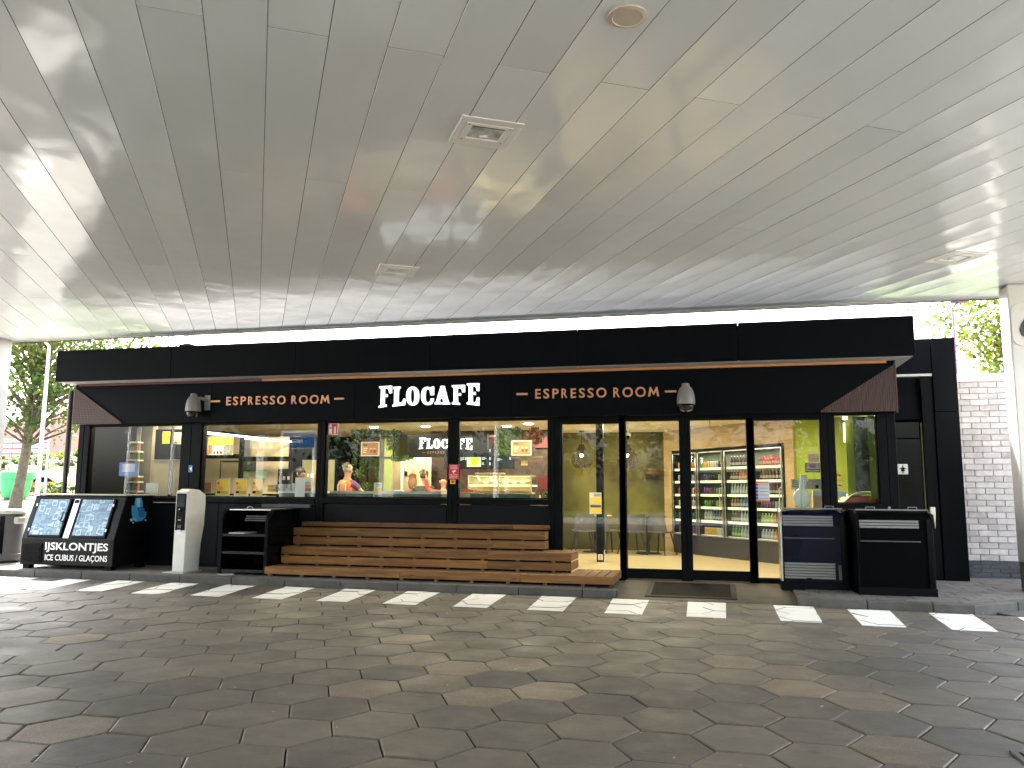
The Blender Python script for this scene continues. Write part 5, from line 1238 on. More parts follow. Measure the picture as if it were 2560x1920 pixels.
# ---- pendant lamps
def pendant(qc, yt, Yp, label, sc_):
    p = A(qc, 1000+.1356*1110, Yp); s_ = (p-Vector((0, 0, CAM_Z))).length/F_PX*.1356
    root = thing('pendant_lamp', label, 'lamp', (p.x, p.y, IC), 'woven pendant lamps'); s_ *= sc_
    z = lambda q: A(qc, 1000+.1356*q, Yp).z
    prof_ = [(45, 825), (52, 870), (85, 915), (120, 955), (155, 1005), (175, 1060), (182, 1110), (178, 1160), (155, 1205), (112, 1245)]
    b = MB(); 
    rr = [(r_*s_, z(q)) for r_, q in prof_]
    n = 26
    for i in range(n):
        t = i/(n-1)*(len(rr)-1); k = min(int(t), len(rr)-2); f = t-k; r_ = rr[k][0]*(1-f)+rr[k+1][0]*f; zz = rr[k][1]*(1-f)+rr[k+1][1]*f
        b.tube([(p.x+r_*math.cos(2*math.pi*j/24), p.y+r_*math.sin(2*math.pi*j/24), zz) for j in range(25)], .0052, 4, False)
    for j in range(30):
        a = 2*math.pi*j/30; b.tube([(p.x+r_*math.cos(a+.1*k*(1 if j % 2 else -1)), p.y+r_*math.sin(a+.1*k*(1 if j % 2 else -1)), zz) for k, (r_, zz) in enumerate(rr)], .006, 4, False)
    obj('lamp_shade', b, mat('rattan_dark', (.030, .024, .016), .8), root)
    obj('cord', MB().tube([(p.x, p.y, IC-.02), (p.x, p.y, rr[0][1]-.05)], .005, 6), blackm, root)
    obj('ceiling_rose', MB().lathe([(.06, -.025), (.06, -.001)], (p.x, p.y, IC), 16), blackm, root)
    obj('lamp_holder', MB().tube([(p.x, p.y, rr[0][1]-.02), (p.x, p.y, z(985))], .02, 8), blackm, root)
    obj('light_bulb', MB().ball((p.x, p.y, z(1022)), .036), emitter('bulb_hot', (1, .85, .55), 30) if 'bulb_hot' not in MATS else MATS['bulb_hot'], root, smooth=True)
    l = bpy.data.lights.new('pendant_light', 'POINT'); l.energy = 7*KI; l.color = (1, .8, .5); l.shadow_soft_size = .04; o = bpy.data.objects.new('pendant_light', l); COL.objects.link(o); o.location = (p.x, p.y, z(1080))
q = cP(1138, 575); yp = G(q[0], q[1], IC).y
pendant(cP(1138, 0)[0], 0, yp, 'black woven onion shaped pendant lamp left of the door frame', 1.0)
pendant(cP(1978, 0)[0], 0, yp, 'black woven onion shaped pendant lamp half hidden by the door frame', 1.0)
# small white dome camera at the ceiling
p = A(*cP(1995, 620), 15.5); wc = thing('dome_camera', 'small white dome camera hanging from the shop ceiling by the second pendant', 'security camera', (p.x, p.y, 2.5))
obj('stem', MB().tube([(p.x, 15.5, IC), (p.x, 15.5, p.z+.02)], .02, 8), white, wc); obj('housing', MB().ball((p.x, 15.5, p.z-.03), .05), white, wc, smooth=True); obj('lens', MB().ball((p.x, 15.46, p.z-.07), .035), blackg, wc, smooth=True)

# ---- black interior post with sockets and a leaflet
ip = thing('interior_post', 'black square post inside the glass with a white double socket at its foot', 'post', (-2.0, 15.0, FL_Z))
X0, X1, Z0, Z1 = PRY(cQ, 612, -900, 712, 1362, 14.97)
obj('shaft', MB().box(-2.07, -1.945, 14.97, 15.12, FL_Z, IC), blackm, ip)
IB('socket_plate', cQ, 630, 1232, 710, 1330, 14.955, mat('socket_ivory', (.62, .58, .45), .4), ip, .014, bevel=.004)
for zq in (1262, 1298):
    q = A(*cQ(668, zq), 14.95); obj('socket', MB().lathe([(.014, 0), (.016, .004)], (q.x, 14.955, q.z), 12, M=Matrix.Rotation(R(90), 4, 'X')), mat('socket_brown', (.35, .30, .12), .5), ip)
IB('cable_strip', cQ, 718, 1168, 742, 1362, 15.0, white, ip, .02)
lf = thing('leaflet', 'grey and amber information leaflet on the black post behind the glass', 'poster', (-2.1, 14.9, 1.4))
IB('sheet', cQ, 490, 208, 688, 562, 14.93, grey_l, lf, .01)
IB('amber_block', cQ, 500, 292, 680, 402, 14.925, mat('amber_print', (.62, .38, .05), .5), lf, .004); IB('amber_block', cQ, 506, 462, 680, 548, 14.925, MATS['amber_print'], lf, .004); IB('dark_band', cQ, 504, 414, 680, 455, 14.925, grey_d, lf, .004)
for k in range(2): IB('text_line', cQ, 560, 232+k*26, 672, 242+k*26, 14.925, grey_d, lf, .004)

# ---- tables and chairs
chm = mat('chair_grey', (.085, .088, .095), .5); chl = mat('chair_leg_dark', (.02, .02, .02), .6)
def make_chair():
    r_ = thing('cafe_chair', 'x', 'chair')
    b = MB(); n = 9; rows = []
    for j in range(7):
        t = j/6; z = .46+.36*t; wv = .235-.05*t*t
        rows.append([(math.sin((i/(n-1)-.5)*2.3)*wv*1.05, .22-(1-math.cos((i/(n-1)-.5)*2.3))*.16+t*.06, z) for i in range(n)])
    for off in (0, .018):
        for rw in rows:
            for x, y, z in rw: b.v.append((x, y+off, z))
    N1 = len(rows)*n
    for o_ in (0, N1):
        for j in range(len(rows)-1):
            for i in range(n-1): q = [o_+j*n+i, o_+j*n+i+1, o_+(j+1)*n+i+1, o_+(j+1)*n+i]; b.f.append(tuple(q if o_ == 0 else q[::-1]))
    for i in range(n-1): b.f.append(((len(rows)-1)*n+i, (len(rows)-1)*n+i+1, N1+(len(rows)-1)*n+i+1, N1+(len(rows)-1)*n+i))
    obj('backrest', b, chm, r_, smooth=True)
    obj('seat', MB().prism([Vector((x, y, .44)) for x, y in ((-.22, -.2), (.22, -.2), (.235, .1), (.17, .24), (-.17, .24), (-.235, .1))], (0, 0, .035)), chm, r_, bevel=.015, seg=2)
    for sx_ in (-1, 1):
        for sy_ in (-1, 1): obj('leg', MB().tube([(sx_*.14, sy_*.13, .44), (sx_*.23, sy_*.22, 0)], [.018, .012], 8), chl, r_)
    return r_
ch = make_chair(); chs = [(-2.62, 17.0, 200, 'grey tub chair with slim dark legs left of the black post'), (-2.12, 17.25, 130, 'grey tub chair partly hidden by the black post'), (-1.62, 16.95, 210, 'dark chair at the round table behind the left door'), (-1.05, 17.1, 150, 'dark chair at the right of the round table behind the left door')]
for k, (x, y, a, lab) in enumerate(chs):
    o = ch if k == 0 else copy_tree(ch)
    o.location = (x, y, FL_Z); o.rotation_euler = (0, 0, R(a)); o['label'] = lab; o['group'] = 'grey chairs inside the shop'
def table(x, y, label, m_):
    t = thing('cafe_table', label, 'table', (x, y, FL_Z)); obj('tabletop', MB().lathe([(.36, .74), (.37, .745), (.37, .765), (.36, .77)], (x, y, FL_Z), 28), m_, t)
    obj('pedestal', MB().tube([(x, y, FL_Z+.02), (x, y, FL_Z+.74)], .035, 10), chl, t); obj('foot', MB().lathe([(.25, 0), (.25, .02), (.05, .03)], (x, y, FL_Z), 24), chl, t)
table(-2.45, 17.45, 'round cafe table with pale wooden top left of the black post', MATS['oak_panel']); table(-1.33, 17.3, 'round cafe table with dark top behind the left glass door', grey_d)
# bench nook side panel
tag(obj('wall_basket', MB().lathe([(.05, 0), (.16, .05), (.18, .12), (.14, .16)], (-1.28, 18.05, 1.72), 14), mat('basket_brown', (.10, .06, .02), .9)), 'brown woven wall basket on the green wall under the second pendant', 'basket')

# ---- W1: back corner with magazine niche
nk = thing('magazine_rack', 'lit wall niche with shelves of magazines and boxes behind the first window', 'shelf', (-10, 13.4, 1))
Yn = 13.45
IB('cream_post', c1, 815, 190, 885, 1440, Yn, cream, nk); IB('cream_post', c1, 1455, 190, 1530, 1440, Yn, cream, nk)
IB('niche_back', c1, 885, 205, 1230, 1440, Yn+.12, mat('niche_back', (.33, .32, .29), .6), nk)
for z in (470, 640, 800, 1100, 1200, 1375): IB('shelf', c1, 880, z, 1215, z+30, Yn-.06, mat('shelf_cream', (.6, .56, .44), .5), nk, .16)
rng = random.Random(12)
for (ya, yb) in ((515, 630), (680, 795), (1115, 1190), (1250, 1370)):
    x = 890
    while x < 1190:
        w_ = rng.randint(40, 90); IB('magazine', c1, x, ya+rng.randint(0, 20), x+w_-4, yb, Yn-.03, mat('mag%d' % rng.randint(0, 5), (rng.uniform(.05, .5), rng.uniform(.03, .25), rng.uniform(.02, .18)), .5), nk, .05); x += w_
area(A(*c1(1050, 215), Yn).x, Yn-.15, 2.45, .2, .08, 5)
itag('dark_cabinet', c1, 355, 215, 600, 1410, Yn+.05, blackg, 'tall glossy black cabinet behind the left part of the first window', 'cabinet')
itag('blue_reflection', c1, 870, 858, 1205, 1108, 12.33, mat('window_blue', (.06, .13, .42), .4), 'blue bordered sign reflection painted in the first window', 'notice', .004)  # flat blue panel stands in for a sign reflected in the glass
itag('reflection_centre', c1, 930, 885, 1160, 1030, 12.326, mat('reflection_pale', (.38, .40, .52), .5), 'pale middle of the painted blue reflection in the first window', 'notice', .003)  # pale centre of the same painted reflection
pc = thing('partition', 'cream partition with dark upper screen at the right of the first window', 'partition', (-9, 13.2, 1))
IB('cream_panel', c1, 1490, 805, 2060, 1700, 13.2, cream, pc); IB('dark_screen', c1, 1530, 245, 2080, 800, 13.18, blackg, pc); IB('frame_post', c1, 1800, 190, 1835, 1490, 13.1, blackm, pc); IB('seam', c1, 1845, 805, 1853, 1500, 13.19, grey_d, pc)
ys_ = thing('yellow_notice', 'yellow notice with small emblem on the dark screen behind the first window', 'notice', (-9, 13.1, 2.2))
IB('sheet', c1, 1668, 290, 1800, 510, 13.12, yel, ys_, .01); IB('sheet', c1, 1832, 305, 2015, 520, 13.12, mat('pale_yellow', (.72, .62, .30), .5), ys_, .01)
q = A(*c1(1722, 360), 13.11); obj('emblem', MB().lathe([(.016, 0), (.022, 0), (.022, .002), (.016, .002)], (q.x, 13.118, q.z), 16, M=Matrix.Rotation(R(90), 4, 'X')), orange, ys_)
IB('text_line', c1, 1765, 350, 1795, 400, 13.115, orange, ys_, .004); IB('red_mark', c1, 1885, 470, 1938, 500, 13.115, red, ys_, .004)
itag('clear_stand', c1, 1360, 1235, 1580, 1425, 12.6, mat('acrylic', (.5, .52, .45), .3, var=.03), 'pale acrylic leaflet stand on the sill of the first window', 'stand', .01).hide_render = False

# ---- W2: glazed counter booth, posters, barista
bt = thing('counter_booth', 'black framed cream booth with bright tube lamps behind the second window', 'booth', (-7.6, 13.6, 1))
def seg3(crp, a, b_, Ya, c, d_, Yb, r_, m_, nm, par): p0 = A(*crp(a, b_), Ya); p1 = A(*crp(c, d_), Yb); return obj(nm, MB().tube([p0, p1], r_, 6), m_, par)
seg3(c2, 165, 300, 13.0, 880, 352, 13.7, .012, tubew, 'tube_lamp', bt); seg3(c2, 820, 382, 13.65, 1600, 432, 14.5, .012, tubew, 'tube_lamp', bt)
seg3(c2, 170, 268, 13.0, 1600, 425, 14.5, .010, tubew, 'tube_lamp', bt)
IB('cream_back', c2, 100, 355, 1540, 1300, 14.6, cream, bt); IB('shade_panel', c2, 765, 375, 900, 700, 14.55, grey, bt)
for (a, b_, c, d_, Y_) in ((130, 640, 760, 712, 13.9), (720, 680, 1600, 760, 14.3)): IB('frame_bar', c2, a, b_, c, d_, Y_, blackm, bt, .06)
for (a, b_, c, d_, Y_) in ((712, 350, 770, 1290, 13.92), (1550, 435, 1600, 1180, 14.35), (88, 250, 135, 1290, 13.3)): IB('frame_post', c2, a, b_, c, d_, Y_, blackm, bt, .06)
IB('seam', c2, 402, 745, 414, 1045, 14.59, grey_d, bt); IB('door_head', c2, 435, 745, 745, 775, 14.58, grey_d, bt)
ps = thing('yellow_poster', 'large yellow and white poster with small figures behind the second window', 'poster', (-8, 13.5, 2))
IB('sheet', c2, 150, 345, 622, 652, 13.85, mat('poster_cream', (.72, .68, .52), .5), ps, .01); IB('yellow_top', c2, 212, 350, 622, 490, 13.845, yel, ps, .004); IB('red_strip', c2, 208, 480, 264, 628, 13.84, orange, ps, .004)
IB('picture', c2, 455, 480, 605, 640, 13.842, mat('photo_grey', (.25, .27, .22), .5, var=.5, scale=40), ps, .003)
X0, X1, Z0, Z1 = PRY(c2, 322, 388, 512, 426, 13.84); text('lettering', 'TOTAL WASSEN', X0, X1, Z0, Z1, 13.845, orange, ps, .002, .02)
q = A(*c2(290, 412), 13.84); obj('emblem', MB().lathe([(.022, 0), (.03, 0), (.03, .002), (.022, .002)], (q.x, 13.844, q.z), 16, M=Matrix.Rotation(R(90), 4, 'X')), orange, ps)
for x in (300, 358, 412): IB('figure', c2, x-10, 590, x+14, 632, 13.84, blackr, ps, .004)
for k, (xa, xb, lab) in enumerate(((325, 560, 'yellow card in grey stand on the window sill, leftmost of three'), (638, 876, 'yellow card in grey stand on the window sill, middle of three'), (918, 1112, 'yellow card in grey stand on the window sill, rightmost of three'))):
    yc = thing('sill_card', lab, 'card', (-7.8, 12.5, 1.3), 'yellow cards on the sill')
    IB('stand', c2, xa, 1045, xb, 1338, 12.52, grey_l, yc, .012); IB('card', c2, xa+18, 1062, xb-12, 1322, 12.515, yel, yc, .004)
    q = A(*c2(xa+52, 1128), 12.51); obj('emblem', MB().lathe([(.02, 0), (.022, .002)], (q.x, 12.514, q.z), 14, M=Matrix.Rotation(R(90), 4, 'X')), red, yc)
    X0, X1, Z0, Z1 = PRY(c2, xa+30, 1180, xa+130, 1232, 12.51); text('lettering', 'SPAREN\nSTICKERS', X0, X1, Z0, Z1, 12.515, orange, yc, .002, .02)
    IB('dark_label', c2, xa+28, 1258, xa+82, 1296, 12.511, blackr, yc, .003)
    for j in range(3): IB('text_line', c2, xa+90, 1262+j*16, xb-30, 1268+j*16, 12.511, grey_d, yc, .003)
itag('picture_card', c2, 145, 1112, 255, 1285, 12.56, mat('card_rust', (.35, .12, .05), .5, var=.5, scale=30), 'small rust coloured picture card at the left of the second window', 'card', .01)
itag('window_shelf', c2, 90, 1338, 1135, 1372, 12.42, mat('shelf_stone', (.52, .48, .36), .5), 'pale window shelf holding the three yellow cards', 'shelf', .4)
ct = thing('service_counter', 'grey service counter with light top running behind the windows', 'counter', (-5, 12.9, FL_Z))
za = A(*cA(1000, 1520), 12.6).z
obj('counter_top', MB().box(-7.05, -6.28, 12.45, 13.1, za-.03, za+.01), grey_l, ct); obj('counter_top', MB().box(-6.12, -4.2, 12.45, 13.1, za-.03, za+.01), grey_l, ct)
obj('counter_front', MB().box(-7.05, -4.2, 12.47, 13.05, FL_Z, za-.031), mat('counter_slate', (.05, .062, .068), .4, var=.3, scale=6), ct)
obj('counter_front', MB().box(-3.72, -2.75, 12.47, 13.05, FL_Z, za-.02), mat('counter_green', (.03, .05, .04), .35, var=.3), ct)
for k, x in enumerate((1335, 1425, 1520, 1605)):
    p0 = A(*c2(x+42, 1278), 12.75); b = MB().lathe([(.035, 0), (.045, .11), (.04, .11)], (p0.x, 12.75, za+.01), 14); tag(obj('paper_cup_stack', b, mat('cup_grey', (.30, .34, .42), .4), smooth=True), 'grey blue cup stack on the counter by the barista, %s from the left' % ORD[k], 'cup', 'cup stacks on the counter')
itag('red_tray', c2, 1390, 1185, 1900, 1206, 12.85, red, 'long thin red tray edge behind the cups on the counter', 'tray', .05)
itag('white_sheet', c2, 1660, 1030, 1825, 1360, 12.42, paper, 'white paper sheet hung in the second window before the barista', 'paper', .004)
itag('beige_box', c2, 1200, 1155, 1345, 1272, 12.7, mat('cardboard', (.45, .32, .14), .7), 'beige cardboard box on the counter left of the cups', 'box', .2)
itag('till_screen', c2, 1925, 1250, 1992, 1360, 12.55, mat('pink_card', (.55, .30, .28), .5), 'small pink card at the right corner of the second window', 'card', .01)
cm = thing('coffee_machine', 'black and steel coffee machine on the back counter beside the barista', 'coffee machine', (-7.4, 14, 1))
IB('housing', c2, 1368, 890, 1410, 1200, 14.0, blackm, cm, .4); IB('top_panel', c2, 1410, 885, 1600, 930, 14.0, blackm, cm, .4); IB('drip_tray', c2, 1410, 1150, 1600, 1200, 14.0, blackm, cm, .4); IB('back', c2, 1410, 930, 1600, 1150, 14.3, mat('machine_mottled', (.22, .2, .12), .3, var=.7, scale=22), cm, .05)
for x in (1450, 1530): IB('spout', c2, x, 1010, x+22, 1070, 14.05, steel, cm, .05)
pb = thing('pin_board', 'dark pin board with green notes behind the second window', 'board', (-7.6, 14.5, 1.8))
IB('board', c2, 800, 745, 1000, 930, 14.54, mat('board_mix', (.10, .12, .09), .6, var=.6, scale=25), pb, .02)
for (a, b_, c, d_) in ((785, 935, 888, 1032), (1010, 905, 1180, 1040), (850, 760, 905, 820)): IB('note', c2, a, b_, c, d_, 14.52, mat('note_green', (.22, .42, .20), .6), pb, .006)
for k, (a, b_, c, d_, cc) in enumerate(((1862, 965, 1890, 1020, 'poster_white'), (1915, 965, 1975, 1030, 'poster_white'), (1830, 1100, 1900, 1180, 'window_blue'), (1975, 985, 2005, 1080, 'card_rust'))):
    itag('wall_card', c2, a, b_, c, d_, 14.8, MATS[cc], ['narrow pale card on the wall right of the barista head', 'square pale card on the wall at the right of the second window', 'blue card low on the wall behind the white sheet', 'rust red card at the right edge of the second window'][k], 'card', .01)
itag('grey_partition', c2, 1775, 735, 2300, 1300, 15.0, mat('partition_olive', (.30, .29, .17), .6), 'plain olive grey partition behind the barista', 'partition', .05)

# ---- hanging plants
leafg = [mat('leaf_green', (.035, .10, .014), .55, var=.4, scale=30), mat('leaf_light', (.10, .20, .03), .5, var=.4, scale=30), mat('leaf_rust', (.14, .05, .018), .6, var=.4, scale=30)]
def foliage(boxes, n, size, m_, name, label, root=None, cat='plant', rng=random.Random(33), hang=True):
    b = MB()
    for (crp, a, b_, c, d_, Y_, dy) in boxes:
        X0, X1, Z0, Z1 = PRY(crp, a, b_, c, d_, Y_)
        for k in range(n):
            x, y, z = rng.uniform(X0, X1), Y_+rng.uniform(-dy, dy), rng.uniform(Z0, Z1); s_ = size*rng.uniform(.6, 1.3)
            d1 = Vector((rng.uniform(-1, 1), rng.uniform(-.6, .6), rng.uniform(-1.3, .5) if hang else rng.uniform(-.6, 1))).normalized()*s_; d2 = d1.cross(Vector((rng.uniform(-1, 1), rng.uniform(-1, 1), rng.uniform(-1, 1)))).normalized()*s_*.42
            c0_ = Vector((x, y, z)); b.add([c0_-d1*.5, c0_+d2*.5, c0_+d1*.5, c0_-d2*.5], [(0, 1, 2, 3)])
    if root: return obj(name, b, m_, root)
    return tag(obj(name, b, m_), label, cat)
ph = thing('plant_shelf', 'black hanging shelf frame with trailing green plants above the man in the orange vest', 'plant stand', (-5.6, 15, 2))
for x in (1240, 1445): IB('frame_post', cA, x, 600, x+26, 1370, 15.0, blackm, ph, .03)
IB('shelf_bar', cA, 1250, 940, 1900, 968, 15.0, blackm, ph, .3); IB('shelf_bar', cA, 1250, 600, 1900, 622, 15.0, blackm, ph, .3); IB('frame_post', cA, 1870, 480, 1895, 960, 15.0, blackm, ph, .03)
foliage([(cA, 1230, 510, 1420, 600, 14.95, .2), (cA, 1340, 500, 1800, 590, 15.0, .2), (cA, 1230, 560, 1300, 700, 14.9, .1)], 160, .10, leafg[0], 'trailing_plant', '', ph)
foliage([(cA, 1330, 970, 1400, 1260, 14.95, .08), (cA, 1480, 970, 1610, 1180, 14.95, .1), (cA, 1600, 1080, 1625, 1310, 14.95, .05), (cA, 1210, 700, 1260, 1080, 14.9, .08)], 70, .055, leafg[0], 'trailing_plant', '', ph)
foliage([(cB, 330, 280, 460, 340, 15.0, .15), (cB, 250, 380, 370, 640, 15.0, .15), (cB, 290, 760, 600, 830, 15.1, .1)], 110, .09, leafg[0], 'trailing_plant', '', ph)
foliage([(cA, 1250, 1150, 1330, 1290, 14.9, .08), (cB, 300, 770, 600, 850, 15.0, .1)], 40, .06, leafg[1], 'trailing_plant', '', ph)
foliage([(cC, 870, 250, 1180, 560, 15.0, .3), (cC, 900, 560, 1080, 720, 15.0, .2)], 420, .09, leafg[1], 'hanging_plant', 'large bushy pale green hanging plant behind the fourth window', None)
foliage([(cC, 930, 230, 1300, 400, 15.1, .3)], 160, .09, leafg[0], 'hanging_plant', 'dark green hanging plant at the ceiling behind the fourth window', None)
foliage([(cC, 1430, 290, 1690, 420, 14.6, .2), (cC, 1520, 240, 1620, 300, 14.6, .1), (cC, 1560, 420, 1680, 500, 14.6, .1)], 130, .10, leafg[2], 'hanging_plant', 'rust brown leafed hanging plant near the right end of the fourth window', None)
foliage([(cC, 1750, 1430, 1830, 1540, 12.9, .05)], 60, .05, leafg[0], 'small_plant', 'small green potted plant in the lower right corner of the fourth window', None)
foliage([(cA, 1370, 1370, 1490, 1500, 14.3, .08)], 130, .05, leafg[0], 'small_plant', 'small dark green plant on the counter right of the orange vest', None)
brown = mat('poster_brown', (.34, .155, .06), .5, var=.25, scale=8); pcream = mat('poster_frame', (.62, .55, .36), .5)
def cofposter(crp, a, b_, c, d_, Y_, label):
    r_ = thing('coffee_poster', label, 'poster', A(*crp((a+c)/2, (b_+d_)/2), Y_))
    IB('frame', crp, a, b_, c, d_, Y_, pcream, r_, .02); w_, h_ = c-a, d_-b_
    IB('print', crp, a+w_*.05, b_+h_*.06, c-w_*.05, d_-h_*.06, Y_-.004, brown, r_, .003)
    for fx_ in (.56, .76):
        p0 = A(*crp(a+w_*fx_, b_+h_*.72), Y_-.008); s_ = (A(*crp(c, b_), Y_)-A(*crp(a, b_), Y_)).x
        obj('cup_picture', MB().prism([(p0.x-s_*.07, Y_-.006, p0.z+s_*.14), (p0.x+s_*.07, Y_-.006, p0.z+s_*.14), (p0.x+s_*.055, Y_-.006, p0.z-s_*.03), (p0.x-s_*.055, Y_-.006, p0.z-s_*.03)], (0, -.002, 0)), mat('cup_picture', (.12, .05, .02), .5, var=.6, scale=40), r_)
        obj('foam_picture', MB().prism([(p0.x-s_*.07, Y_-.0065, p0.z+s_*.20), (p0.x+s_*.07, Y_-.0065, p0.z+s_*.20), (p0.x+s_*.07, Y_-.0065, p0.z+s_*.13), (p0.x-s_*.07, Y_-.0065, p0.z+s_*.13)], (0, -.002, 0)), mat('foam_picture', (.5, .38, .24), .5), r_)
    IB('logo', crp, a+w_*.12, b_+h_*.15, a+w_*.35, b_+h_*.28, Y_-.006, grey_d, r_, .002)
    for k in range(3): IB('text_line', crp, a+w_*.12, b_+h_*(.42+k*.14), a+w_*(.38-.05*k), b_+h_*(.48+k*.14), Y_-.006, pcream, r_, .002)
cofposter(cA, 1345, 695, 1642, 930, 14.8, 'brown coffee poster in pale frame behind the third window, left one'); cofposter(cC, 1120, 460, 1495, 742, 14.2, 'brown coffee poster in pale frame behind the fourth window, right one')
itag('poster_shelf', cC, 1080, 768, 1690, 780, 14.3, mat('shelf_bronze', (.22, .18, .10), .5), 'thin bronze rail under the right coffee poster', 'rail', .1)

# ---- interior sign, back walls, doorway
isg = thing('interior_sign', 'dark slate board inside the shop with small lit name and copper lettering', 'sign', (-4.5, 16, 2.3))
X0 = A(*cB(590, 560), 16).x; X1 = A(*cC(665, 560), 16).x; Z1 = A(1100, 1085.5, 16).z; Z0 = A(1100, 1143, 16).z
obj('slate_board', MB().box(X0, X1, 16.0, 16.12, Z0, Z1), dark_tex, isg)
def conv_in(x, y):
    nx_, ny_ = LC(x, y); t = (nx_-947.2)/(1198-947.2); ym = 1037-(t-.5)*-0; sxx = (1180.6-1047.7)/(1198-947.2)
    # undo the facade slope, then lay out on the inner board
    yl = ny_+ (t-.5)*9.5
    p = A(1047.7+t*(1180.6-1047.7), 1109+(yl-988.5)*sxx, 15.99); return p.x, p.z
for n_, lp in FL.items(): traced('letter', lp, conv_in, 15.985, .01, bulb, isg)
L3 = []
for c, a, b_, c_, d_ in es1:
    t0 = (a-253)/1754; t1 = (c_-253)/1754; hq = (d_-b_)/115*3.4; L3.append((c, 1055.4+t0*115, 1131.2-hq, 1055.4+t1*115, 1131.2+hq))
espresso(isg, L3, 15.99, copper, .008, .02)
IB('hanger', cB, 1343, 268, 1370, 345, 16.0, blackm, isg, .03)
dbw = thing('dark_wall', 'dark brown brick feature wall deep inside the shop', 'wall', (-4, 17.4, FL_Z))
X0, X1, Z0, Z1 = PRY(cB, 1032, 340, 3300, 1560, 17.2)
obj('wall_face', MB().box(X0, A(1376, 1150, 17.2).x, 17.2, 17.28, FL_Z, IC), brickd, dbw)
IB('red_panel', cC, 1560, 390, 1830, 600, 17.15, mat('panel_wine', (.16, .012, .012), .5), dbw, .03); IB('red_panel', cC, 680, 345, 810, 500, 17.15, MATS['panel_wine'], dbw, .03); IB('pale_bar', cC, 672, 360, 810, 395, 17.0, pcream, dbw, .03)
for k in range(6): IB('wine_slat', cC, 1600+k*42, 1130, 1622+k*42, 1380, 17.1, MATS['panel_wine'], dbw, .03)
rd = thing('rear_doorway', 'open cream doorway with grey door leaf at the back of the shop', 'door', (-5.9, 16.6, FL_Z))
IB('cream_wall', cB, 700, 780, 1034, 1700, 16.9, mat('doorway_cream', (.66, .55, .33), .6), rd); IB('door_leaf', cB, 510, 815, 692, 1700, 16.7, mat('door_greige', (.36, .33, .26), .5), rd); IB('pale_post', cB, 462, 850, 508, 1700, 16.6, mat('post_pale', (.66, .68, .62), .4), rd); IB('lock', cB, 537, 1045, 585, 1127, 16.68, blackr, rd, .02)
IB('wood_edge', cB, 285, 860, 322, 1700, 16.9, mat('edge_orange', (.33, .15, .04), .6), rd); IB('side_panel', cB, 322, 860, 470, 1700, 16.95, mat('panel_drab', (.34, .28, .17), .6), rd)
itag('green_column', cB, 150, 200, 290, 1700, 16.8, limed, 'green column at the back of the shop right of the trailing plants', 'column', .2)
# ---- menu screens
ms = thing('menu_screen', 'black menu screens with lime picture and pale price lines behind the fourth window', 'screen', (-3.6, 15.9, 2))
IB('screen', cC, -150, 640, 1180, 1000, 15.9, mat('screen_black', (.008, .009, .01), .12), ms, .04)
lit = emitter('screen_text', (.45, .62, .75), .5)
IB('lime_picture', cC, 280, 778, 545, 958, 15.885, emitter('screen_cream', (.55, .6, .35), .5), ms, .006)
X0, X1, Z0, Z1 = PRY(cC, 335, 782, 512, 920, 15.88)
obj('lime_fruit', MB().prism([((X0+X1)/2+(X1-X0)/2*math.cos(R(a)), 15.882, Z1-.02+(Z1-Z0)*min(.1, math.sin(R(a)))) for a in range(0, -181, -15)]+[(X0, 15.882, Z1), (X1, 15.882, Z1)], (0, -.003, 0)), emitter('lime_glow', (.30, .72, .02), .7), ms)
rng = random.Random(6)
for (a, b_, n_) in ((145, 780, 4), (558, 780, 3), (558, 875, 3), (845, 640, 6), (855, 800, 3)):
    for k in range(n_): IB('text_line', cC, a, b_+k*17, a+rng.randint(40, 95), b_+k*17+8, 15.89, lit, ms, .005)
for (a, b_) in ((705, 625), (250, 778), (703, 780), (703, 875), (1085, 775)): IB('price_line', cC, a, b_, a+22, b_+50, 15.89, lit, ms, .005)
# ---- display case with bread
dc = thing('display_case', 'glass display case with lit shelves of bread rolls behind the fourth window', 'display case', (-3.3, 13.6, FL_Z))
IB('top_shelf', cC, 290, 1112, 1490, 1135, 13.5, mat('case_steel', (.5, .47, .36), .35, metal=.3), dc, .4); IB('mid_shelf', cC, 300, 1295, 1490, 1325, 13.5, emitter('case_glow', (1, .85, .5), .55), dc, .5); IB('base_shelf', cC, 130, 1440, 1510, 1465, 13.45, pcream, dc, .6)
IB('case_back', cC, 300, 1135, 1480, 1440, 14.05, mat('case_back', (.22, .2, .11), .5), dc); IB('case_body', cC, 130, 1466, 1510, 1560, 13.5, steel, dc, .5)
for x in (290, 860, 1478): IB('frame_post', cC, x, 1120, x+22, 1455, 13.48, mat('case_post', (.5, .45, .3), .4), dc, .03)
obj('curved_glass', MB().box(*[A(*cC(300, 1300), 13.45).x, A(*cC(1480, 1300), 13.45).x], 13.44, 13.446, A(*cC(800, 1440), 13.45).z, A(*cC(800, 1130), 13.45).z), GL, dc)
for (a, b_) in ((480, 1120), (710, 1120)): seg3(cC, a, b_, 13.6, a+42, b_+95, 13.55, .012, tubew, 'case_lamp', dc)
area(A(*cC(900, 1150), 13.7).x, 13.75, A(*cC(900, 1140), 13.7).z-.03, 1.1, .1, 9)
brm2 = mat('bread', (.50, .27, .09), .7, var=.35, scale=20); rng = random.Random(14)
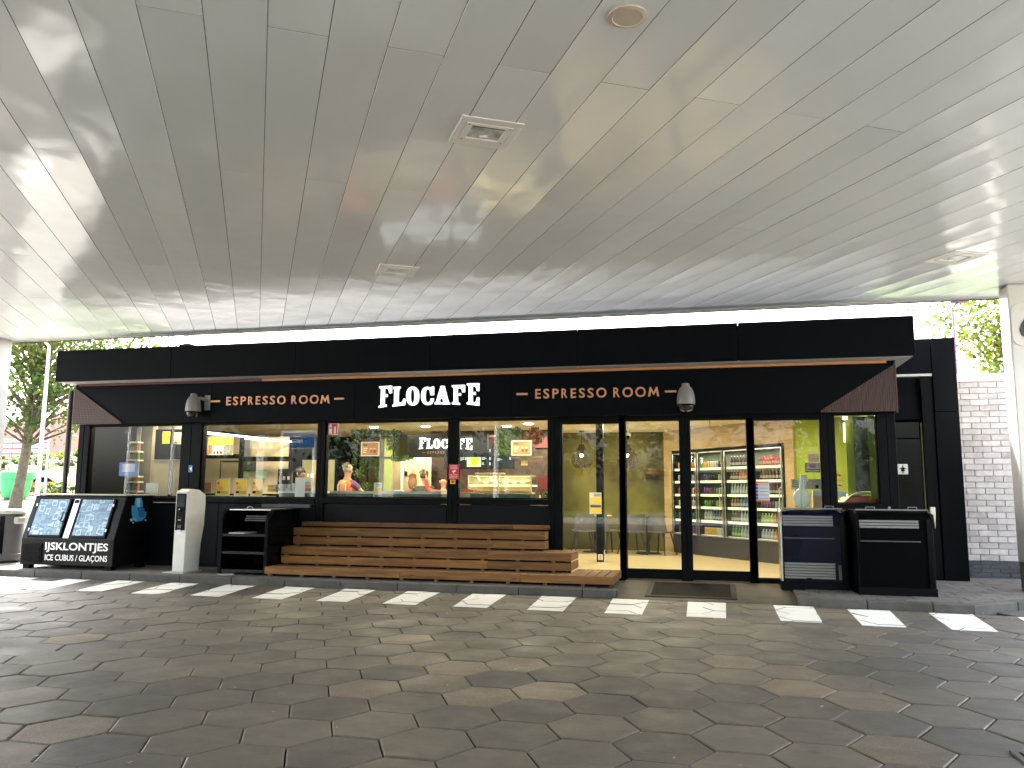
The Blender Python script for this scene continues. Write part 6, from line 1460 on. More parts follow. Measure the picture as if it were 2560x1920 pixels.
for (ya, n_, lab) in ((1290, 16, 'golden bread roll on the upper shelf of the display case, %s from the left'), (1438, 20, 'golden bread roll on the lower shelf of the display case, %s from the left')):
    for k in range(n_):
        xq = (560 if ya < 1400 else 480)+k*(920/n_ if ya < 1400 else 1000/n_)
        p0 = A(*cC(xq, ya), 13.62+.1*(k % 3)); o = tag(obj('bread_roll', MB().ball((0, 0, 0), .055+rng.uniform(0, .02), .03, .025, 8, 5), brm2, smooth=True), lab % ORD[k], 'bread', 'bread rolls in the display case'); o.location = (p0.x, p0.y, p0.z+.022); o.rotation_euler = (0, 0, rng.uniform(-.6, .6))
for k in range(9): itag('wood_serving_board', cC, 430+k*62, 1068+rng.randint(-3, 3), 480+k*62, 1100, 13.7+.02*k, mat('board_tan', (.30, .25, .15), .6), 'tan serving board laid on top of the display case, %s from the left' % ORD[k], 'board', .12)['group'] = 'serving boards on the display case'
for k in range(6): itag('red_packet', cC, 168+k*40, 1385, 200+k*40, 1432, 13.2, mat('packet_red', (.75, .05, .02), .4), 'bright red packet in a row left of the display case, %s from the left' % ORD[k], 'packet', .04)['group'] = 'red packets on the counter'
itag('blue_packet', cC, 130, 1378, 162, 1430, 13.2, mat('packet_blue', (.10, .28, .5), .4), 'blue packet at the left end of the red packets', 'packet', .04)
itag('paper_flower', cC, 1300, 830, 1420, 930, 14.4, mat('flower_mix', (.5, .48, .25), .6, var=.6, scale=30), 'yellow and white flower decoration under the right coffee poster', 'decoration', .02)
itag('cream_stand', cC, 1545, 1490, 1640, 1550, 12.9, pcream, 'small cream box stand beside the potted plant', 'box', .15)
itag('wood_block', cC, 1570, 1440, 1640, 1488, 12.95, mat('block_rust', (.3, .1, .04), .5), 'rust red block on the cream box stand', 'block', .05)
fl_ = thing('sill_leaflet', 'white and yellow leaflet standing in the third window right of the vest', 'leaflet', (-5.2, 12.4, 1.4))
IB('sheet', cA, 1555, 1370, 1682, 1612, 12.40, paper, fl_, .006); IB('yellow_block', cA, 1563, 1455, 1675, 1560, 12.396, mat('leaf_yellow', (.75, .55, .15), .5, var=.2, scale=60), fl_, .003); IB('blue_bar', cA, 1563, 1570, 1675, 1602, 12.396, blue, fl_, .003)
for k in range(2): IB('text_line', cA, 1600, 1398+k*24, 1670, 1408+k*24, 12.396, grey_d, fl_, .003)
itag('mint_cloth', cB, 325, 1395, 480, 1438, 12.9, mat('mint', (.35, .55, .48), .7), 'folded mint cloth on the counter', 'cloth', .15, bevel=.015)
itag('cream_papers', cB, 1040, 1405, 1400, 1440, 13.0, pcream, 'stack of cream papers on the counter by the bald man', 'papers', .2)

# ---- small right window and right bay
itag('lime_partition', cG, 1495, 60, 1700, 1500, 12.84, lime, 'bright lime wall panel behind the small right window', 'panel', .03)
itag('dark_window', cG, 1640, 80, 1890, 1370, 12.78, mat('dark_leafy', (.02, .028, .02), .25, var=.8, scale=6), 'dark narrow glass behind the small right window', 'window', .04)
itag('lime_return', cG, 1890, 60, 2100, 1500, 12.76, limed, 'shaded lime return wall at the right of the small window', 'panel', .04)  # shade put into the colour with the darker lime
itag('wall_lamp', cG, 1440, 75, 1512, 125, 12.7, emitter('lamp_dim', (1, .95, .8), 1.5), 'small white lamp at the top of the small right window', 'lamp', .1)
seg3(cG, 1450, 190, 12.8, 1462, 520, 12.8, .012, tubew, 'x', None); o = COL.objects[-1] if False else bpy.data.objects['x']; o.name = 'tube_lamp'; tag(o, 'slim upright tube lamp on the lime wall', 'lamp')
fz = thing('ice_cream_freezer', 'white lidded red freezer chest behind the small right window', 'freezer', (2, 13, FL_Z))
X0 = A(*cG(1400, 1500), 13.0).x; X1 = 2.29; zt = A(*cG(1700, 1380), 13.0).z; zr = A(*cG(1700, 1450), 13.0).z
obj('red_body', MB().prism([(X0+.12, 12.8, zr), (X1, 12.8, zr), (X1, 12.8, FL_Z), (X0, 12.8, FL_Z), (X0, 12.8, zr-.1)], (0, .6, 0)), mat('freezer_red', (.48, .05, .05), .35), fz, bevel=.02)
obj('white_lid', MB().prism([(X0-.02, 12.78, zr-.1), (X0+.1, 12.78, zr+.01), (X0+.2, 12.78, zt), (X1, 12.78, zt), (X1, 12.78, zr+.004), (X0+.13, 12.78, zr+.004), (X0, 12.78, zr-.11)], (0, .6, 0)), mat('lid_white', (.66, .64, .55), .35), fz, bevel=.01)
bsk = thing('snack_basket', 'wire basket with red and orange snacks at the left of the small right window', 'basket', (1.75, 12.9, 1.4))
for k, (a, b_) in enumerate(((1310, 1060), (1350, 1075), (1312, 1225), (1345, 1240), (1375, 1255), (1320, 1270))): IB('snack_bag', cG, a, b_, a+55, b_+42, 12.95+.02*k, mat('snack_%d' % (k % 3), [(.6, .04, .03), (.65, .2, .04), (.5, .45, .35)][k % 3], .4), bsk, .05, bevel=.01)
for k in range(2): seg3(cG, 1312, 1180+k*140, 12.93, 1440, 1200+k*130, 12.93, .004, steel, 'wire', bsk)
itag('price_card', cG, 1325, 1375, 1488, 1465, 12.6, mat('card_blue_grey', (.32, .42, .48), .4), 'small pale blue price card on a stand in the small right window', 'card', .01)
itag('card_stem', cG, 1378, 1465, 1388, 1560, 12.62, steel, 'thin stem of the pale blue price card', 'stand', .01)
itag('orange_poster', cG, 832, 725, 1022, 880, 12.7, mat('poster_peach', (.72, .50, .32), .5, var=.25, scale=20), 'peach coloured poster with round badge on the lime wall', 'poster', .01)
fr_ = thing('framed_notice', 'black framed grey notice with pink print on a stem in the right bay', 'notice', (1.3, 12.6, 1.6))
IB('frame', cG, 785, 885, 1035, 1042, 12.62, blackm, fr_, .015); IB('sheet', cG, 798, 898, 1024, 1030, 12.615, grey_l, fr_, .004); IB('pink_print', cG, 855, 905, 965, 965, 12.612, mat('pink_print', (.42, .14, .28), .5, var=.4, scale=60), fr_, .002); IB('text_line', cG, 815, 985, 1010, 1000, 12.612, grey_d, fr_, .002); IB('stem', cG, 924, 1045, 942, 1140, 12.63, steel, fr_, .01)
wn = thing('wide_notice', 'wide grey notice strip with text behind the glass of the right bay', 'notice', (1.2, 12.6, 1.4))
IB('strip', cG, 540, 1160, 1055, 1335, 12.55, mat('strip_grey', (.42, .40, .36), .5), wn, .008)
for k in range(4): IB('text_line', cG, 560, 1185+k*32, 665, 1195+k*32, 12.545, grey_d, wn, .003)
IB('symbol', cG, 958, 1262, 1010, 1318, 12.545, blackr, wn, .003)
tag(IB('flyer_box', cG, 915, 1352, 1062, 1452, 12.58, mat('box_blue_white', (.5, .56, .66), .5), None, .1), 'pale blue and white box in the right bay', 'box'); tag(IB('carton', cG, 920, 1452, 1082, 1655, 12.6, mat('carton_peach', (.5, .34, .24), .6), None, .2), 'peach carton under the pale blue box', 'carton')
dp = thing('cone_dispenser', 'white plastic dispenser with oval base and upright tubes in the right bay', 'dispenser', (1.1, 12.45, 1.3))
clr = mat('dispenser_white', (.60, .64, .58), .25, var=.08)
q = A(*cG(722, 1490), 12.46); obj('oval_bowl', MB().lathe([(.01, -.03), (.115, -.03), (.125, 0), (.115, .02), (.01, .03)], (q.x, q.y, q.z), 24, 1, 1.15, M=Matrix.Rotation(R(90), 4, 'X')), clr, dp, smooth=True)
obj('oval_bowl_ridge', MB().box(q.x-.008, q.x+.008, q.y-.04, q.y-.02, q.z-.12, q.z+.12), MATS['lid_white'], dp)
for k in range(3): seg3(cG, 692+k*38, 1345, 12.45, 715+k*40, 1090, 12.45, .016, clr, 'tube', dp)

# ================================================================ PEOPLE
def skinned(name, joints, edges, m_, parent, root_i=0, sub=1):
    """one continuous surface grown over joints [(x,y,z,rx,ry)]"""
    me = bpy.data.meshes.new(name); me.from_pydata([tuple(float(c) for c in j[:3]) for j in joints], [tuple(e_) for e_ in edges], []); me.update()
    o = bpy.data.objects.new(name, me); COL.objects.link(o)
    sm = o.modifiers.new('skin', 'SKIN'); sm.use_smooth_shade = True
    for i, j in enumerate(joints):
        s_ = me.skin_vertices[0].data[i]; s_.radius = (j[3], j[4] if len(j) > 4 else j[3]); s_.use_root = (i == root_i)
    ss = o.modifiers.new('sub', 'SUBSURF'); ss.levels = sub; ss.render_levels = sub
    nm = bpy.data.meshes.new_from_object(o.evaluated_get(bpy.context.evaluated_depsgraph_get()))
    bpy.data.objects.remove(o); bpy.data.meshes.remove(me)
    for p_ in nm.polygons: p_.use_smooth = True
    return obj(name, nm, m_, parent)
def person(x, y, H_, face, label, hair, top, legs_, skin_, arms, hairlen=0, seat=0.0, sleeve=1.0, bald=False, vest=None, lean=(0, 0)):
    """face: heading in degrees (0 looks along -Y towards the camera). arms: two lists of (elbow, hand) in body space (right +x, forward -y)"""
    r_ = thing('person', label, 'person'); s_ = H_/1.75
    hipz = .92*s_ - seat; lx, ly = lean
    J = [(0, 0, hipz, .14*s_, .11*s_), (lx*.5, ly*.5, hipz+.22*s_, .135*s_, .10*s_), (lx, ly, hipz+.44*s_, .16*s_, .105*s_), (lx, ly, hipz+.53*s_, .05*s_), (lx, ly-.01, hipz+.61*s_, .046*s_), (lx, ly-.02, hipz+.69*s_, .078*s_, .09*s_), (lx, ly-.015, hipz+.77*s_, .074*s_, .088*s_)]
    Ed = [(0, 1), (1, 2), (2, 3), (3, 4), (4, 5), (5, 6)]
    for k, sd_ in enumerate((-1, 1)):
        sh_ = (lx+sd_*.17*s_, ly, hipz+.47*s_); el, ha = arms[k]
        b0 = len(J); J += [(*sh_, .058*s_), (*[c*s_ for c in el[:2]], hipz+el[2]*s_, .043*s_), (*[c*s_ for c in ha[:2]], hipz+ha[2]*s_, .030*s_)]
        hv = Vector(J[b0+2][:3])-Vector(J[b0+1][:3]); hv.normalize(); hp = Vector(J[b0+2][:3])
        J.append((*(hp+hv*.09*s_), .034*s_, .018*s_)); Ed += [(2, b0), (b0, b0+1), (b0+1, b0+2), (b0+2, b0+3)]
        px = hv.cross(Vector((0, 0, 1)));  px = px.normalized() if px.length > .1 else Vector((1, 0, 0))
        for f_ in range(4):
            b1_ = len(J); o_ = px*((f_-1.5)*.019*s_); L_ = (.065, .078, .074, .056)[f_]*s_
            J += [(*(hp+hv*.10*s_+o_), .0095*s_), (*(hp+hv*(.10*s_+L_)+o_-Vector((0, 0, .012))), .008*s_)]; Ed += [(b0+3, b1_), (b1_, b1_+1)]
        b1_ = len(J); J += [(*(hp+hv*.03*s_+px*.045*s_), .010*s_), (*(hp+hv*.075*s_+px*.058*s_), .009*s_)]; Ed += [(b0+2, b1_), (b1_, b1_+1)]
    for sd_ in (-1, 1):
        b0 = len(J)
        if seat: J += [(sd_*.10*s_, -.05, hipz, .085*s_), (sd_*.13*s_, -.45*s_, hipz+.02, .06*s_), (sd_*.13*s_, -.45*s_, .08, .045*s_), (sd_*.13*s_, -.60*s_, .04, .04*s_)]
        else: J += [(sd_*.10*s_, 0, hipz-.06, .09*s_), (sd_*.11*s_, 0, hipz*.52, .062*s_), (sd_*.11*s_, .02, .09, .045*s_), (sd_*.12*s_, -.12*s_, .04, .04*s_)]
        Ed += [(0, b0), (b0, b0+1), (b0+1, b0+2), (b0+2, b0+3)]
    skinned('body', J, Ed, skin_, r_, 0, 1)
    # clothes: shells a little outside the body
    def shell(nm, idx, ed, grow, m_, cut=None):
        jj = [(*J[i][:3], J[i][3]+grow, (J[i][4] if len(J[i]) > 4 else J[i][3])+grow) for i in idx]
        if cut:
            for (i, t) in cut: a, c = Vector(jj[i-1][:3]), Vector(jj[i][:3]); q = a.lerp(c, t); jj[i] = (*q, jj[i][3], jj[i][4])
        return skinned(nm, jj, ed, m_, r_, 0, 1)
    a1, a2 = 7, 7+4+8+2
    cut = [(6, sleeve), (9, sleeve)] if sleeve >= 1 else [(6, 0.0), (9, 0.0)]
    idx = [0, 1, 2, 3, a1, a1+1, a1+2, a2, a2+1, a2+2]; ed = [(0, 1), (1, 2), (2, 3), (2, 4), (4, 5), (5, 6), (2, 7), (7, 8), (8, 9)]
    if sleeve < 1: idx = [0, 1, 2, 3, a1, a1+1, a2, a2+1]; ed = [(0, 1), (1, 2), (2, 3), (2, 4), (4, 5), (2, 6), (6, 7)]; cut = [(5, .75), (7, .75)]
    else: cut = [(6, .93), (9, .93)]
    shell('jacket' if sleeve >= 1 else 'shirt', idx, ed, .014*s_, top, cut)
    if vest:
        obj('safety_vest', MB().lathe([(.172*s_, -.12), (.176*s_, .02), (.19*s_, .25), (.20*s_, .38), (.185*s_, .46), (.13*s_, .525), (.085*s_, .54)], (0, 0, hipz), 24, 1.0, .74), vest, r_, smooth=True)
        for z, nm in ((hipz+.18*s_, 'reflective_band'),):
            obj(nm, MB().lathe([(.189*s_, 0), (.195*s_, .05*s_)], (0, .0, z), 24, 1, .75), mat('reflective_grey', (.42, .42, .38), .35), r_)
        for sx_ in (-.10, .07): obj('reflective_band', MB().box(sx_*s_-.022*s_, sx_*s_+.022*s_, .130*s_, .155*s_, hipz-.08*s_, hipz+.46*s_), MATS['reflective_grey'], r_)
    lg0 = a2+4+8+2
    idx = [0]+list(range(lg0, lg0+3))+list(range(lg0+4, lg0+7)); shell('trousers', idx, [(0, 1), (1, 2), (2, 3), (0, 4), (4, 5), (5, 6)], .014*s_, legs_)
    hc = Vector((lx, ly-.02, hipz+.72*s_))
    for sd_ in (-1, 1):
        obj('ear', MB().ball(hc+Vector((sd_*.082*s_, .01, -.01)), .012, .02, .03, 8, 6), skin_, r_, smooth=True)
        obj('eye', MB().ball(hc+Vector((sd_*.030*s_, -.083*s_, .012)), .011, .008, .008, 8, 6), blackg, r_, smooth=True)
        obj('shoe', MB().box((sd_*.12-.045)*s_, (sd_*.12+.045)*s_, (-.20 if not seat else -.68)*s_, (.06 if not seat else -.42)*s_, 0, .08), blackr, r_, bevel=.02)
    obj('nose', MB().ball(hc+Vector((0, -.102*s_, -.018)), .013, .02, .024, 8, 6), skin_, r_, smooth=True)
    obj('mouth', MB().box(-.022*s_, .022*s_, ly-.108*s_, ly-.095*s_, hc.z-.056*s_, hc.z-.048*s_), mat('lips', (.30, .10, .08), .5), r_)
    if not bald:
        b = MB(); rng_ = random.Random(int(H_*1000))
        b.ball(hc+Vector((0, .012, .026*s_)), .086*s_, .100*s_, .084*s_, 14, 10)
        b.v = [v for v in b.v]; b.v = [(x_, y_ if not (z_ < hc.z+.03 and y_ < hc.y-.03) else max(y_, hc.y-.05), z_) for x_, y_, z_ in b.v]
        if hairlen: b.ball(hc+Vector((0, .045, -.07*s_)), .098*s_, .075*s_, .15*s_, 14, 8)
        for k in range(60):
            a = rng_.uniform(0, 6.28); e = rng_.uniform(.1, 1.5); d_ = Vector((math.cos(a)*math.cos(e), abs(math.sin(a))*math.cos(e)*.9+.1, math.sin(e))); c_ = hc+Vector((0, .014, .034*s_))+Vector((d_.x*.088, d_.y*.098, d_.z*.084))*s_
            b.tube([c_, c_+d_*.02+Vector((rng_.uniform(-.01, .01), rng_.uniform(-.01, .01), .004))], [.009, .002], 4)
        obj('hair', b, hair, r_, smooth=True)
    r_.location = (x, y, FL_Z); r_.rotation_euler = (0, 0, R(face)); return r_
hi_vis = mat('hi_vis_orange', (.85, .17, .02), .5, var=.06, bump=.002, bscale=40)
purple = mat('shirt_plum', (.13, .05, .12), .7, var=.5, scale=60); dark = mat('cloth_dark', (.035, .04, .035), .8, var=.3, scale=20); jeans = mat('jeans', (.05, .06, .10), .8)
down = (((.24), 0, .25), ((.26), -.05, .02))
A_DN = lambda sd_: ((sd_*.24, .02, .22), (sd_*.27, -.06, -.02))
hp_ = A(868, 1200, 13.9)
pv_ = person(hp_.x, 13.9, 1.73, 158, 'grey haired man seen from behind in orange high visibility vest and plum shirt', mat('hair_grey', (.34, .30, .22), .8, var=.3, scale=60), purple, jeans, skin, [((-.34, -.08, .30), (-.30, -.30, .22)), ((.36, -.18, .28), (.55, -.44, .17))], sleeve=.5, vest=hi_vis)
obj('sunglasses', MB().box(-.075, .075, -.118, -.10, .92*.99+.70, .92*.99+.732), blackg, None); o = bpy.data.objects['sunglasses']; o.parent = pv_; o.location = (0, 0, 0)
hp_ = A(752, 1180, 13.9)
person(hp_.x, 13.9, 1.66, 62, 'dark haired barista in profile looking right behind the white sheet', mat('hair_black', (.012, .01, .008), .7), mat('shirt_olive', (.07, .075, .05), .8), dark, skin_d, [A_DN(-1), A_DN(1)])
hp_ = A(*cB(690, 1220), 14.9); person(hp_.x, 14.9, 1.56, 200, 'woman with long reddish blond hair standing at the back counter', mat('hair_blond', (.30, .15, .06), .7, var=.4, scale=50), mat('top_rust', (.30, .12, .06), .7), dark, skin, [A_DN(-1), A_DN(1)], hairlen=1)
hp_ = A(*cB(905, 1180), 14.3); person(hp_.x, 14.3, 1.62, 180, 'person in dark padded jacket seen from behind at the counter', mat('hair_ash', (.12, .09, .05), .8, var=.5, scale=50), dark, jeans, skin, [((-.30, -.10, .2), (-.2, -.3, .1)), ((.30, -.10, .2), (.2, -.3, .1))])
hp_ = A(*cB(1275, 1240), 14.3); person(hp_.x, 14.3, 1.52, 215, 'bald man in red sleeves raising his left hand beside the middle post', None, mat('shirt_red', (.62, .04, .02), .6), dark, skin, [((-.28, -.1, .22), (-.2, -.3, .2)), ((.30, -.16, .55), (.33, -.18, .80))], bald=True)
# ================================================================ BACKGROUND
bark = mat('bark', (.11, .085, .06), .9, var=.35, scale=8, bump=.02, bscale=14)
def tree(name, x, y, z0, H_, crown_c, crown_r, n, leaf, mats, label, trunk_r=.3, group=None, clumps=26, seed=1, cat='tree', gaps=.55):
    rng = random.Random(seed); root = thing(name, label, cat, (x, y, z0), group)
    C_ = Vector((x, y, z0))+Vector(crown_c); b = MB()
    top = C_+Vector((0, 0, crown_r[2]*.6)); base = Vector((x, y, z0-.1))
    path = [base]; 
    for k in range(1, 9): t = k/8; path.append(base.lerp(Vector((base.x+(top.x-base.x)*.6, base.y, top.z)), t)+Vector((rng.uniform(-.1, .1), rng.uniform(-.1, .1), 0))*crown_r[0]*.18)
    b.tube(path, [trunk_r*(1.25 if k == 0 else 1)*(1-.085*k) for k in range(9)], 9)
    cl = []
    for k in range(clumps):
        while True:
            d = Vector((rng.uniform(-1, 1), rng.uniform(-1, 1), rng.uniform(-1, 1)))
            if .25 < d.length < 1: break
        cl.append((C_+Vector((d.x*crown_r[0], d.y*crown_r[1], d.z*crown_r[2])), rng.uniform(.16, .34)*min(crown_r)*1.1))
    for c_, r_ in cl:
        t = max(.3, min(.95, (c_.z-z0-crown_r[2]*.5)/max(.1, top.z-z0))); s_ = base.lerp(top, t)
        m1 = s_.lerp(c_, .5)+Vector((0, 0, .12*crown_r[2]*rng.uniform(-.5, 1)))
        b.tube([s_, m1, c_], [trunk_r*.32, trunk_r*.18, trunk_r*.06], 5, False)
    obj('trunk', b, bark, root, smooth=True)
    fol = [MB() for _ in mats]
    for k in range(n):
        ci = rng.randrange(clumps); c_, r_ = cl[ci]
        d = Vector((rng.gauss(0, .5), rng.gauss(0, .5), rng.gauss(0, .38)))*r_*1.5; p = c_+d
        s_ = leaf*rng.uniform(.6, 1.35); a = Vector((rng.uniform(-1, 1), rng.uniform(-1, 1), rng.uniform(-.7, .7))).normalized()*s_; q = a.cross(Vector((rng.uniform(-1, 1), rng.uniform(-1, 1), rng.uniform(-1, 1)))).normalized()*s_*.6
        mi = (ci % len(mats)) if rng.random() < .7 else rng.randrange(len(mats))
        fol[mi].add([p-a*.5, p+q*.5, p+a*.5, p-q*.5], [(0, 1, 2, 3)])
    for fb_, m_ in zip(fol, mats): obj('crown', fb_, m_, root)
    return root
def leafmat(nm, c, tr=.5):
    m = mat(nm, c, .55, var=.35, scale=3); n = m.node_tree; L = n.links; b = n.nodes['Principled BSDF']; o = n.nodes['Material Output']
    t = n.nodes.new('ShaderNodeBsdfTranslucent'); mx = n.nodes.new('ShaderNodeMixShader'); mx.inputs[0].default_value = tr
    src = b.inputs['Base Color'].links[0].from_socket; g = n.nodes.new('ShaderNodeMixRGB'); g.blend_type = 'MULTIPLY'; g.inputs[0].default_value = 1; g.inputs[2].default_value = (1.5, 1.5, .7, 1)
    L.new(src, g.inputs[1]); L.new(g.outputs[0], t.inputs[0]); L.new(b.outputs[0], mx.inputs[1]); L.new(t.outputs[0], mx.inputs[2]); L.new(mx.outputs[0], o.inputs[0]); return m
lg1, lg2, lg3, lg4 = leafmat('foliage_mid', (.058, .098, .024)), leafmat('foliage_dark', (.038, .068, .018)), leafmat('foliage_yellow', (.075, .075, .014)), leafmat('foliage_deep', (.03, .055, .016), .25)
# big roadside tree over the planter
tp = A(45, 1170, 33.5); tz = terr(tp.x, 33.5)
tree('roadside_tree', tp.x, 33.5, tz, 13, (1.6, 0, 8.0), (5.0, 3.8, 4.6), 10500, .26, [lg1, lg2, lg1, lg3], 'large leafy autumn green tree standing over the green planter at the left', .27, clumps=70, seed=5)
# green planter beyond the road
py = 45; pz0 = terr(-43, 45)
p0 = A(8, 1185, py); p1 = A(76, 1185, py); pc_ = (p0.x+p1.x)/2; pr_ = (p1.x-p0.x)/2; zt = A(40, 1181, py).z; zb = A(40, 1244, py).z
pl_ = thing('giant_planter', 'huge bright green flowerpot standing on the verge across the road', 'planter', (pc_, py, zb))
gm = mat('planter_green', (.03, .30, .10), .45, var=.04)
obj('pot', MB().lathe([(pr_*.70, zb), (pr_*.90, zb+(zt-zb)*.72), (pr_*.88, zt-.2)], (pc_, py, 0), 32), gm, pl_, smooth=True)
obj('pot_rim', MB().lathe([(pr_*.9, zb+(zt-zb)*.74), (pr_*.99, zb+(zt-zb)*.74), (pr_, zt), (pr_*.92, zt), (pr_*.9, zt-.15)], (pc_, py, 0), 32), gm, pl_, smooth=True)
obj('pot_soil', MB().lathe([(.1, zt-.12), (pr_*.9, zt-.12)], (pc_, py, 0), 24), mat('soil', (.05, .035, .02), .95), pl_)
obj('pot_stand', MB().lathe([(pr_*.6, terr(pc_, py)-.1), (pr_*.6, zb)], (pc_, py, 0), 20), grey_d, pl_)
# white lamp post at the left and thinner far masts
def mast(qx0, qy0, qx1, Y_, top_z, r0_, r1_, label, head=True, m_=white):
    x_ = A(qx0, qy0, Y_).x; z0_ = terr(x_, Y_); r_ = thing('lamp_post', label, 'lamp post', (x_, Y_, z0_), 'lamp posts along the far road')
    obj('pole', MB().tube([(x_, Y_, z0_-.1), (x_, Y_, top_z)], [r0_, r1_], 12), m_, r_, smooth=True)
    if head: obj('lamp_arm', MB().tube([(x_, Y_, top_z-.02), (x_-.35, Y_-.1, top_z+.4), (x_-.55, Y_-.15, top_z+.42)], .04, 6), m_, r_); obj('lamp_head', MB().box(x_-1.1, x_-.5, Y_-.28, Y_-.04, top_z+.36, top_z+.46), grey_l, r_)
mast(104, 1100, 0, 24, A(134, 865, 24).z, .085, .05, 'white lamp post with short arm rising beside the roof corner at the left')
mast(118, 1150, 0, 46, 5.6, .09, .05, 'thin pale mast behind the lamp post at the left', False, mat('mast_blue', (.4, .48, .55), .5))
mast(82, 1150, 0, 60, 6.5, .06, .04, 'thin grey mast in front of the red building', False, grey)
mast(23, 1150, 0, 60, 5.5, .06, .04, 'slender grey mast left of the tree trunk', False, grey)
mast(174, 1150, 0, 60, 6.3, .06, .04, 'short dark mast beside the roof corner post', False, grey_d)
# antennas / masts seen over the roof
for (a, b_, c, d_, Y_, r_, lab, m_) in ((276, 870, 282, 843, 21, .03, 'thin mauve mast rising behind the roof at the left', mat('mast_mauve', (.25, .16, .28), .5)), (466, 862, 466, 838, 22, .09, 'pale stubby vent pipe above the roof', mat('vent_pale', (.6, .64, .7), .5)), (1134, 838, 1137, 812, 22, .025, 'thin mauve mast rising behind the middle of the roof', MATS['mast_mauve'])):
    p = A(a, b_, Y_); q = A(c, d_-60, Y_); tag(obj('roof_mast', MB().tube([(p.x, Y_, 3.0), (p.x, Y_, p.z), (q.x, Y_, q.z)], r_, 8), m_), lab, 'mast')
vb = tag(obj('vent_cap', MB().box(A(453, 862, 21.9).x, A(481, 862, 21.9).x, 21.8, 22.2, 3.2, A(466, 861, 21.9).z), blackm), 'small black box at the foot of the pale vent pipe on the roof', 'vent')
# red brick office block far away
YB_ = 120
X0 = A(-60, 1100, YB_).x; X1 = A(178, 1100, YB_).x+30
rb_ = thing('office_building', 'long red brick office block with rows of blue windows far beyond the road', 'building', ((X0+X1)/2, YB_, 0))
rmat = mat('far_red_brick', (.46, .17, .15), .8, var=.06, scale=.3)
zr_ = A(80, 1052, YB_).z; xs_ = A(128, 1060, YB_).x
obj('wall', MB().box(X0, xs_, YB_, YB_+20, -2, zr_), rmat, rb_); obj('wall', MB().box(xs_+.01, X1, YB_-.3, YB_+20, -2, A(160, 1040, YB_).z), rmat, rb_)
obj('penthouse', MB().box(A(128, 1040, YB_).x, A(162, 1040, YB_).x, YB_+2, YB_+16, zr_, A(150, 1036, YB_).z+1.0), mat('far_salmon', (.62, .30, .20), .8), rb_)
wmat = mat('far_window', (.16, .33, .40), .25, var=.25, scale=.6); wfr = mat('far_window_frame', (.55, .58, .60), .6)
nw = 0
for k, yy_ in enumerate((1101, 1114.5, 1128, 1141.5, 1155)):
    x = X0+.5
    while x < X1-2:
        inb = (x > A(128, yy_, YB_).x and x < A(128, yy_, YB_).x+6)
        zt_ = A(60, yy_-2.8, YB_).z; zb_ = A(60, yy_+3.0, YB_).z
        if not inb and nw < 280 and (x < A(178, 1100, YB_).x+2):
            fr = box_obj('window', x, x+1.75, YB_-.36, YB_-.30, zb_-.1, zt_+.1, wfr, rb_)
            obj('window_pane', MB().box(x+.1, x+.8, YB_-.40, YB_-.365, zb_, zt_), wmat, fr); obj('window_pane', MB().box(x+.9, x+1.65, YB_-.40, YB_-.365, zb_, zt_), wmat, fr); nw += 1
        x += 2.0
for yy_ in (1074, 1088):
    x = A(145, yy_, YB_).x
    while x < X1-2: obj('window', MB().box(x, x+.9, YB_-.40, YB_-.31, A(60, yy_+3, YB_).z, A(60, yy_-3, YB_).z), wmat, rb_); x += 3.3
lw = thing('low_building', 'low cream building with sloping roof in front of the red office block', 'building', (A(140, 1150, 95).x, 95, 0))
obj('wall', MB().box(A(112, 1150, 95).x, A(190, 1150, 95).x, 95, 103, 0, A(140, 1146, 95).z), mat('far_cream', (.55, .50, .42), .8), lw); obj('roof_block', MB().prism([(A(140, 1135, 95).x, 94.9, A(140, 1146, 95).z), (A(170, 1135, 95).x, 94.9, A(140, 1146, 95).z), (A(174, 1135, 95).x, 94.9, A(170, 1128, 95).z), (A(150, 1135, 95).x, 94.9, A(150, 1134, 95).z)], (0, 6, 0)), MATS['far_cream'], lw)
# shrubs and small trees on the bank
rng = random.Random(40)
names_ = ['yellow green bush at the foot of the red building', 'rounded olive bush on the bank left of the roadside trunk', 'dense green bush on the bank right of the planter', 'low yellow bush above the bank', 'dark green shrub beside the thin mast', 'broad pale shrub on top of the bank', 'small green tree before the cream building', 'wide olive shrub near the corner post']
for k, (qx, Y_, s_) in enumerate(((10, 62, 1.6), (30, 56, 1.5), (90, 54, 1.9), (120, 62, 1.8), (135, 50, 1.4), (165, 64, 2.2), (100, 66, 2.4), (185, 52, 1.8))):
    p = A(qx, 1180, Y_); z0_ = terr(p.x, Y_)
    tree('shrub', p.x, Y_, z0_, 2, (0, 0, s_*.35), (s_*1.1, s_*.8, s_*.42), 500, .30, [lg1, lg3, lg2][k % 3:]+[lg1], names_[k], .07, 'shrubs on the far bank', 12, 60+k, 'shrub')
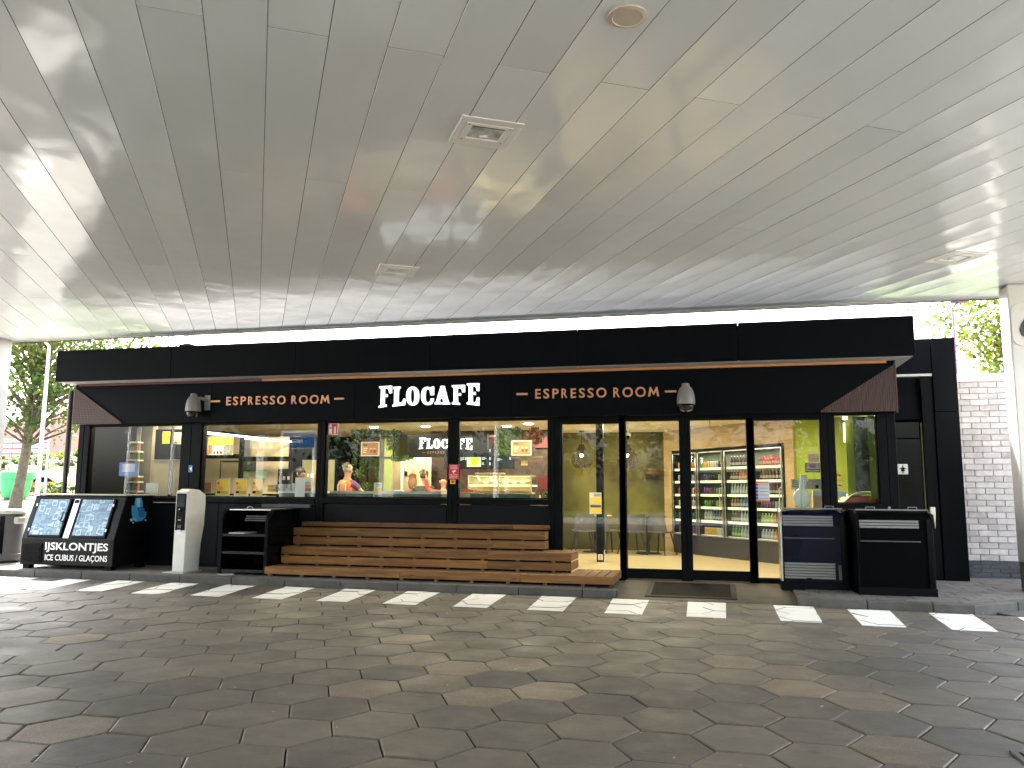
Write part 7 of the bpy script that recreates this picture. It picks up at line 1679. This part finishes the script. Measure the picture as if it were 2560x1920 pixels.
# parked cars far away beyond the planter
def far_car(x, y, z, m_, label, rot):
    r_ = thing('parked_car', label, 'car', (0, 0, 0), 'cars parked beyond the road')
    pr = [(-2.1, .35), (-2.1, .75), (-1.9, .9), (-1.2, .95), (-.7, 1.4), (.8, 1.42), (1.4, 1.0), (2.0, .85), (2.15, .7), (2.15, .35)]
    obj('body', MB().prism([(a, -.8, b_) for a, b_ in pr], (0, 1.6, 0)), m_, r_, bevel=.08, seg=2)
    obj('side_window', MB().prism([(-1.05, -.82, .98), (-.65, -.82, 1.34), (.75, -.82, 1.35), (1.2, -.82, 1.0)], (0, 1.64, 0)), blackg, r_)
    for sx_ in (-1.35, 1.35):
        for sy_ in (-.72, .72): w_ = obj('wheel', MB().lathe([(.2, -.1), (.32, -.1), (.32, .1), (.2, .1)], (sx_, sy_, .32), 16, M=Matrix.Rotation(R(90), 4, 'X')), blackr, r_)
    r_.location = (x, y, z); r_.rotation_euler = (0, 0, rot)
for k, (qx, c_, lab) in enumerate(((4, (.03, .06, .2), 'dark blue car parked far away left of the planter'), (68, (.35, .36, .38), 'silver car parked far away right of the planter'), (80, (.5, .5, .5), 'pale car parked far away near the lamp post'), (92, (.3, .05, .05), 'dark red car parked far away behind the lamp post'))):
    p = A(qx, 1225, 52.5); far_car(p.x, 52.5, terr(p.x, 52.5)+.1, mat('car_%d' % k, c_, .3, coat=.5), lab, .2*k)
# tree behind the brick wall on the right
p = A(2520, 860, 21); tree('garden_tree', p.x+1.5, 21, 0, 8, (0, 0, 5.3), (2.5, 1.8, 2.3), 22000, .15, [lg1, lg3, leafmat('foliage_bright', (.06, .11, .018), .4)], 'light green leafy tree rising behind the pale brick wall', .14, clumps=64, seed=17)
p = A(2383, 800, 19); ml_ = tag(obj('wall_lantern_post', MB().tube([(p.x, 19, 0), (p.x, 19, A(2383, 770, 19).z), (p.x+.12, 19, A(2383, 756, 19).z)], .025, 8).box(p.x-.05, p.x+.28, 18.9, 19.1, A(2383, 757, 19).z, A(2383, 750, 19).z), mat('mast_plum', (.16, .08, .14), .5)), 'thin plum coloured lamp mast between the black wing wall and the tree', 'mast')
# hedges and trees behind the photographer, mirrored in the glass and the ceiling
hd = MB(); rng = random.Random(50)
obj('hedge_core', MB().box(-46, 16, -37.5, -35.6, -.02, 1.55), lg4, tag(thing('hedge', 'long clipped hedge behind the photographer, mirrored in the glass doors', 'hedge', (-15, -36, 0)), 'long clipped hedge behind the photographer, mirrored in the glass doors', 'hedge')); hg = bpy.data.objects['hedge']
for k in range(9000):
    x, z = rng.uniform(-46, 16), rng.uniform(0, 1.75); y = -35.5+rng.uniform(-.15, .15); s_ = rng.uniform(.08, .2)
    a = Vector((rng.uniform(-1, 1), rng.uniform(-.5, .5), rng.uniform(-1, 1))).normalized()*s_; q = Vector((rng.uniform(-1, 1), rng.uniform(-1, 1), rng.uniform(-1, 1))).normalized()*s_*.5; c_ = Vector((x, y, z)); hd.add([c_-a, c_+q, c_+a, c_-q], [(0, 1, 2, 3)])
obj('hedge_leaves', hd, lg1, hg)
rl = ['tall dark tree behind the photographer, first from the left beyond the hedge', 'tall dark tree behind the photographer, second from the left beyond the hedge', 'tall dark tree behind the photographer, third from the left beyond the hedge', 'tall dark tree behind the photographer, fourth from the left beyond the hedge', 'tall dark tree behind the photographer, fifth from the left beyond the hedge', 'tall dark tree behind the photographer, sixth from the left beyond the hedge', 'tall dark tree behind the photographer, last one at the right beyond the hedge']
for k, x in enumerate((-40, -31, -24, -16, -8, 1, 10)): tree('rear_tree', x, -42-(k % 2)*3, 0, 11, (0, 0, 5.2), (5.4, 3.2, 4.6), 1500, .62, [lg4, lg2], rl[k], .3, 'trees behind the photographer', 30, 80+k)
